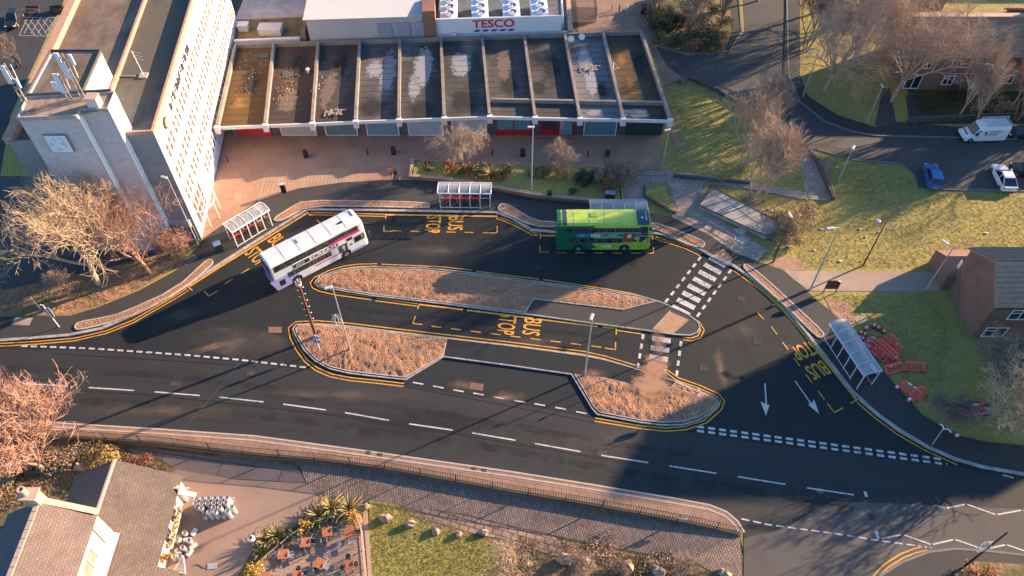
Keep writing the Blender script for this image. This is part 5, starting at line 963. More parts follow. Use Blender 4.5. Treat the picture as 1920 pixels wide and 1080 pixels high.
def van():
    a,b=G(1882,266),G(1803,269); d=(b-a).normalized(); L=5.3; hw=.98; c=(a+b)/2+Vector((d.y,-d.x,0))*hw; t=thing('parked_van','white panel van with a roof ladder rack and black side lettering','van',c,math.atan2(d.y,d.x)); k=L/2; H_=2.25
    def sec(x,w,zb,zt,rt=.16): return [(x,-w,zb),(x,-w,zt-.5),(x,-w+.06,zt-.2),(x,-w+rt+.05,zt),(x,w-rt-.05,zt),(x,w-.06,zt-.2),(x,w,zt-.5),(x,w,zb)]
    mb=MB(); mb.loft([sec(-k,hw*.95,.32,H_),sec(-k+.1,hw,.25,H_+.03),sec(k*.22,hw,.25,H_),sec(k*.42,hw*.95,.25,1.98),sec(k*.64,hw*.93,.25,1.2),sec(k*.92,hw*.86,.28,1.0),sec(k,hw*.72,.34,.8)]); mb.build('body',CWH,t,bevel=.03)
    mb=MB(); w=hw*.9; mb.hexa([(k*.67,-w+.06,1.24),(k*.67,w-.06,1.24),(k*.60,w-.06,1.24),(k*.60,-w+.06,1.24)],[(k*.445,-w+.16,1.98),(k*.445,w-.16,1.98),(k*.40,w-.16,1.98),(k*.40,-w+.16,1.98)]); mb.build('windscreen',mat('van_screen',(.16,.17,.13),.1,var=.2),t)
    for s in (-1,1):
        mb=MB(); y=s*(hw-.02); mb.hexa([(k*.14,y,1.25),(k*.60,y*.97,1.18),(k*.60,y*.9,1.18),(k*.14,y*.9,1.25)],[(k*.16,y*1.0,1.82),(k*.40,y*.96,1.80),(k*.40,y*.85,1.80),(k*.16,y*.85,1.82)]); mb.build('cab_window',BG,t)
        for x in (-k*.55,k*.62): wheel(t,x,s*(hw-.12),.34,.22)
        mb=MB(); mb.box(k*.94,s*.62,.82,.22,.34,.2); mb.build('headlight',MATS['headlight_glass'],t,bevel=.03); mb=MB(); mb.box(k*.5,s*(hw+.12),1.35,.12,.2,.32); mb.build('wing_mirror',BLK,t)
    mb=MB(); mb.box(k*.97,0,.42,.2,1.7,.3); mb.build('bumper',BLK,t,bevel=.04); mb=MB(); mb.box(k*.80,0,1.07,.3,1.1,.03); mb.build('bonnet_vent',BLK,t)
    mb=MB()
    for y in (-.8,.8): mb.tube([(-k-.35,y,H_+.22),(k*.2,y,H_+.22)],.04,5); mb.tube([(-k-.35,y,H_+.12),(k*.2,y,H_+.12)],.025,4)
    for i in range(9): mb.box(-k+i*.38,0,H_+.2,.07,1.6,.05)
    for i in range(10): mb.tube([(-k-.3+i*.33,-.8,H_+.22),(-k-.3+i*.33,-.8,H_+.02)],.025,4)
    mb.build('roof_rack',mat('rack_metal',(.5,.47,.45),.5,var=.1),t)
    m=MB(); y=hw+.012
    text(m,'ATB PROPERTIES',(-.02,y,1.62),(-1,0,0),(0,0,1),1.75,.17,bold=.01); 
    for z,w_ in ((1.46,1.5),(1.33,1.1)): 
        for q in range(int(w_/.14)): m.add([(-.2-q*.14,y,z),(-.3-q*.14,y,z),(-.3-q*.14,y,z+.06),(-.2-q*.14,y,z+.06)],[(0,1,2,3)])
    text(m,'Tel: 01132 000 000',(.35,y,1.14),(-1,0,0),(0,0,1),1.7,.13) if 0 else None
    for q in range(11): m.add([(.35-q*.15,y,1.14),(.24-q*.15,y,1.14),(.24-q*.15,y,1.25),(.35-q*.15,y,1.25)],[(0,1,2,3)])
    m.lathe([(.19,-.002),(.19,.003)],14,M=Matrix.Translation((.28,y,1.52))@Matrix.Rotation(R(90),4,'X')); m.build('side_lettering',BLK,t,recalc=False)
van()
# ================================================================ STREET FURNITURE
SILV=mat('shelter_silver',(.46,.48,.52),.4,var=.06); SRED=mat('shelter_red',(.46,.03,.025),.5,var=.05)
def shelter(label,pa,pb,depth=1.5,L=None,Hh=2.45,flip=1,white=False):
    """pa-pb: pixels of the front posts' feet; the back lies on the left of pa->pb"""
    a,b=G(*pa,.12),G(*pb,.12); d=(b-a).normalized(); L=(b-a).length; t=thing('bus_shelter',label,'bus shelter',a,math.atan2(d.y,d.x),'barrel roofed bus shelters round the loop'); D=depth*flip
    fm=WFR if white else SILV; n=5
    for k in range(n+1):
        if k not in (1,2,3,4) or True:
            mb=MB(); mb.box(L*k/n,0,Hh/2,.085,.085,Hh); mb.build('front_post',fm,t)
        mb=MB(); mb.box(L*k/n,D,Hh/2,.085,.085,Hh); mb.build('rear_post',fm,t)
    mb=MB(); ns=8; e=.15
    arc=[(-.28*flip+(D+.28*flip*1.3)*i/ns,Hh-.02+.36*math.sin(PI*(.12+.88*i/ns))) for i in range(ns+1)]
    for i in range(ns): mb.add([(-e,*arc[i]),(L+e,*arc[i]),(L+e,*arc[i+1]),(-e,*arc[i+1])],[(0,1,2,3)])
    mb.build('roof',[frosted()],t,recalc=False)
    fr_=MB()
    for k in range(n+1):
        x=-e+(L+2*e)*k/n; fr_.tube([(x,y,z+.012) for y,z in arc],.035,4)
    for q in (arc[0],arc[-1]): fr_.box(L/2,q[0],q[1],L+2*e,.1,.12)
    fr_.build('roof_frame',fm,t)
    g=MB(); g.box(L/2,D,1.25,L,.02,1.9); g.box(L-.0,D/2,1.25,.02,abs(D)*.85,1.9); g.box(0,D/2,1.25,.02,abs(D)*.85,1.9); g.build('glazing',clearglass(),t)
    r_=MB(); r_.box(L/2,D-.03*flip,1.55,L,.05,.12); r_.box(L*.0,D/2,1.5,.05,abs(D)*.8,.12); r_.box(L,D/2,.95,.05,abs(D)*.8,.1); r_.build('red_band',SRED,t)
    s_=MB(); s_.box(L*.42,D*.72,.52,L*.72,.3,.06); 
    for k in range(4): s_.box(L*(.1+.21*k),D*.72,.25,.06,.2,.5)
    s_.build('bench_seat',SRED,t); b_=MB(); b_.box(L*.42,0,.12,L*.8,.05,.07); b_.box(L/2,D,.12,L,.05,.07); b_.box(L/2,D,2.2,L,.05,.07); b_.build('rail',fm,t)
    p=MB(); p.box(L*.9,D-.1*flip,1.95,L*.16,.06,.5); p.build('timetable_case',mat('poster_pink',(.55,.45,.48),.5,var=.3,scale=4),t)
    return t
shelter('silver barrel roofed shelter with red bench in front of the shrub bed',(826,390),(919,391))
shelter('white framed shelter at the kerb left of the white bus, someone standing inside',(446,463),(511,423),white=True)
shelter('silver roofed shelter almost hidden behind the green bus',(1106,424),(1206,424))
shelter('blue silver shelter in the shade beside the pile of red barriers',(1607,727),(1548,648),flip=-1) if 0 else shelter('blue silver shelter in the shade beside the pile of red barriers',(1545,636),(1606,729),flip=1,depth=1.6)
LAMPG=mat('lamp_post_grey',(.34,.33,.33),.5,var=.08); HEADW=mat('lantern_white',(.46,.47,.48),.4,var=.03); RUSTP=mat('rust_brown_post',(.13,.055,.04),.6,var=.25,scale=4)
def lamp(label,px,h,ang,kind='flat',m=None,arm=.9,lean=None,low=False):
    p=(GL if low else G)(*px); t=thing('street_lamp',label,'street lamp',p,0,'street lamps'); m=m or LAMPG; mb=MB(); a=R(ang); ux,uy=math.cos(a),math.sin(a)
    mb.tube([(0,0,0),(0,0,1.2)],.10,8); mb.tube([(0,0,1.2),(0,0,h)],[.085,.05],8)
    if kind=='hook': mb.tube([(0,0,h),(0,0,h+.25),(ux*.25,uy*.25,h+.5),(ux*.55,uy*.55,h+.42),(ux*.7,uy*.7,h+.2)],.05,6)
    mb.build('column',m,t)
    if kind=='flat':
        mb=MB(); mb.tube([(0,0,h-.05),(ux*.5,uy*.5,h+.05)],.04,5); mb.build('bracket',m,t); mb=MB(); mb.box(ux*arm,uy*arm,h+.08,.72,.28,.12,a); mb.build('lantern',HEADW,t,bevel=.04)
    elif kind=='hook': mb=MB(); mb.blob((ux*.72,uy*.72,h+.12),(.26,.26,.14),1,.03,10,6); mb.build('lantern',HEADW,t)
    elif kind=='globe': mb=MB(); mb.blob((0,0,h+.18),(.27,.27,.27),1,.0,14,10); mb.build('globe',mat('globe_white',(.75,.75,.75),.3,var=0),t); mb=MB(); mb.lathe([(.14,h+.40),(.12,h+.47),(.02,h+.5)],10); mb.build('cap',BLK,t)
    return t
lamp('tall grey lamp on the left mulch island carrying a rope light motif',(657,658),10.0,200,arm=.35)
lp=lamp('tall grey lamp at the western tip of the right mulch island',(1096,705),9.8,250,arm=.3)
lamp('tall grey lamp in front of the shrub bed wall',(996,363),9.7,180,arm=.2)
lamp('tall grey lamp at the corner of the white office facade',(372,460),9.9,160,arm=.4)
lamp('grey flat headed lamp beside the black notice board at the green path',(1518,545),9.6,190)
lamp('rust brown lamp with a hooked white top on the open green',(1618,498),6.5,160,'hook',RUSTP)
lamp('thin grey lamp at the path next to the brick house gable',(1735,545),6.7,130)
lamp('grey flat headed lamp at the bend of the estate road',(1505,182),7.1,180)
lamp('grey lamp by the garden path between the big bare trees',(1625,230),5.4,90,'flat',None,.2)
lamp('short grey lamp in the middle of the shadow striped green',(1572,340),5.0,60,'flat',None,.15)
lamp('dark brown post leaning over the litter by the rounded bush',(1449,492),7.0,100,'flat',RUSTP,.2)
lamp('black post with a white globe lantern in the pub yard',(492,1040),3.3,0,'globe',BLK,low=True)
lamp('grey lamp standing at the right end of the brick plaza',(1240,318),6.0,200,'flat',None,.2)
lamp('slim grey lamp at the far right verge of the terraces',(1893,208),5.2,60,'flat',None,.2)
# rope-light motif on the lamp column: hangs from it, a thing of its own
def motif(label,px,h,z,lat):
    p=G(*px); t=thing('festive_light_motif',label,'light decoration',p+Vector((0,0,z))); rg=random.Random(7); mb=MB(); wm_=mat('rope_light_white',(.62,.56,.5),.6,var=.1)
    for k in range(3):
        w=.16+.17*k; pts=[(lat+w*math.sin(PI*i/10)*(-1),-.05*k,1.0-2.0*i/10) for i in range(11)]; mb.tube(pts,.028,4); mb.tube([(2*lat-x,y,z_) for x,y,z_ in pts],.028,4)
    for k in range(3): mb.tube([(lat-.35,0,.4+.25*k),(lat+.35,0,.7+.15*k)],.025,4)
    for z_ in (.6,-.4): mb.tube([(0,0,z_),(lat,0,z_)],.03,4)
    mb.build('rope_lights',wm_,t)
motif('pale rope light motif hung on the left island lamp',(657,658),10,5.0,-.45)
# telegraph pole with wire
tp0=G(593,632,.15); t=thing('telegraph_pole','brown wooden telegraph pole with white step irons on the left island','utility pole',tp0); mb=MB(); mb.tube([(0,0,0),(0,0,8.6)],[.17,.12],8); mb.build('pole',mat('creosote_wood',(.16,.05,.03),.8,var=.3,scale=6),t)
for k in range(12): mb=MB(); s=1 if k%2 else -1; mb.tube([(0,0,2.6+k*.48),(s*.3,0,2.62+k*.48)],.03,4); mb.tube([(s*.27,0,2.6+k*.48),(s*.33,0,2.64+k*.48)],.05,5); mb.build('step_iron',WFR,t)
mb=MB(); mb.lathe([(.25,8.2),(.28,8.35),(.25,8.5)],10)
for k in range(6): mb.tube([(.25*math.cos(k),.25*math.sin(k),8.5),(.3*math.cos(k),.3*math.sin(k),8.7)],.05,5)
mb.build('insulator_ring',mat('insulator',(.5,.42,.38),.5,var=.2),t)
wp=MB(); e=G(345,804,.2); e2=G(262,935,2.0); a=tp0+Vector((0,0,8.5)); wp.tube([a+(e-a)*i/24-Vector((0,0,.5*math.sin(PI*i/24))) for i in range(25)],.007,4); o=wp.build('overhead_wire',mat('wire_pale',(.30,.28,.27),.6,var=0)); tag(o,'thin overhead wire running from the wooden pole across the main road','wire')
def post(mb,h,r=.05): mb.tube([(0,0,0),(0,0,h)],r,8)
PG=mat('sign_grey_back',(.28,.31,.37),.5,var=.1)
t=thing('road_sign','blue backed round signs on a short white post at the left island tip','road sign',G(600,657,.17)); mb=MB(); post(mb,2.6); mb.build('post',WFR,t); mb=MB(); mb.lathe([(.34,0),(.34,.04)],18,M=Matrix.Translation((-.05,.06,1.5))@Matrix.Rotation(R(90),4,'X')); mb.lathe([(.3,0),(.3,.04)],18,M=Matrix.Translation((.0,.06,2.15))@Matrix.Rotation(R(90),4,'X')); mb.build('sign_face',mat('sign_blue_face',(.12,.22,.42),.5,var=.1),t)
t=thing('road_sign','grey backed road sign with hooked bracket on a white post by the left footway','road sign',G(111,613,.12)); mb=MB(); post(mb,3.3); mb.tube([(0,0,3.3),(.02,.02,3.5),(-.25,.05,3.62),(-.4,.05,3.4)],.05,6); mb.build('post',WFR,t); mb=MB(); mb.box(-.0,.08,2.5,.6,.05,1.2); mb.box(.05,.08,1.75,.4,.05,.4); mb.build('sign_face',PG,t)
t=thing('marker_post','plain white post leaning at the leafy verge','post',G(76,579,.05)); mb=MB(); mb.tube([(0,0,0),(-.15,.05,1.9)],.05,6); mb.tube([(-.15,.05,1.85),(-.16,.05,1.95)],.07,6); mb.build('shaft',WFR,t)
t=thing('road_sign','round no entry sign turned away on the right island tip','road sign',G(1303,757,.2)); mb=MB(); post(mb,2.4); mb.build('post',WFR,t); mb=MB(); mb.lathe([(.38,0),(.38,.04)],18,M=Matrix.Translation((0,0,1.9))@Matrix.Rotation(R(20),4,'X')@Matrix.Rotation(R(40),4,'Y')); mb.build('sign_face',mat('sign_maroon',(.14,.02,.05),.5,var=.1),t)
t=thing('road_sign','slim bare sign pole standing in the mulch right of the island lamp','road sign',G(1129,733,.2)); mb=MB(); post(mb,1.7,.035); mb.tube([(0,0,1.7),(.25,.0,1.75)],.03,5); mb.build('post',LAMPG,t); mb=MB(); mb.box(.12,0,1.6,.22,.03,.2); mb.build('sign_face',PG,t)
t=thing('notice_board','black notice board with arched top on two legs by the green path','notice board',G(1543,549)); mb=MB(); mb.box(0,0,.9,.08,.08,1.8); mb.build('leg',BLK,t); mb=MB(); mb.box(1.25,-.02,.9,.08,.08,1.8); mb.build('leg',BLK,t); mb=MB(); q=[(-.05,.7),(1.3,.7),(1.3,1.8),(1.0,1.95),(.62,1.98),(.25,1.95),(-.05,1.8)]; mb.add([(x,-.06,z) for x,z in q]+[(x,.06,z) for x,z in q],[tuple(range(6,-1,-1)),tuple(range(7,14))]+[(i,(i+1)%7,7+(i+1)%7,7+i) for i in range(7)]); mb.build('board',BLK,t)
def cyl_thing(name,label,cat,px,h,r,m,group=None,z=.11,cap=True):
    t=thing(name,label,cat,G(*px,z),0,group); mb=MB(); mb.lathe([(r,0),(r,h*.8),(r*.92,h*.82),(r*1.0,h*.86),(r*.9,h*.97),(r*.3,h)],12); o=mb.build('body',m,t)
    if cap: q=MB(); q.lathe([(r*1.06,h*.82),(r*1.06,h*.85)],12); q.build('band',mat('band_grey',(.12,.12,.12),.5,var=0),t)
    return t
BN=mat('bin_black',(.018,.018,.02),.5,var=.15)
for lb,px in (('black round litter bin on the shaded plaza nearest the white facade',(574,294)),('black litter bin on the plaza midway to the shrub bed',(738,288)),('black litter bin behind the weeping plaza tree',(980,292)),('black litter bin in the sunlit wedge of the plaza',(1138,294))): cyl_thing('litter_bin',lb,'bin',px,1.0,.30,BN,'plaza litter bins')
for lb,px in (('thin black bollard below the shop fronts nearest the white facade',(428,303)),('thin black bollard left of the middle bin',(690,290)),('thin black bollard right of the weeping tree',(923,291)),('thin black bollard at the edge of the sunlit wedge',(1102,294))): cyl_thing('bollard',lb,'bollard',px,1.0,.075,BN,'plaza bollards',cap=True)
for lb,px,m in (('yellow bollard at the top beside the drive',(1148,20),mat('bollard_yellow',(.5,.33,.05),.6,var=.1)),('yellow bollard close to the dark car at the top',(1186,18),MATS['bollard_yellow']),('white bollard at the mouth of the drive',(1174,20),WFR),('grey bollard at the kerb of the round bed',(1200,27),PG),('dark bollard between the yellow posts',(1161,21),BN)): cyl_thing('bollard',lb,'bollard',px,1.0,.09,m,'drive bollards',z=.01,cap=False)
def dbox(name,label,cat,px,s,m,rz=0,lidm=None,low=False,z=.12):
    p=(GL(*px) if low else G(*px,z)); t=thing(name,label,cat,p,rz); mb=MB(); mb.box(0,0,s[2]/2,*s); mb.build('body',m,t,bevel=.03); q=MB(); q.box(0,0,s[2]+.03,s[0]+.06,s[1]+.06,.06); q.build('lid',lidm or m,t); return t
dbox('information_pillar','black information pillar with a pale screen at the edge of the paving','information pillar',(533,360),(.55,.35,1.25),BN,.15,mat('screen_grey',(.35,.37,.38),.4,var=.2)); 
dbox('wheeled_bin','green wheeled litter bin on a white base left of the white framed shelter','bin',(412,470),(.75,.7,1.15),mat('bin_green',(.02,.05,.04),.5,var=.15),.5,mat('bin_blue_top',(.2,.3,.38),.5,var=0)); 
dbox('utility_cabinet','dark utility cabinet standing in the shrub bed','cabinet',(1143,373),(1.1,.6,1.0),mat('cabinet_dark',(.03,.035,.035),.5,var=.2),-.1,PG)
dbox('post_box','small black post box with a white and purple notice on the bed wall','post box',(1030,372),(.5,.35,1.0),BN,-.1); 
t=thing('seat_bench','dark slatted bench at the back of the shaded car park','bench',G(64,24)); mb=MB(); mb.box(0,0,.45,1.9,.45,.07); mb.build('seat',RUSTP,t); mb=MB(); mb.box(0,.25,.78,1.9,.06,.4); mb.build('backrest',RUSTP,t)
for x in (-.7,.7): mb=MB(); mb.box(x,0,.22,.08,.4,.44); mb.build('leg',BLK,t)
t=thing('planter','brick red planter box with low plants at the top left','planter',G(112,22)); mb=MB(); mb.box(0,0,.4,2.1,.9,.8); mb.build('box',mat('planter_brick',(.12,.05,.04),.9,var=.2),t,bevel=.03); mb=MB()
for k in range(6): mb.blob((-.8+.32*k,0,.9),(.25,.3,.25),k,.3,8,6)
mb.build('plants',mat('planter_leaf',(.03,.04,.02),.9,var=.4),t)
# gantry goal-post near the lower right footway
t=thing('bike_stand_pole','white forked pole lying tilted by the lower right kerb','pole',G(1748,833,.12)); mb=MB(); mb.tube([(0,0,0),(.35,.5,1.9)],.05,6); mb.build('shaft',LAMPG,t); mb=MB(); mb.tube([(.35,.5,1.9),(.2,.6,2.3),(-.1,.7,2.45)],.05,6); mb.tube([(.35,.5,1.9),(.65,.4,2.1),(.95,.15,1.9)],.05,6); mb.build('fork',WFR,t)
# dark pole crossing the lower right corner with its light motif
pb=G(1806,1064,.1); t=thing('utility_pole','dark slender pole rising out of the lower right corner','utility pole',pb); mb=MB(); mb.tube([(0,0,0),(.0,0,7.5)],[.1,.06],8); mb.build('column',BLK,t); 
motif('pale rope light motif hung on the dark corner pole',(1806,1064),8,4.6,-.5)
# ---- walls, railings
bedwall=thing('bed_wall','low brick wall edging the shrub bed on the plaza','wall',G(775,338,.1)); mb=MB(); ww=world([(775,306),(770,337),(830,341),(920,356),(1000,371),(1085,380),(1166,386)]); ribbon(mb,ww,.3,.1,.62); mb.build('brickwork',tilemat('red_brown_wall',(.24,.11,.075),(.19,.09,.065),(.16,.11,.09),.225,.075,.01,axis='wall',var=.2,bump=.003),bedwall,True); mb=MB(); ribbon(mb,ww,.42,.62,.72); mb.build('coping',mat('wall_coping',(.33,.24,.18),.9,var=.25),bedwall,True)
bw2=thing('bed_wall','low stone wall along the back and right side of the shrub bed','wall',G(1162,322,.1)); mb=MB(); ribbon(mb,world([(775,305),(900,312),(1000,314),(1100,317),(1160,321),(1168,384)]),.25,.1,.5); mb.build('stonework',mat('wall_coping',(.33,.24,.18)),bw2,True)
mb=MB(); mb.prism(world([(778,308),(900,314),(1000,316),(1100,319),(1158,323),(1163,383),(1085,377),(1000,368),(920,353),(830,338),(775,334)]),.1,.48,bottom=False); mb.build('raised_bed',GRASS,kind='structure')
def railing(name,label,pts,h=1.1,step=.11,m=None,bar=.018,low=False,z0=.12,rails=(.12,1.0),mesh=False,postgap=2.2,splay=0.0):
    w=[Vector((p[0],p[1])) for p in pts]; t=thing(name,label,'railing',(w[0].x,w[0].y,z0)); m=m or BLK
    bars=MB(); q=resample(w,step)
    for p in q: bars.box(p.x,p.y,z0+h*(rails[0]+rails[1])/2,bar,bar,h*(rails[1]-rails[0]))
    bars.build('bars',m,t,True); rl=MB()
    for r in rails: rl.tube([(p.x,p.y,z0+h*r) for p in w],.025,5)
    rl.build('rail',m,t,True)
    for i,p in enumerate(resample(w,postgap)):
        if i<70: ps=MB(); ps.box(p.x,p.y,z0+h/2,.06,.06,h+.05); ps.build('post',m,t,True)
    return t
railing('roadside_railing','long black railing on the wall between the main road and the lower lane',[Vector((p.x,p.y+.05)) for p in world(WALL)],1.1,.22,mat('railing_black',(.03,.025,.022),.5,var=.2),.04,postgap=3.2)
rw=thing('retaining_wall','stone retaining wall under the long black railing','wall',(Ww[0].x,Ww[0].y,-.6)); mb=MB(); ribbon(mb,[(p.x,p.y-.02) for p in Ww],.34,-.9,.16); mb.build('stonework',tilemat('dark_wall_stone',(.15,.11,.09),(.11,.085,.07),(.05,.04,.035),.5,.25,.02,axis='wall',var=.25,bump=.015),rw,True)
t=thing('hanging_sign','small white notice tied to the roadside railing','notice',G(1278,974,.5)); mb=MB(); mb.box(0,-.05,.3,.65,.03,.35,-.2); mb.build('board',WFR,t); mb=MB(); mb.box(0,-.02,.5,.5,.02,.03,-.2); mb.build('tie',BLK,t)
RG=mat('mesh_grey',(.17,.17,.165),.5,var=.1)
def rail2(label,px,h=1.05,step=.14,z=.12): return railing('guard_railing',label,world(px,z),h,step,RG,.014,z0=z,postgap=1.8)
rail2('grey mesh railing at the plaza end above the ramp',[(1188,331),(1265,331)]); rail2('grey railing around the small grass triangle',[(1218,350),(1248,347),(1268,398)]); rail2('grey railing along the footway below the slab ramp',[(1268,398),(1330,428),(1376,456),(1372,466)],1.0,.2)
rail2('brown railing behind the concrete slab platform',[(1336,345),(1395,375),(1440,408),(1478,423)],1.1,.22); rail2('dark railing bending round the platform steps',[(1308,372),(1318,352),(1336,345)],1.1,.2); rail2('grey railing down the right end of the platform',[(1478,412),(1446,462)],1.0,.3); rail2('grey railing on the edge of the hill path',[(1528,283),(1561,374)],.9,.5,.05)
dk=MATS['dark_kerb']
t=thing('low_wall','dark stone wall along the edge of the hill path','wall',G(1507,275)); mb=MB(); ribbon(mb,world([(1509,274),(1528,300),(1562,376)]),.3,0,.55); mb.build('stonework',mat('dark_stone',(.10,.085,.075),.9,var=.3),t,True)
t=thing('low_wall','long low dark wall between the grass bank and the slab path','wall',G(1300,336)); mb=MB(); ribbon(mb,world([(1262,333),(1302,337),(1345,341),(1405,346)]),.25,.05,.55); mb.build('stonework',MATS['dark_stone'],t,True)
t=thing('low_wall','low dark wall along the bank of the estate road','wall',G(1290,146)); mb=MB(); ribbon(mb,world([(1280,148),(1275,160)]),.2,0,.7); ribbon(mb,world([(1290,149),(1340,170),(1400,205)]),.2,0,.5); mb.build('stonework',MATS['dark_stone'],t,True)
t=thing('low_wall','garden wall in front of the terraces','wall',G(1700,222)); mb=MB(); ribbon(mb,world([(1700,229),(1800,226),(1860,222),(2050,222)]),.25,0,.8); mb.build('stonework',MATS['dark_stone'],t,True)
mb=MB(); mb.prism(world([(1212,353),(1245,349),(1266,400),(1250,392),(1209,368)]),.1,.3,bottom=False); mb.build('grass_triangle',GRASS,kind='structure'); mb=MB(); ribbon(mb,world([(1208,350),(1209,370),(1250,394),(1266,402)]),.2,.1,.36); o=mb.build('edge_wall',MATS['dark_stone']); tag(o,'thin dark wall round the small grass triangle','wall')
pl=thing('concrete_platform','pale streaked concrete slab platform among the railings','platform',G(1390,400)); q=world([(1338,353),(1479,427),(1437,444),(1311,386)],.5); mb=MB(); mb.prism([(p.x,p.y) for p in q],.05,.62); mb.build('slab',mat('streaked_concrete',(.36,.32,.285),.9,var=.35,scale=1.2,bump=.01,bscale=6,col2=(.22,.20,.185),stretch=(1.6,.5,1)),pl,True); mb=MB(); ribbon(mb,[(p.x,p.y) for p in q],.1,.5,.68,closed=True); mb.build('edge_strip',mat('dark_strip',(.10,.09,.085),.8,var=.2),pl,True)
for lb,px in (('pale paving slab set in the apron, the upper of two',(1388,433)),('pale paving slab set in the apron, the lower of two',(1390,450))):
    c=G(*px,.127); mb=MB(); mb.flat([(c.x-.7,c.y+.15),(c.x+.15,c.y+.55),(c.x+.75,c.y-.1),(c.x-.1,c.y-.55)],.127); mb.build('pale_slab',mat('pale_slab',(.50,.40,.31),.9,var=.1),kind='structure',recalc=False)
t=thing('garden_fence','low green garden fence behind the pub','fence',GL(80,890)); mb=MB(); a,b=GL(0,893),GL(122,885)
for k in range(20): p=a+(b-a)*k/19; mb.box(p.x,p.y,-.2,.3,.04,.8)
mb.build('panels',mat('fence_green',(.05,.10,.08),.8,var=.2),t,True)
# ================================================================ ROAD WORKS KIT
BRED=mat('barrier_red',(.85,.12,.09),.5,var=.1); CONER=mat('cone_red',(.68,.07,.04),.5,var=.1); REFL=mat('reflective_white',(.70,.70,.72),.4,var=.05)
def barrier(label,px,ang,tilt,lift=.05,ref=False,L=1.95,Hh=1.0):
    t=thing('road_barrier',label,'barrier',G(*px,lift),R(ang),'red plastic road barriers by the shelter'); t.rotation_euler=(R(tilt),0,R(ang)); mb=MB()
    mb.box(0,0,.12,L,.05,.12); mb.box(0,0,Hh-.06,L,.05,.14); mb.box(-L/2+.05,0,Hh/2,.1,.05,Hh); mb.box(L/2-.05,0,Hh/2,.1,.05,Hh)
    for k in range(11): mb.box(-L/2+.17+k*(L-.34)/10,0,Hh/2,.055,.04,Hh-.2)
    mb.build('frame',BRED,t)
    for x in (-.7,.7): f=MB(); f.box(x,0,.03,.09,.55,.05); f.build('foot',BLK if not ref else PG,t)
    if ref:
        for x in (-.35,.25): q=MB(); q.box(x,-.03,Hh-.08,.34,.02,.16); q.build('reflector',REFL,t)
    return t
barrier('red barrier lying on top of the leaning stack nearest the shelter',(1652,660),-56,-38,.35); barrier('red barrier under the top one of the leaning stack',(1644,662),-56,-42,.15); barrier('red barrier lowest in the leaning stack',(1640,668),-56,-48,.02)
barrier('red barrier standing apart at the upper right of the heap with cones behind',(1667,648),-72,-48,.1)
barrier('red and white barrier lying flat among cones in the middle',(1662,678),-55,-62,.1,True)
barrier('red barrier lying flat, left one of the joined pair',(1680,700),16,-62,.08); barrier('red barrier lying flat, right one of the joined pair',(1716,697),-2,-62,.1)
barrier('red and white barrier lowest down by the footway edge',(1700,738),-50,-62,.08,True); barrier('red barrier meeting the lowest one at an angle',(1727,747),28,-60,.1)
barrier('red barrier second in the leaning stack, slid to the right',(1658,664),-58,-34,.3); barrier('red barrier edge on between the stack and the one apart',(1660,655),-64,-20,.05); barrier('red barrier sunk at the left of the stack',(1634,662),-52,-58,.25); barrier('red barrier under the flat middle one',(1657,680),-48,-66,.03)
barrier('red barrier tossed behind the broken heap, half covered',(1636,655),-35,-55,.1)
def cone(label,px,lean=(0,0),cat='traffic cone'):
    t=thing('traffic_cone',label,cat,G(*px,.01)); t.rotation_euler=(R(lean[0]),R(lean[1]),.4); t.scale=(1.15,1.15,1.2); mb=MB(); mb.box(0,0,.03,.42,.42,.06); mb.build('base',mat('cone_base',(.06,.03,.03),.7,var=.1),t)
    mb=MB(); mb.lathe([(.17,.06),(.13,.25)],12); mb.lathe([(.085,.5),(.03,.75)],12); mb.build('cone_body',CONER,t); mb=MB(); mb.lathe([(.131,.25),(.084,.5)],12); mb.build('sleeve',REFL,t); return t
CN=[((1622,618),'at the very top of the heap by the slab'),((1613,626),'second in the row beside the top of the heap'),((1620,629),'just below the topmost pair'),((1607,634),'nearest the shelter roof end'),((1616,637),'between the shelter and the white sandbags'),((1646,617),'behind the leaning barriers'),((1637,613),'dull orange, behind the heap beside the pale slab'),((1655,622),'right of the one behind the leaning barriers'),((1628,653),'standing at the footway edge below the sandbags'),((1638,657),'dark one right of the edge cone'),((1673,650),'fallen below the barrier that stands apart'),((1676,662),'standing right of the middle barrier'),((1650,672),'lying left of the flat middle barrier'),((1678,674),'right of the foot of the middle barrier'),((1683,684),'at the lower right of the middle barrier'),((1666,688),'left one of the three below the middle barrier'),((1675,687),'middle one of the three below the middle barrier'),((1680,728),'beside the lowest barrier on the footway edge'),((1702,752),'at the foot of the lowest barriers'),((1791,817),'alone by the forked pole under the bare tree')]
for i,(px,l) in enumerate(CN):
    c=cone('red and white traffic cone '+l,px,(20 if i%4==3 else 0,(65 if i in (10,12) else 10 if i%3==0 else 0))); c['group']='traffic cones around the barriers'
t=thing('sandbag_pile','white sandbags and black frames dumped beside the leaning barriers','sandbags',G(1626,645))
for k,(x,y,z) in enumerate(((-.5,-.2,.15),(0,-.35,.15),(.15,.2,.3),(.45,.35,.4))): mb=MB(); mb.blob((x,y,z),(.32,.26,.18),k,.2,10,7); mb.build('sandbag',mat('sandbag_white',(.55,.57,.62),.8,var=.15),t)
mb=MB(); rg=random.Random(5)
for k in range(7): mb.tube([(rg.uniform(-.3,.9),rg.uniform(-.3,.8),.1),(rg.uniform(-.3,.9),rg.uniform(-.3,.8),.55)],.04,4)
mb.build('frames',BLK,t)
t=thing('barrier_heap','blue and red plastic barriers heaped under the bare tree','barrier heap',G(1826,772)); rg=random.Random(2)
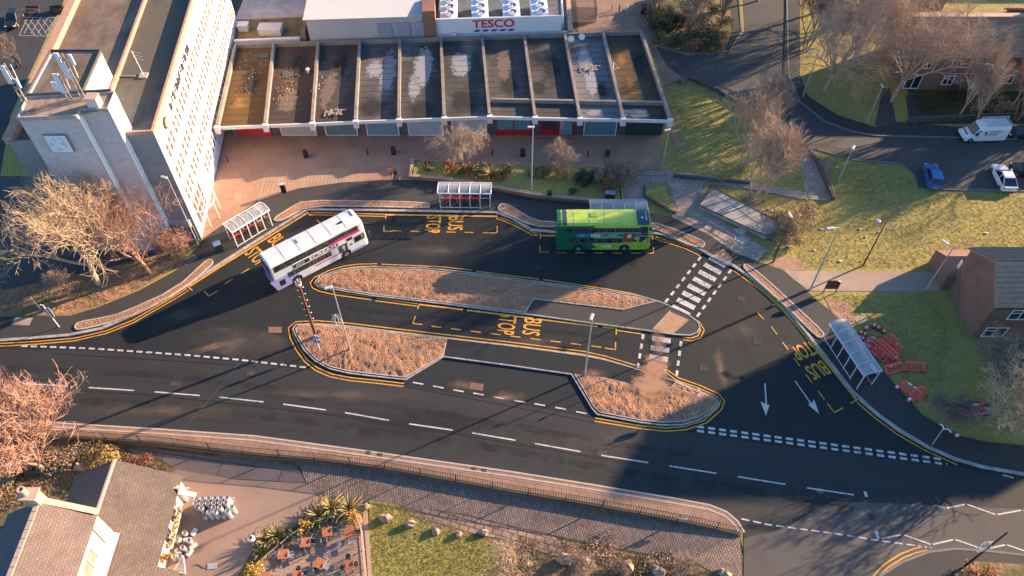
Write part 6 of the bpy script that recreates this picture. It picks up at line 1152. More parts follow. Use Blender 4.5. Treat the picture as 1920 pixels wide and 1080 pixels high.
for k in range(5):
    mb=MB(); Mx=Matrix.Translation((rg.uniform(-.5,.5),rg.uniform(-.4,.4),.2+k*.1))@Matrix.Rotation(rg.uniform(-.3,.3),4,'Z')@Matrix.Rotation(R(-70),4,'X')
    mb.box(0,0,-.45,1.9,.05,.12,M=Mx); mb.box(0,0,.45,1.9,.05,.12,M=Mx)
    for q in range(9): mb.box(-.85+q*.21,0,0,.05,.04,.9,M=Mx)
    mb.build('barrier_frame',mat('barrier_blue',(.03,.06,.20),.5,var=.15) if k<4 else BRED,t)
    if k>2: q=MB(); q.box(0,-.04,.4,.5,.02,.16,M=Mx); q.build('reflector',REFL,t)
# ================================================================ PUB YARD
KEG=mat('keg_steel',(.60,.56,.53),.42,var=.12,scale=5,metal=.35)
def keg_proto():
    t=thing('beer_keg','steel beer keg','keg',(0,0,-50)); mb=MB(); mb.lathe([(.16,0),(.2,.02),(.2,.07),(.185,.08),(.2,.14),(.205,.2),(.19,.22),(.205,.24),(.205,.38),(.19,.4),(.205,.42),(.2,.5),(.185,.55),(.2,.56),(.2,.62),(.18,.625),(.17,.56),(.05,.54)],14); mb.build('barrel',KEG,t); mb=MB(); mb.lathe([(.16,.565),(.14,.572),(.04,.58),(.035,.6)],10); mb.build('top',mat('keg_top',(.32,.33,.36),.4,var=.1,metal=.4),t); return t
kp=keg_proto(); first=True
def keg(px,label,group,tier=0,lie=False,dx=0,dy=0):
    global first
    t=kp if first else copy_tree(kp); first=False; p=GL(*px); t.location=(p.x+dx,p.y+dy,p.z+tier*.62+(.2 if lie else 0)); t.rotation_euler=(R(90) if lie else 0,0,random.Random(px[0]).uniform(0,3)); t['label']=label; t['group']=group
rows=[(5,['back']),(6,['second']),(6,['third']),(5,['front'])]
KY=[(376,946,6),(374,955,6),(385,963,6),(388,971,5)]
for r,(x0,y0,n) in enumerate(KY):
    for k in range(n):
        for tier in ((0,1) if (k+r)%3!=0 or r<2 else (0,)):
            keg((x0+k*11.3,y0-k*.4),'steel keg %s from the left, %s row of the large group, %s'%(ORD[k],['back','second','third','front'][r],'stacked on top' if tier else 'underneath' if ((k+r)%3!=0 or r<2) else 'single'),'kegs in the large group',tier)
KL=[(338,1006,1),(350,1004,0),(361,1006,1),(336,1017,0),(346,1015,1),(358,1018,0),(332,1032,1),(346,1031,0),(358,1030,1),(330,1048,0),(341,1048,0),(352,1044,1),(357,1036,0)]
for k,(x,y,l) in enumerate(KL): keg((x,y),'%s steel keg in the loose group by the white wall, %s from the top'%('lying' if l else 'upright',ORD[k]),'kegs in the small group',0,bool(l))
t=thing('metal_rail','short shiny metal rail lying behind the large keg group','rail',GL(420,944)); mb=MB()
for k in range(2): mb.tube([(-2.0,.25*k,.15),(.9,.1+.25*k,.3)],.06,6)
mb.build('tubes',KEG,t)
WOOD=mat('table_top_wood',(.40,.135,.055),.5,var=.25,scale=3,stretch=(1,6,1)); STEEL=mat('chair_steel',(.45,.43,.42),.35,var=.1,metal=.5); DFAB=mat('chair_dark',(.035,.04,.045),.7,var=.15)
def mktable(label,px,rz):
    t=thing('cafe_table',label,'table',GL(*px,.03),rz,'square patio tables'); mb=MB(); mb.box(0,0,.73,.82,.82,.05); mb.build('tabletop',WOOD,t,bevel=.01)
    for x,y in ((-.34,-.34),(.34,-.34),(.34,.34),(-.34,.34)): l=MB(); l.box(x,y,.35,.05,.05,.7); l.build('leg',BLK,t)
    return t
def mkchair(label,px,rz,dark=True):
    t=thing('cafe_chair',label,'chair',GL(*px,.03),rz,'patio chairs'); m=DFAB if dark else STEEL
    mb=MB(); mb.box(0,0,.45,.46,.44,.04); mb.build('seat',m,t); mb=MB()
    for k in range(5): a=-.6+k*.3; mb.box(.24*math.sin(a)*.9,-.22+.03*abs(k-2),.68,.1,.03,.3,a*.3)
    mb.build('backrest',m,t)
    for x in (-.2,.2):
        for y in (-.19,.19): l=MB(); l.tube([(x,y,0),(x*.95,y*.95,.45)],.02,5); l.build('leg',STEEL,t)
        l=MB(); l.tube([(x,-.22,.45),(x*1.2,-.2,.66),(x*1.2,.15,.66),(x,.2,.45)],.02,5); l.build('arm',STEEL,t)
    return t
TB=[((575,1023),.12,'with a shadow bar across it, second from the spiky plants'),((534,1045),.05,'nearest the spiky plants, leftmost whole one'),((602,1062),-.35,'in the middle of the patio, turned askew'),((656,1065),.0,'closest to the fence on the right, half shaded'),((616,1003),.2,'under shade at the top of the patio'),((658,1003),.25,'by the fence corner at the top right of the patio'),((560,1086),-.3,'cut off by the bottom edge in the middle'),((502,1090),.1,'cut off by the bottom edge on the left')]
for px,a,l in TB: mktable('square orange wooden patio table '+l,px,a)
CH=[((565,1022),1.6,1,'left of the table with the shadow bar'),((588,1020),-1.5,0,'right of the table with the shadow bar'),((582,1010),3.0,0,'above the table with the shadow bar'),((522,1044),1.6,1,'left of the leftmost whole table'),((548,1045),-1.6,1,'right of the leftmost whole table'),((527,1030),2.8,0,'above the leftmost whole table, against the plants'),((571,1042),-2.5,0,'pulled out between the two front tables'),((596,1072),.3,0,'below the askew table'),((612,1052),2.6,1,'above the askew table'),((614,1066),-1.9,1,'right of the askew table'),((655,1050),3.1,0,'above the half shaded table'),((645,1068),1.5,0,'left of the half shaded table'),((668,1062),-1.4,0,'right of the half shaded table'),((621,983),2.9,0,'at the top of the patio under the big plants'),((628,1000),-1.5,0,'right of the shaded top table'),((610,1018),.2,0,'below the shaded top table'),((636,1024),2.2,1,'standing alone in the striped shade, left'),((662,1022),.1,1,'standing alone near the fence'),((674,1003),-1.5,0,'right of the fence corner table'),((562,1072),2.8,0,'above the bottom edge table'),((495,1072),2.9,1,'above the bottom left table'),((572,1080),-1.2,0,'right of the bottom edge table')]
for px,a,dk_,l in CH: mkchair(('silver metal patio chair ' if dk_ else 'dark patio chair ')+l,px,a,not dk_)
# patio fences
def lowrail(label,px,h,m,step=.12): 
    w=[GL(x,y,.03) for x,y in px]; return railing('patio_fence',label,w,h,step,m,.03,z0=w[0].z,postgap=1.6,rails=(.1,1.0))
lowrail('curved slatted fence between the patio and the spiky plants',[(470,1078),(505,1045),(545,1012),(575,990),(620,975),(668,965)],.75,mat('fence_timber',(.42,.28,.2),.8,var=.2),.16)
lowrail('tall slatted fence along the right side of the patio',[(668,966),(680,1000),(684,1040),(690,1110)],1.25,MATS['fence_timber'],.15)
t=thing('lawn_kerb_wall','pale low stone wall between the patio fence and the lawn','wall',GL(690,962)); mb=MB(); ribbon(mb,[GL(x,y) for x,y in ((684,955),(688,1000),(693,1060),(697,1150))],.35,-.65,-.25); mb.build('stonework',MATS['sandstone_kerb'],t,True)
t=thing('ledge_planter','long cream planter box with yellow flowers on the white pub wall','planter',Vector((-27.98,25.9,.5))); mb=MB(); mb.box(0,0,.0,.3,3.6,.25); mb.build('box',MATS['cream_timber'],t); mb=MB(); rg=random.Random(8)
for k in range(34): x,y,z=rg.uniform(-.2,.25),rg.uniform(-1.75,1.75),rg.uniform(.1,.5); mb.blob((x,y,z),(.11,.11,.09),k,.3,6,4)
mb.build('flowers',mat('flowers_yellow',(.34,.19,.04),.8,var=.5,scale=8),t)
t=thing('hanging_basket','round basket of yellow flowers on the lower end of the pub wall','hanging basket',Vector((-27.9,23.2,.9))); mb=MB(); mb.lathe([(.05,-.25),(.22,-.1),(.26,.05)],10); mb.build('basket',RUSTP,t); mb=MB(); rg=random.Random(9)
for k in range(26): mb.blob((rg.gauss(0,.2),rg.gauss(0,.2),.1+abs(rg.gauss(0,.14))),(.1,.1,.09),k,.3,6,4)
mb.build('flowers',MATS['flowers_yellow'],t)
t=thing('a_frame_board','white framed easel board lying open at the pub entrance','sign board',GL(340,1062)); mb=MB(); mb.tube([(-.5,-.4,.05),(.3,.5,1.0)],.05,5); mb.tube([(.5,-.6,.05),(.35,.5,1.0)],.05,5); mb.tube([(-.5,-.4,.05),(.5,-.6,.05)],.05,5); mb.build('frame',WFR,t); mb=MB(); mb.add([(-.35,-.3,.15),(.4,-.45,.15),(.32,.4,.9),(.25,.4,.9)],[(0,1,2,3)]); mb.build('panel',mat('panel_pale',(.5,.46,.44),.6,var=.1),t)
t=thing('sign_board','small pale sheet with a shaded rope lying in the yard','board',GL(398,1062)); mb=MB(); mb.box(0,0,.04,.75,.45,.05,.1); mb.build('sheet',PG,t); mb=MB(); mb.tube([(-1.6+.2*i,.15*math.sin(i*.9),.04) for i in range(10)],.03,4); mb.build('rope',RUSTP,t)
# ================================================================ PEOPLE
def person(label,px,rz,top,leg,skin,hair,pose,z=.12,h=1.72):
    P_=G(*px,z); s=h/1.75
    J={'pel':(0,0,.95),'sp':(.0,0,1.15),'ch':(.02,0,1.36),'nk':(.03,0,1.50),'hd':(.05,0,1.60),'ht':(.05,0,1.73)}
    V=[];E_=[];Rd=[];idx={}
    def v(n,p,r): idx[n]=len(V); V.append(Vector(p)*s); Rd.append((r[0]*s,r[1]*s) if hasattr(r,'__len__') else (r*s,r*s))
    def e(a,b): E_.append((idx[a],idx[b]))
    v('pel',J['pel'],(.13,.16)); v('sp',J['sp'],(.115,.145)); v('ch',J['ch'],(.12,.18)); v('nk',J['nk'],.058); v('hd',J['hd'],(.085,.078)); v('ht',(.05,0,1.69),(.075,.07))
    for a,b in (('pel','sp'),('sp','ch'),('ch','nk'),('nk','hd'),('hd','ht')): e(a,b)
    for sd,ph in (('l',pose),('r',-pose)):
        y=.095 if sd=='l' else -.095; k=.28*ph
        v('hip'+sd,(0,y,.88),.098); v('kn'+sd,(k*.55+.05,y,.48),.064); v('an'+sd,(k-.06*ph*(ph<0),y,.085),.043); v('to'+sd,(k+.17,y*1.15,.035),.038)
        e('pel','hip'+sd); e('hip'+sd,'kn'+sd); e('kn'+sd,'an'+sd); e('an'+sd,'to'+sd)
        ya=.215 if sd=='l' else -.215; k=-.22*ph
        v('sh'+sd,(.02,ya*.9,1.42),.062); v('el'+sd,(k*.5,ya*1.15,1.13),.046); v('wr'+sd,(k+.12,ya*1.08,.89),.030); v('pa'+sd,(k+.15,ya*1.06,.81),(.022,.04))
        e('ch','sh'+sd); e('sh'+sd,'el'+sd); e('el'+sd,'wr'+sd); e('wr'+sd,'pa'+sd)
        for q in range(4): v('f%d%s'%(q,sd),(k+.135+.022*q,ya*1.06,.71+.008*abs(q-1.5)),.0085); e('pa'+sd,'f%d%s'%(q,sd))
        v('th'+sd,(k+.21,ya*.98,.79),.009); e('pa'+sd,'th'+sd)
    me=bpy.data.meshes.new('b'); me.from_pydata(V,E_,[]); ob=bpy.data.objects.new('b',me); COL.objects.link(ob); md=ob.modifiers.new('s','SKIN'); md.use_smooth_shade=True
    for i,sv in enumerate(me.skin_vertices[0].data): sv.radius=Rd[i]; sv.use_root=(i==0)
    ob.modifiers.new('u','SUBSURF').levels=1
    dg=bpy.context.evaluated_depsgraph_get(); dg.update(); m2=bpy.data.meshes.new_from_object(ob.evaluated_get(dg)); bpy.data.objects.remove(ob); m2.name='body'
    m2.materials.clear()
    for m_ in (top,leg,skin,BLK): m2.materials.append(m_)
    for f in m2.polygons:
        c=f.center/s; f.use_smooth=True
        f.material_index=2 if c.z>1.5 or (c.z<.9 and abs(c.y)>.19) else 3 if c.z<.1 else 0 if c.z>.86 or abs(c.y)>.17 else 1
    root=thing('person',label,'person',P_,rz); b=bpy.data.objects.new('body',m2); COL.objects.link(b); b.parent=root
    mb=MB(); mb.blob((.035*s,0,1.685*s),(.1*s,.092*s,.085*s),3,.05,10,8); mb.build('hair',hair,root,smooth=True)
    mb=MB()
    for y in (-.032,.032): mb.blob((.125*s,y*s,1.635*s),(.012*s,.014*s,.009*s),1,0,6,4,0)
    mb.blob((.142*s,0,1.60*s),(.02*s,.014*s,.028*s),1,0,6,5,1); mb.box(.128*s,0,1.562*s,.012,.04,.01,mi=2)
    for y in (-.085,.085): mb.blob((.04*s,y*s,1.61*s),(.025*s,.012*s,.034*s),1,0,6,5,1)
    mb.build('face',[BLK,skin,mat('lips',(.35,.14,.12),.6,var=0)],root)
    return root
SK=mat('skin',(.48,.28,.2),.6,var=.05); HD=mat('hair_dark',(.03,.02,.018),.8,var=.2); OR=mat('hi_vis_orange',(.75,.12,.03),.7,var=.08); DK=mat('dark_clothes',(.03,.032,.04),.9,var=.2)
person('person in an orange jacket walking across the plaza edge',(734,333),-2.0,OR,DK,SK,HD,.8)
person('person in dark clothes with a pale bag walking right of the orange jacket',(743,336),-1.8,DK,DK,SK,HD,-.7,h=1.66)
bg=thing('shoulder_bag','pale bag carried by the walker in dark clothes','bag',G(744.5,335,.85)+Vector((.28,0,0))); mb=MB(); mb.blob((0,0,.1),(.12,.2,.2),1,.1,8,6); mb.build('pouch',PG,bg); mb=MB(); mb.tube([(0,-.12,.2),(-.1,0,.6),(0,.12,.2)],.015,4); mb.build('strap',BLK,bg)
person('person in black clothes stepping out of the white framed shelter',(500,424),.6,DK,DK,SK,mat('hair_auburn',(.14,.05,.03),.8,var=.2),.9)
# ================================================================ TREES AND PLANTS
BARKP=mat('bark_pink',(.37,.27,.20),.95,var=.35,scale=5); BARKD=mat('bark_dark',(.23,.17,.135),.95,var=.35,scale=5); BARKG=mat('bark_gold',(.44,.32,.205),.95,var=.35,scale=5); BARKR=mat('bark_red',(.36,.205,.15),.95,var=.35,scale=5)
class TreeGeo:
    def __init__(s): s.v=[]; s.f=[]
    def seg(s,pts,r0,r1,n):
        o=len(s.v); k=len(pts)
        for i,p in enumerate(pts):
            d=(pts[min(i+1,k-1)]-pts[max(i-1,0)]); d.normalize(); a=d.orthogonal(); a.normalize(); b=d.cross(a); r=r0+(r1-r0)*i/(k-1)
            for j in range(n):
                t=6.2832*j/n; q=p+a*(math.cos(t)*r)+b*(math.sin(t)*r); s.v.append((q.x,q.y,q.z))
        for i in range(k-1):
            for j in range(n): s.f.append((o+i*n+j,o+i*n+(j+1)%n,o+(i+1)*n+(j+1)%n,o+(i+1)*n+j))
def tree_proto(seed,h=9,trunk=2.2,spread=.8,kids=(7,7,7,6),r0=.2,up=.35,droop=0.0,stems=1,twig=.016,curl=.25,lenf=(.55,.55,.5,.45),thin=.47):
    rg=random.Random(seed); T=TreeGeo(); C=TreeGeo()
    def path(p,d,L,n,wob,lift):
        pts=[p.copy()]; d=d.copy()
        for i in range(n):
            d+=Vector((rg.gauss(0,wob),rg.gauss(0,wob),rg.gauss(0,wob)+lift)); d.normalize(); p=p+d*(L/n); pts.append(p.copy())
        return pts,d
    def branch(p,d,L,r,lv):
        n=(5,4,3,2,2)[lv]; pts,de=path(p,d,L,n,curl*(.35+.16*lv),(up*.25 if lv<3 else -droop*.3)-droop*.12*lv)
        (T if lv<=1 else C).seg(pts,r,max(twig*.6,r*(.5 if lv<3 else .4)),(7,5,4,3,3)[lv])
        if lv-1>=len(kids)-1: return
        K=kids[lv] if lv<len(kids) else 0
        for i in range(K):
            t=(.32 if lv==0 else .22)+(.78 if lv else .68)*(i+rg.random())/K; t=min(t,.99); f=t*n; j=min(int(f),n-1); q=pts[j].lerp(pts[j+1],f-j); dd=(pts[j+1]-pts[j]).normalized()
            ax=dd.orthogonal().normalized(); ax.rotate(Matrix.Rotation(rg.uniform(0,6.283),3,dd)); ang=rg.uniform(.45,1.0)*spread
            nd=(dd*math.cos(ang)+ax*math.sin(ang)); nd.z+=up*.35; nd.normalize()
            branch(q,nd,L*lenf[min(lv,3)]*rg.uniform(.75,1.2)*(1.15-.45*t),max(twig,r*thin*(1.1-.4*t)),lv+1)
    for s_ in range(stems):
        a=6.283*s_/max(1,stems)+rg.random(); d=Vector((math.cos(a)*.28,math.sin(a)*.28,1)) if stems>1 else Vector((rg.gauss(0,.04),rg.gauss(0,.04),1)); d.normalize()
        base=Vector((math.cos(a)*.25,math.sin(a)*.25,0)) if stems>1 else Vector((0,0,0))
        tp_,de=path(base,d,trunk,3,.05,.05); T.seg(tp_,r0,r0*.75,8)
        n0=kids[0] if stems==1 else max(3,kids[0]//stems+1)
        for i in range(n0):
            a=6.283*i/n0+rg.uniform(-.4,.4); ang=rg.uniform(.25,1.0)*spread*(.5 if i==0 else 1); nd=Vector((math.cos(a)*math.sin(ang),math.sin(a)*math.sin(ang),math.cos(ang)))
            q=tp_[-1] if i<n0*.6 else tp_[-2].lerp(tp_[-1],rg.random()); branch(q,nd,(h-trunk)*rg.uniform(.6,.85),r0*.52,0)
    def me(g,n):
        m=bpy.data.meshes.new(n); m.from_pydata(g.v,[],g.f); m.update(); return m
    return me(T,'trunk'),me(C,'crown')
def tree(name,label,px,proto,mt,s=1.0,rz=0.0,sz=None,low=False,z=0.0,cat='tree',group='bare winter trees',pos=None,lean=(0,0)):
    p=Vector(pos) if pos else (GL if low else G)(*px); t=thing(name,label,cat,p,rz,group); t.scale=(s,s,sz or s); t.rotation_euler=(R(lean[0]),R(lean[1]),rz)
    for nm,me in zip(('trunk','crown'),proto):
        if not me.materials: me.materials.append(mt)
        o=bpy.data.objects.new(nm,me); COL.objects.link(o); o.parent=t
        if me.materials[0]!=mt: o.material_slots[0].link='OBJECT'; o.material_slots[0].material=mt
    return t
PA=tree_proto(1,h=11.5,trunk=2.6,spread=1.0,kids=(7,5,4,3),r0=.27,up=.36,twig=.012,curl=.12,lenf=(.62,.66,.7,.75),thin=.58)
PB=tree_proto(2,h=10,trunk=2.2,spread=.62,kids=(8,5,4,3),r0=.16,up=.5,twig=.009,curl=.12,lenf=(.58,.62,.68,.75),thin=.55)
PC=tree_proto(3,h=5.6,trunk=2.0,spread=1.1,kids=(9,5,4,4),r0=.11,up=-.04,droop=.32,twig=.006,curl=.18,lenf=(.62,.62,.62,.64))
PD=tree_proto(4,h=8.5,trunk=2.4,spread=.74,kids=(8,4,4,3),r0=.11,up=.42,stems=3,twig=.009,curl=.13,lenf=(.6,.64,.68,.75),thin=.55)
PE=tree_proto(5,h=14,trunk=3.2,spread=.95,kids=(9,6,5,4),r0=.26,up=.2,droop=.06,twig=.008,curl=.15,lenf=(.6,.62,.66,.68),thin=.5)
PF=tree_proto(6,h=3.9,trunk=.5,spread=1.1,kids=(8,5,4,3),r0=.10,up=.3,twig=.010,stems=1,curl=.15,lenf=(.64,.64,.66,.7))
PS=tree_proto(11,h=3.9,trunk=.45,spread=1.15,kids=(6,4,4,3),r0=.13,up=.34,twig=.012,curl=.2,lenf=(.62,.66,.7,.75),thin=.62)
PG_=tree_proto(7,h=2.5,trunk=.15,spread=1.05,kids=(9,5,4,3),r0=.04,up=.42,twig=.008,stems=2,curl=.15,lenf=(.64,.64,.66,.7))
tree('bare_tree','dense bare tree added at the top edge to shade the estate road',(1535,22),PE,BARKP,.85,5.0); tree('bare_tree','bare tree added at the top edge above the terrace ridge for shade',(1650,30),PE,BARKP,.85,2.6)  # both trees added so their shade falls on the estate road
tree('bare_tree','broad golden limbed bare tree in front of the grey gable, the largest on the left',(186,533),PA,BARKG,1.15,.4); tree('bare_tree','reddish bare tree between the golden tree and the lamp at the tower',(282,513),PA,BARKR,.82,3.4,lean=(0,2)); tree('bare_tree','low forked bare tree at the left edge above the leafy verge',(-8,556),PF,BARKG,1.7,.3); tree('bare_shrub','tangle of reddish brushwood beneath the reddish tree',(330,478),PG_,BARKR,1.15,2.0,cat='shrub')
tree('bare_shrub','spiky brushwood beside the leafy verge at the left',(120,545),PG_,BARKP,1.0,.5,cat='shrub')
tree('weeping_tree','small weeping bare tree in the middle of the shrub bed',(868,314),PC,BARKP,1.12,.2); tree('weeping_tree','smallest bare tree leaning right in the shrub bed',(1044,322),PF,BARKP,.95,1.0,lean=(0,8)); tree('bare_shrub','greyish see through shrub at the right end of the shrub bed',(1160,350),PG_,BARKD,1.35,1.0,cat='shrub')
tree('bare_tree','multi stemmed bare tree on the bank beneath the estate road',(1395,316),PD,BARKP,1.15,.3); tree('bare_tree','twin of the multi stemmed tree, nearer the concrete platform',(1412,372),PD,BARKP,1.2,2.2); tree('bare_tree','thinner bare tree right beside the concrete platform railing',(1432,378),PB,BARKP,.95,4.0); tree('bare_tree','small round bare tree where the bank meets the estate road',(1432,245),PD,BARKP,.95,1.1)
tree('bare_tree','tall dense bare tree at the far left of the terrace group',(1545,170),PE,BARKP,.95,.2); tree('bare_tree','tallest bare tree hiding the left end of the terrace',(1672,190),PE,BARKP,.98,1.9); tree('bare_tree','dense bare tree touching the top edge right of the estate road',(1600,120),PE,BARKP,1.0,3.3); tree('bare_tree','dark bare tree leaning over the estate road at the top',(1510,95),PD,BARKD,1.15,.9)
tree('bare_tree','pale trunked bare tree in front of the terrace windows',(1797,220),PB,BARKP,.9,.1,lean=(-6,8)); tree('bare_tree','slender bare tree behind the white van',(1830,236),PB,BARKP,.86,2.4,lean=(0,10)); tree('bare_tree','bare tree at the right edge before the taller terrace',(1905,226),PD,BARKR,.95,4.2)
tree('bare_tree','bare tree standing in the round shrub bed at the top',(1292,74),PD,BARKD,1.1,.4); tree('bare_tree','tall thin trunk at the left side of the round bed',(1212,44),PB,BARKD,.95,1.0); tree('bare_tree','second thin trunk at the left side of the round bed',(1224,50),PB,BARKD,.85,3.0); tree('bare_tree','bare tree near the back kerb of the round bed',(1350,55),PB,BARKD,.85,2.2); tree('bare_tree','leafless tree at the top edge above the round bed',(1420,2),PE,BARKD,.75,2.8)
tree('bare_tree','pink barked bare tree overhanging the main road at the lower left',(84,886),PF,BARKR,2.35,2.0,low=True,lean=(-6,14)); tree('bare_tree','second stem of the tree pair behind the pub at the lower left',(38,885),PB,BARKR,.9,.8,low=True,lean=(-14,16)); tree('bare_tree','bare tree cut by the left edge above the railing',(-30,800),PA,BARKP,.62,3.0,low=True)
tree('bare_tree','spreading golden bare tree in the shade at the right edge',(1897,800),PS,BARKG,2.1,.3,sz=1.7); tree('bare_tree','tangled twin of the golden tree, nearer the brick house',(1868,715),PF,BARKD,1.75,2.0,sz=1.4); tree('bare_shrub','dark scrubby bush beside the footway under the golden tree',(1770,785),PG_,BARKD,1.15,1.0,cat='shrub')
tree('bare_shrub','silvery bare spreading bush at the bottom edge of the lawn',(962,1088),PS,BARKG,1.15,.2,low=True,cat='shrub'); tree('bare_shrub','pale brushwood right of the silvery bush',(1085,1062),PG_,BARKP,.8,.6,low=True,cat='shrub'); tree('bare_shrub','small tangled brushwood near the lane end',(1278,1070),PG_,BARKP,.65,2.6,low=True,cat='shrub'); tree('bare_shrub','curled brushwood between the two lower bushes',(1160,1072),PG_,BARKD,.5,4.0,low=True,cat='shrub')
tree('slender_tree','slender caged young tree in the shaded car park',(36,124),PD,BARKD,.5,.5); t=thing('tree_guard','dark round cage about the young tree trunk in the car park','tree guard',G(36,125)); mb=MB()
for k in range(8): mb.tube([(.25*math.cos(k*.785),.25*math.sin(k*.785),0),(.25*math.cos(k*.785),.25*math.sin(k*.785),1.8)],.025,4)
mb.build('bars',BLK,t)
# trees standing beyond the right edge; their shade crosses the green and the junction
for i,(x,y,s,pr) in enumerate(((71,79,1.0,PB),(76,82,1.0,PA),(82,86,1.0,PA),(88,90,1.0,PB),(57,24,.95,PA),(63,28,.95,PB),(52,17,.9,PA),(66,20,1.0,PA),(58,12,.9,PB))):
    tree('shading_tree',['bare tree just beyond the right edge by the green, the nearest','bare tree beyond the right edge by the green, the second','bare tree beyond the right edge by the green, behind two others','farthest bare tree beyond the right edge of the green','bare tree beyond the lower right edge, behind the golden tree','bare tree beyond the lower right edge, farther up the slope','bare tree beyond the lower right corner, the nearest','bare tree beyond the lower right corner, farthest right','bare tree below the lower right corner'][i],None,pr,BARKD,s,i*1.3,pos=(x,y,0))
# ---- leafy shrubs: leaf sized faces through an uneven volume
def shrub(name,label,px,r,hh,m,seed,n=420,leaf=.13,low=False,z=.0,cat='shrub',group=None,spiky=False,lobes=6):
    p=(GL if low else G)(*px); p=p+Vector((0,0,z)); t=thing(name,label,cat,p,0,group); rg=random.Random(seed)
    lb=[(Vector((rg.uniform(-.65,.65)*r,rg.uniform(-.65,.65)*r,hh*rg.uniform(.35,.7))),rg.uniform(.38,.62)) for _ in range(lobes)]; vs=[]; fs=[]
    for i in range(n):
        c,k=rg.choice(lb); d=Vector((rg.gauss(0,1),rg.gauss(0,1),rg.gauss(0,1))).normalized()*(rg.random()**.33); q=c+Vector((d.x*r*k,d.y*r*k,d.z*hh*k*.75))
        if q.z<.03: q.z=rg.uniform(.03,.3)
        nn=(d+Vector((rg.gauss(0,.6),rg.gauss(0,.6),rg.gauss(.3,.6)))).normalized(); a=nn.orthogonal().normalized(); a.rotate(Matrix.Rotation(rg.uniform(0,6.28),3,nn)); b=nn.cross(a); L=leaf*rg.uniform(.6,1.4); o=len(vs)
        for u,v_ in ((-1,-.55),(1,-.55),(1,.55),(-1,.55)): vs.append(q+a*u*L*.5+b*v_*L*.5)
        fs.append((o,o+1,o+2,o+3))
    mb=MB(); mb.add(vs,fs); mb.build('foliage',m,t,recalc=False)
    w=MB()
    for k in range(5): c=lb[k%lobes][0]; w.tube([(0,0,0),(c.x*.6,c.y*.6,c.z*.7),(c.x,c.y,c.z*1.1)],[.04,.03,.015],4)
    w.build('stems',BARKD,t); return t
LG=mat('leaf_green',(.055,.07,.028),.7,var=.6,scale=5); LO=mat('leaf_olive',(.16,.13,.045),.8,var=.5,scale=5); LR=mat('leaf_russet',(.30,.13,.065),.9,var=.45,scale=5); LGOLD=mat('leaf_gold',(.30,.20,.07),.8,var=.5,scale=5); LDK=mat('leaf_dark',(.035,.042,.024),.8,var=.5,scale=5); LTW=mat('leaf_twiggy',(.36,.25,.165),.9,var=.45,scale=6); LBUSH=mat('leaf_bush_brown',(.25,.17,.10),.9,var=.5,scale=6); LYEL=mat('leaf_yellow',(.50,.30,.04),.8,var=.4,scale=6)
gb='shrubs in the plaza bed'; q=.4
for l,px,r,h_,m,s in (('russet bush at the left of the weeping tree',(846,322),1.0,1.2,LR,1),('olive bush under the weeping tree',(862,328),.9,1.2,LO,2),('reddish bush at the foot of the weeping tree',(878,326),.75,1.0,LR,3),('dark bush behind the golden spiky plant',(898,330),1.1,1.5,LG,4),('green bush right of the golden spiky plant',(949,330),.9,1.2,LO,5),('small russet bush below the golden spiky plant',(940,341),.6,.7,LR,6),('yellow green bush left of the lamp column',(1002,332),.9,1.1,LGOLD,7),('olive bush just right of the lamp column',(1022,334),1.0,1.3,LO,8),('bright leaved bush between the lamp and the dark hedge',(1056,338),1.0,1.4,LGOLD,9),('dark green bush in the middle of the dark hedge',(1084,344),1.3,1.6,LG,10),('large dark bush at the shaded front of the hedge',(1102,350),1.3,1.7,LDK,11),('tall golden leaved bush at the end of the hedge',(1130,346),1.1,2.2,LTW,12),('brown leaved bush nearest the dark cabinet',(1140,360),.8,1.4,LR,13),('low green tuft near the bed wall',(1076,366),.6,.5,LG,14),('low green tuft at the left end of the bed',(795,318),.8,.4,LO,15)):
    shrub('shrub',l,px,r,h_,m,s,n=int(600+450*r*h_),leaf=.12,z=q,group=gb)
rg=random.Random(77); names=['farthest left','left front','left middle','front middle','reddish middle','centre','back left','back centre','right front','right middle','far right front','far right','back right','behind the thin trunks','between the trunks','front right slope','lowest front','small reddish right']
RBP=[(1232,52),(1240,78),(1252,62),(1275,82),(1286,50),(1296,68),(1250,32),(1285,26),(1318,82),(1322,62),(1344,74),(1352,48),(1335,28),(1222,32),(1268,44),(1332,92),(1300,92),(1340,86)]
for i,px in enumerate(RBP): shrub('shrub','rounded bush in the round bed, '+names[i],px,1.55,1.7,[LG,LO,LDK,LG,LR,LO][i%6],100+i,n=620,leaf=.16,group='rounded bushes in the round bed',z=.1)
shrub('rounded_bush','big rounded twiggy bush beside the platform, sunlit on its right',(1490,425),2.5,3.1,LBUSH,31,n=6500,leaf=.09,lobes=14); shrub('rounded_bush','smaller lobe of the rounded bush toward the litter',(1474,452),1.5,1.9,LBUSH,32,n=3000,leaf=.09,lobes=9)
shrub('shrub','brown undergrowth along the platform railing, upper part',(1405,385),1.5,.9,LTW,33,n=500); shrub('shrub','brown undergrowth along the platform railing, lower part',(1445,408),1.5,1.0,LTW,34,n=600); shrub('shrub','dark thicket behind the platform railing end',(1462,420),1.2,1.1,LDK,35,n=500)
shrub('hedge_clump','dark hedge in front of the terrace doors',(1800,190),2.0,1.3,LDK,36,n=1400); shrub('hedge_clump','dark hedge left of the garden lawn',(1738,200),1.4,1.3,LDK,37,n=500); shrub('hedge_clump','brown hedge at the right end of the terrace gardens',(1880,205),2.2,1.4,LTW,38,n=800); shrub('hedge_clump','brown undergrowth below the pale trunked tree',(1835,205),1.8,1.1,LTW,39,n=700)
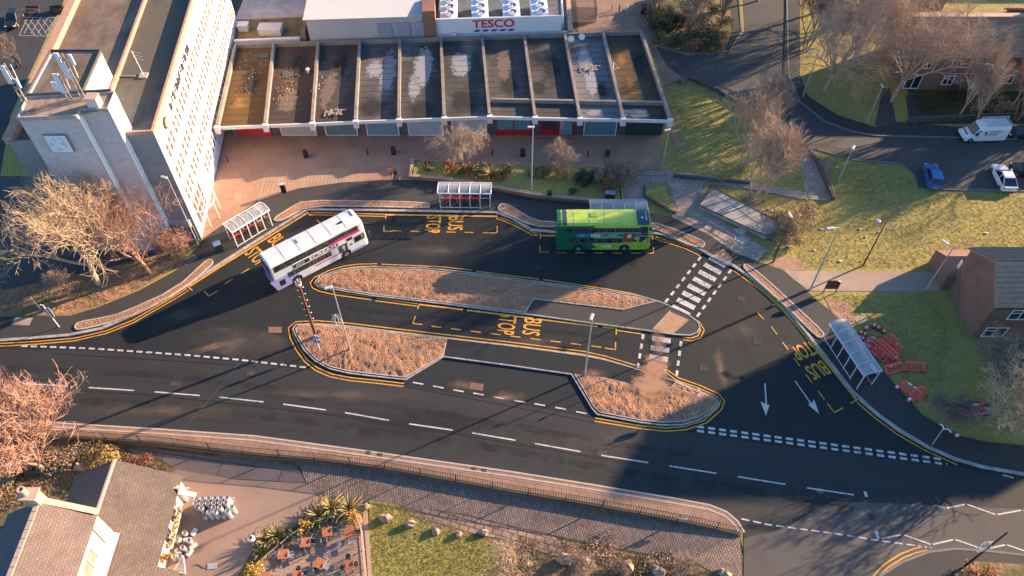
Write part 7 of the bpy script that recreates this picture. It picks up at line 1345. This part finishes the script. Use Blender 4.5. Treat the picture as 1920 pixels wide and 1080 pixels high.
shrub('grass_tussock','tall golden dry grass clump behind the pub roof',(196,866),2.0,1.4,LGOLD,41,n=3000,leaf=.13,low=True,cat='grass clump'); shrub('grass_tussock','russet dry growth along the slab path behind the pub',(262,872),1.6,.7,LR,42,n=1500,leaf=.1,low=True,cat='grass clump'); shrub('grass_tussock','brown dry growth left of the golden grass clump',(130,868),2.2,1.0,LTW,43,n=2200,leaf=.1,low=True,cat='grass clump'); shrub('grass_tussock','pale dry growth at the left edge behind the pub',(20,905),2.4,1.0,LTW,44,n=2200,leaf=.1,low=True,cat='grass clump')
shrub('flowering_bush','yellow flowering bush above the leftmost whole table',(575,993),.62,1.5,LYEL,45,n=500,leaf=.1,low=True); shrub('flowering_bush','yellow flowering bush by the patio corner below the globe lamp',(481,1070),.75,1.3,LYEL,46,n=600,leaf=.1,low=True); shrub('flowering_bush','yellow green bush by the tall fence at the top of the patio',(668,972),.7,1.5,LYEL,47,n=450,leaf=.1,low=True); shrub('shrub','dark green bush between the two spiky clumps',(552,1002),.9,1.0,LG,48,n=450,low=True); shrub('shrub','orange bush in the lower right corner',(1835,1082),1.6,1.1,LR,49,n=1000)
shrub('shrub','scrubby brown growth at the lane bank, left',(1120,1034),1.6,.3,LTW,50,n=500,leaf=.1,low=True); shrub('shrub','scrubby brown growth at the lane bank, right',(1230,1062),1.6,.3,LTW,51,n=500,leaf=.1,low=True); shrub('shrub','green scrub at the bottom of the lane bank',(1180,1076),1.4,.3,LO,52,n=400,leaf=.1,low=True)
def spiky(label,px,r,n,m,seed,low=True,z=0.0,hh=1.0):
    p=(GL if low else G)(*px)+Vector((0,0,z)); t=thing('spiky_plant',label,'spiky plant',p); rg=random.Random(seed); mb=MB()
    for i in range(n):
        a=rg.uniform(0,6.28); L=r*rg.uniform(.7,1.15); e=rg.uniform(.5,1.35); w=.05; c,s=math.cos(a),math.sin(a); pts=[]
        for k in range(5): u=k/4; rad=L*math.cos(e)*u*1.1; pts.append((rad*c,rad*s,(L*math.sin(e)*u-.55*L*u*u*math.cos(e))*hh+.05))
        o=len(mb.v)
        for k,q in enumerate(pts): ww=w*(1-.85*(k/4)**2)+.004; mb.v+=[(q[0]-s*ww,q[1]+c*ww,q[2]),(q[0],q[1],q[2]-.02),(q[0]+s*ww,q[1]-c*ww,q[2])]
        for k in range(4):
            for j in (0,1): mb.f.append([o+3*k+j,o+3*k+j+1,o+3*k+j+4,o+3*k+j+3]); mb.m.append(0)
    mb.build('leaves',m,t,recalc=False); c=MB(); c.lathe([(.14,0),(.12,.1),(.04,.2)],8); c.build('crown',BARKD,t); return t
PH=mat('striped_leaf',(.38,.29,.12),.6,var=.6,scale=2.5); PH2=mat('green_blade',(.13,.15,.05),.6,var=.5,scale=3)
for l,px,r,n,m,s in (('large striped spiky plant at the top of the patio, left of centre',(600,968),1.7,110,PH,1),('large striped spiky plant at the top of the patio, topmost',(622,955),1.8,120,PH,2),('large striped spiky plant by the stone pillar at the patio corner',(656,957),1.7,120,PH,3),('green bladed spiky plant left of the topmost striped one',(583,982),1.3,80,PH2,4),('striped spiky plant beside the globe lamp, left',(500,1015),1.5,110,PH,5),('striped spiky plant beside the globe lamp, right',(522,1006),1.5,110,PH,6),('green bladed spiky plant under the globe lamp',(492,1035),1.2,80,PH2,7),('striped spiky plant low behind the top fence',(637,970),1.2,80,PH,8)): spiky(l,px,r,n,m,s)
spiky('golden spiky plant in the shrub bed right of the weeping tree',(922,336),1.7,120,mat('golden_blade',(.36,.22,.07),.7,var=.5,scale=3),9,False,.4)
# boulders
BO=mat('boulder_stone',(.34,.245,.18),.95,var=.3,scale=2.5,bump=.04,bscale=4)
for i,(px,r,l) in enumerate((((724,973),.55,'pale boulder split in two at the upper left of the lawn'),((770,984),.48,'pale boulder beside the rubble edging, second from the left'),((817,997),.42,'boulder in the middle of the row on the lawn'),((860,1003),.36,'small boulder at the right end of the sunny lawn'),((907,1000),.42,'mossy boulder behind the silvery bush'),((1060,1050),.7,'dark sided boulder right of the silvery bush'),((1096,1054),.5,'pale boulder beside the brushwood'),((1175,1062),.6,'brown boulder on the lane bank'),((1235,1074),.6,'brown boulder at the bottom edge near the lane end'),((1358,1078),.55,'tan boulder at the very end of the lane'),((684,952),.5,'pale boulder on the corner of the patio fence wall'))):
    o=MB(); o.blob((0,0,r*.45),(r,r*.8,r*.75),i+3,.34,6,5); b=o.build('boulder',BO); b.location=GL(*px); tag(b,l,'boulder','boulders along the lawn')
for i,(px,l) in enumerate((((77,880),'pale pyramid shaped stone behind the pub, right of the trees'),((150,876),'pale triangular stone by the pub back corner'))):
    o=MB(); o.add([(-.5,-.4,0),(.5,-.4,0),(.5,.4,0),(-.5,.4,0),(0,0,.9)],[(0,1,4),(1,2,4),(2,3,4),(3,0,4),(3,2,1,0)]); b=o.build('pyramid_stone',BO); b.location=GL(*px); tag(b,l,'stone')
# litter on the green and grass tufts
def scatter_blades(name,label,poly,n,m,seed,hgt=.22,low=False,dz=0.0):
    w=[(GL if low else G)(x,y) for x,y in poly]; rg=random.Random(seed); xs=[p.x for p in w]; ys=[p.y for p in w]; vs=[]; fs=[]
    k=0
    while k<n:
        x,y=rg.uniform(min(xs),max(xs)),rg.uniform(min(ys),max(ys)); ins=False; j=len(w)-1
        for i in range(len(w)):
            if (w[i].y>y)!=(w[j].y>y) and x<(w[j].x-w[i].x)*(y-w[i].y)/(w[j].y-w[i].y)+w[i].x: ins=not ins
            j=i
        if not ins: continue
        k+=1; z=(zl(x) if low else 0)+dz
        for _ in range(3):
            a=rg.uniform(0,6.28); h_=hgt*rg.uniform(.5,1.4); o=len(vs); dx,dy=math.cos(a)*.022,math.sin(a)*.022; lx,ly=rg.gauss(0,.08),rg.gauss(0,.08); ox,oy=rg.gauss(0,.07),rg.gauss(0,.07)
            vs+=[(x+ox-dx,y+oy-dy,z),(x+ox+dx,y+oy+dy,z),(x+ox+lx,y+oy+ly,z+h_)]; fs.append((o,o+1,o+2))
    mb=MB(); mb.add(vs,fs); o=mb.build(name,m,recalc=False); o['kind']='stuff'; tag(o,label,'grass')
GT=mat('grass_blade',(.30,.26,.07),.9,var=.4,scale=1.4,col2=(.24,.19,.07))
scatter_blades('grass_tufts','short yellow green tufts over the big sunny green',[(1500,330),(1560,378),(1700,350),(1720,356),(1980,362),(1980,505),(1500,502),(1480,440)],7000,GT,1,.08); scatter_blades('grass_tufts','tufts over the sunlit grass bank beside the shops',[(1250,165),(1290,152),(1395,195),(1440,225),(1500,300),(1500,345),(1260,330)],3500,GT,2,.1)
scatter_blades('grass_tufts','tufts over the sunny pub lawn',[(694,942),(760,950),(860,990),(920,1020),(945,1090),(695,1100)],3500,GT,3,.09,True,.03); scatter_blades('grass_tufts','tufts over the shaded grass by the brick house',[(1540,555),(1750,550),(1785,640),(1760,780),(1700,720),(1600,610)],2500,GT,4,.1); scatter_blades('grass_tufts','tufts over the triangle beside the hill path',[(1530,285),(1690,310),(1715,352),(1565,376)],1800,GT,5,.1)
for lb,nm,poly,n,m,s,h_,low in (('dry leaf litter and stalks on the left verge','dry_stalks',[(0,545),(130,522),(330,472),(345,492),(250,545),(178,574),(0,590)],1300,LTW,6,.2,False),('dry stalks on the rough ground behind the pub','dry_stalks',[(0,835),(220,842),(330,880),(200,880),(100,930),(0,960)],2200,LTW,7,.25,True),('dry stalks on the bank below the lane','dry_stalks',[(960,1000),(1200,1040),(1370,1076),(1370,1100),(930,1100)],2000,LTW,8,.2,True)): scatter_blades(nm,lb,poly,n,m,s,h_,low)
def scraps(label,pts,seed):
    rg=random.Random(seed)
    mb=MB()
    for px in pts: p=G(*px); mb.blob((p.x,p.y,.06),(rg.uniform(.1,.28),rg.uniform(.1,.2),.07),seed,.3,6,5)
    o=mb.build('litter_scraps',PALEL); o['kind']='stuff'; tag(o,label,'litter')
scraps('white litter scraps scattered over the green',[(1526,408),(1612,430),(1648,436),(1623,445),(1526,469),(1849,438),(1540,430),(1690,400),(1575,490),(1500,405)],3); scraps('white litter dumped under the rounded bush',[(1470,453),(1474,456),(1466,450),(1480,462),(1459,458),(1463,464)],4)
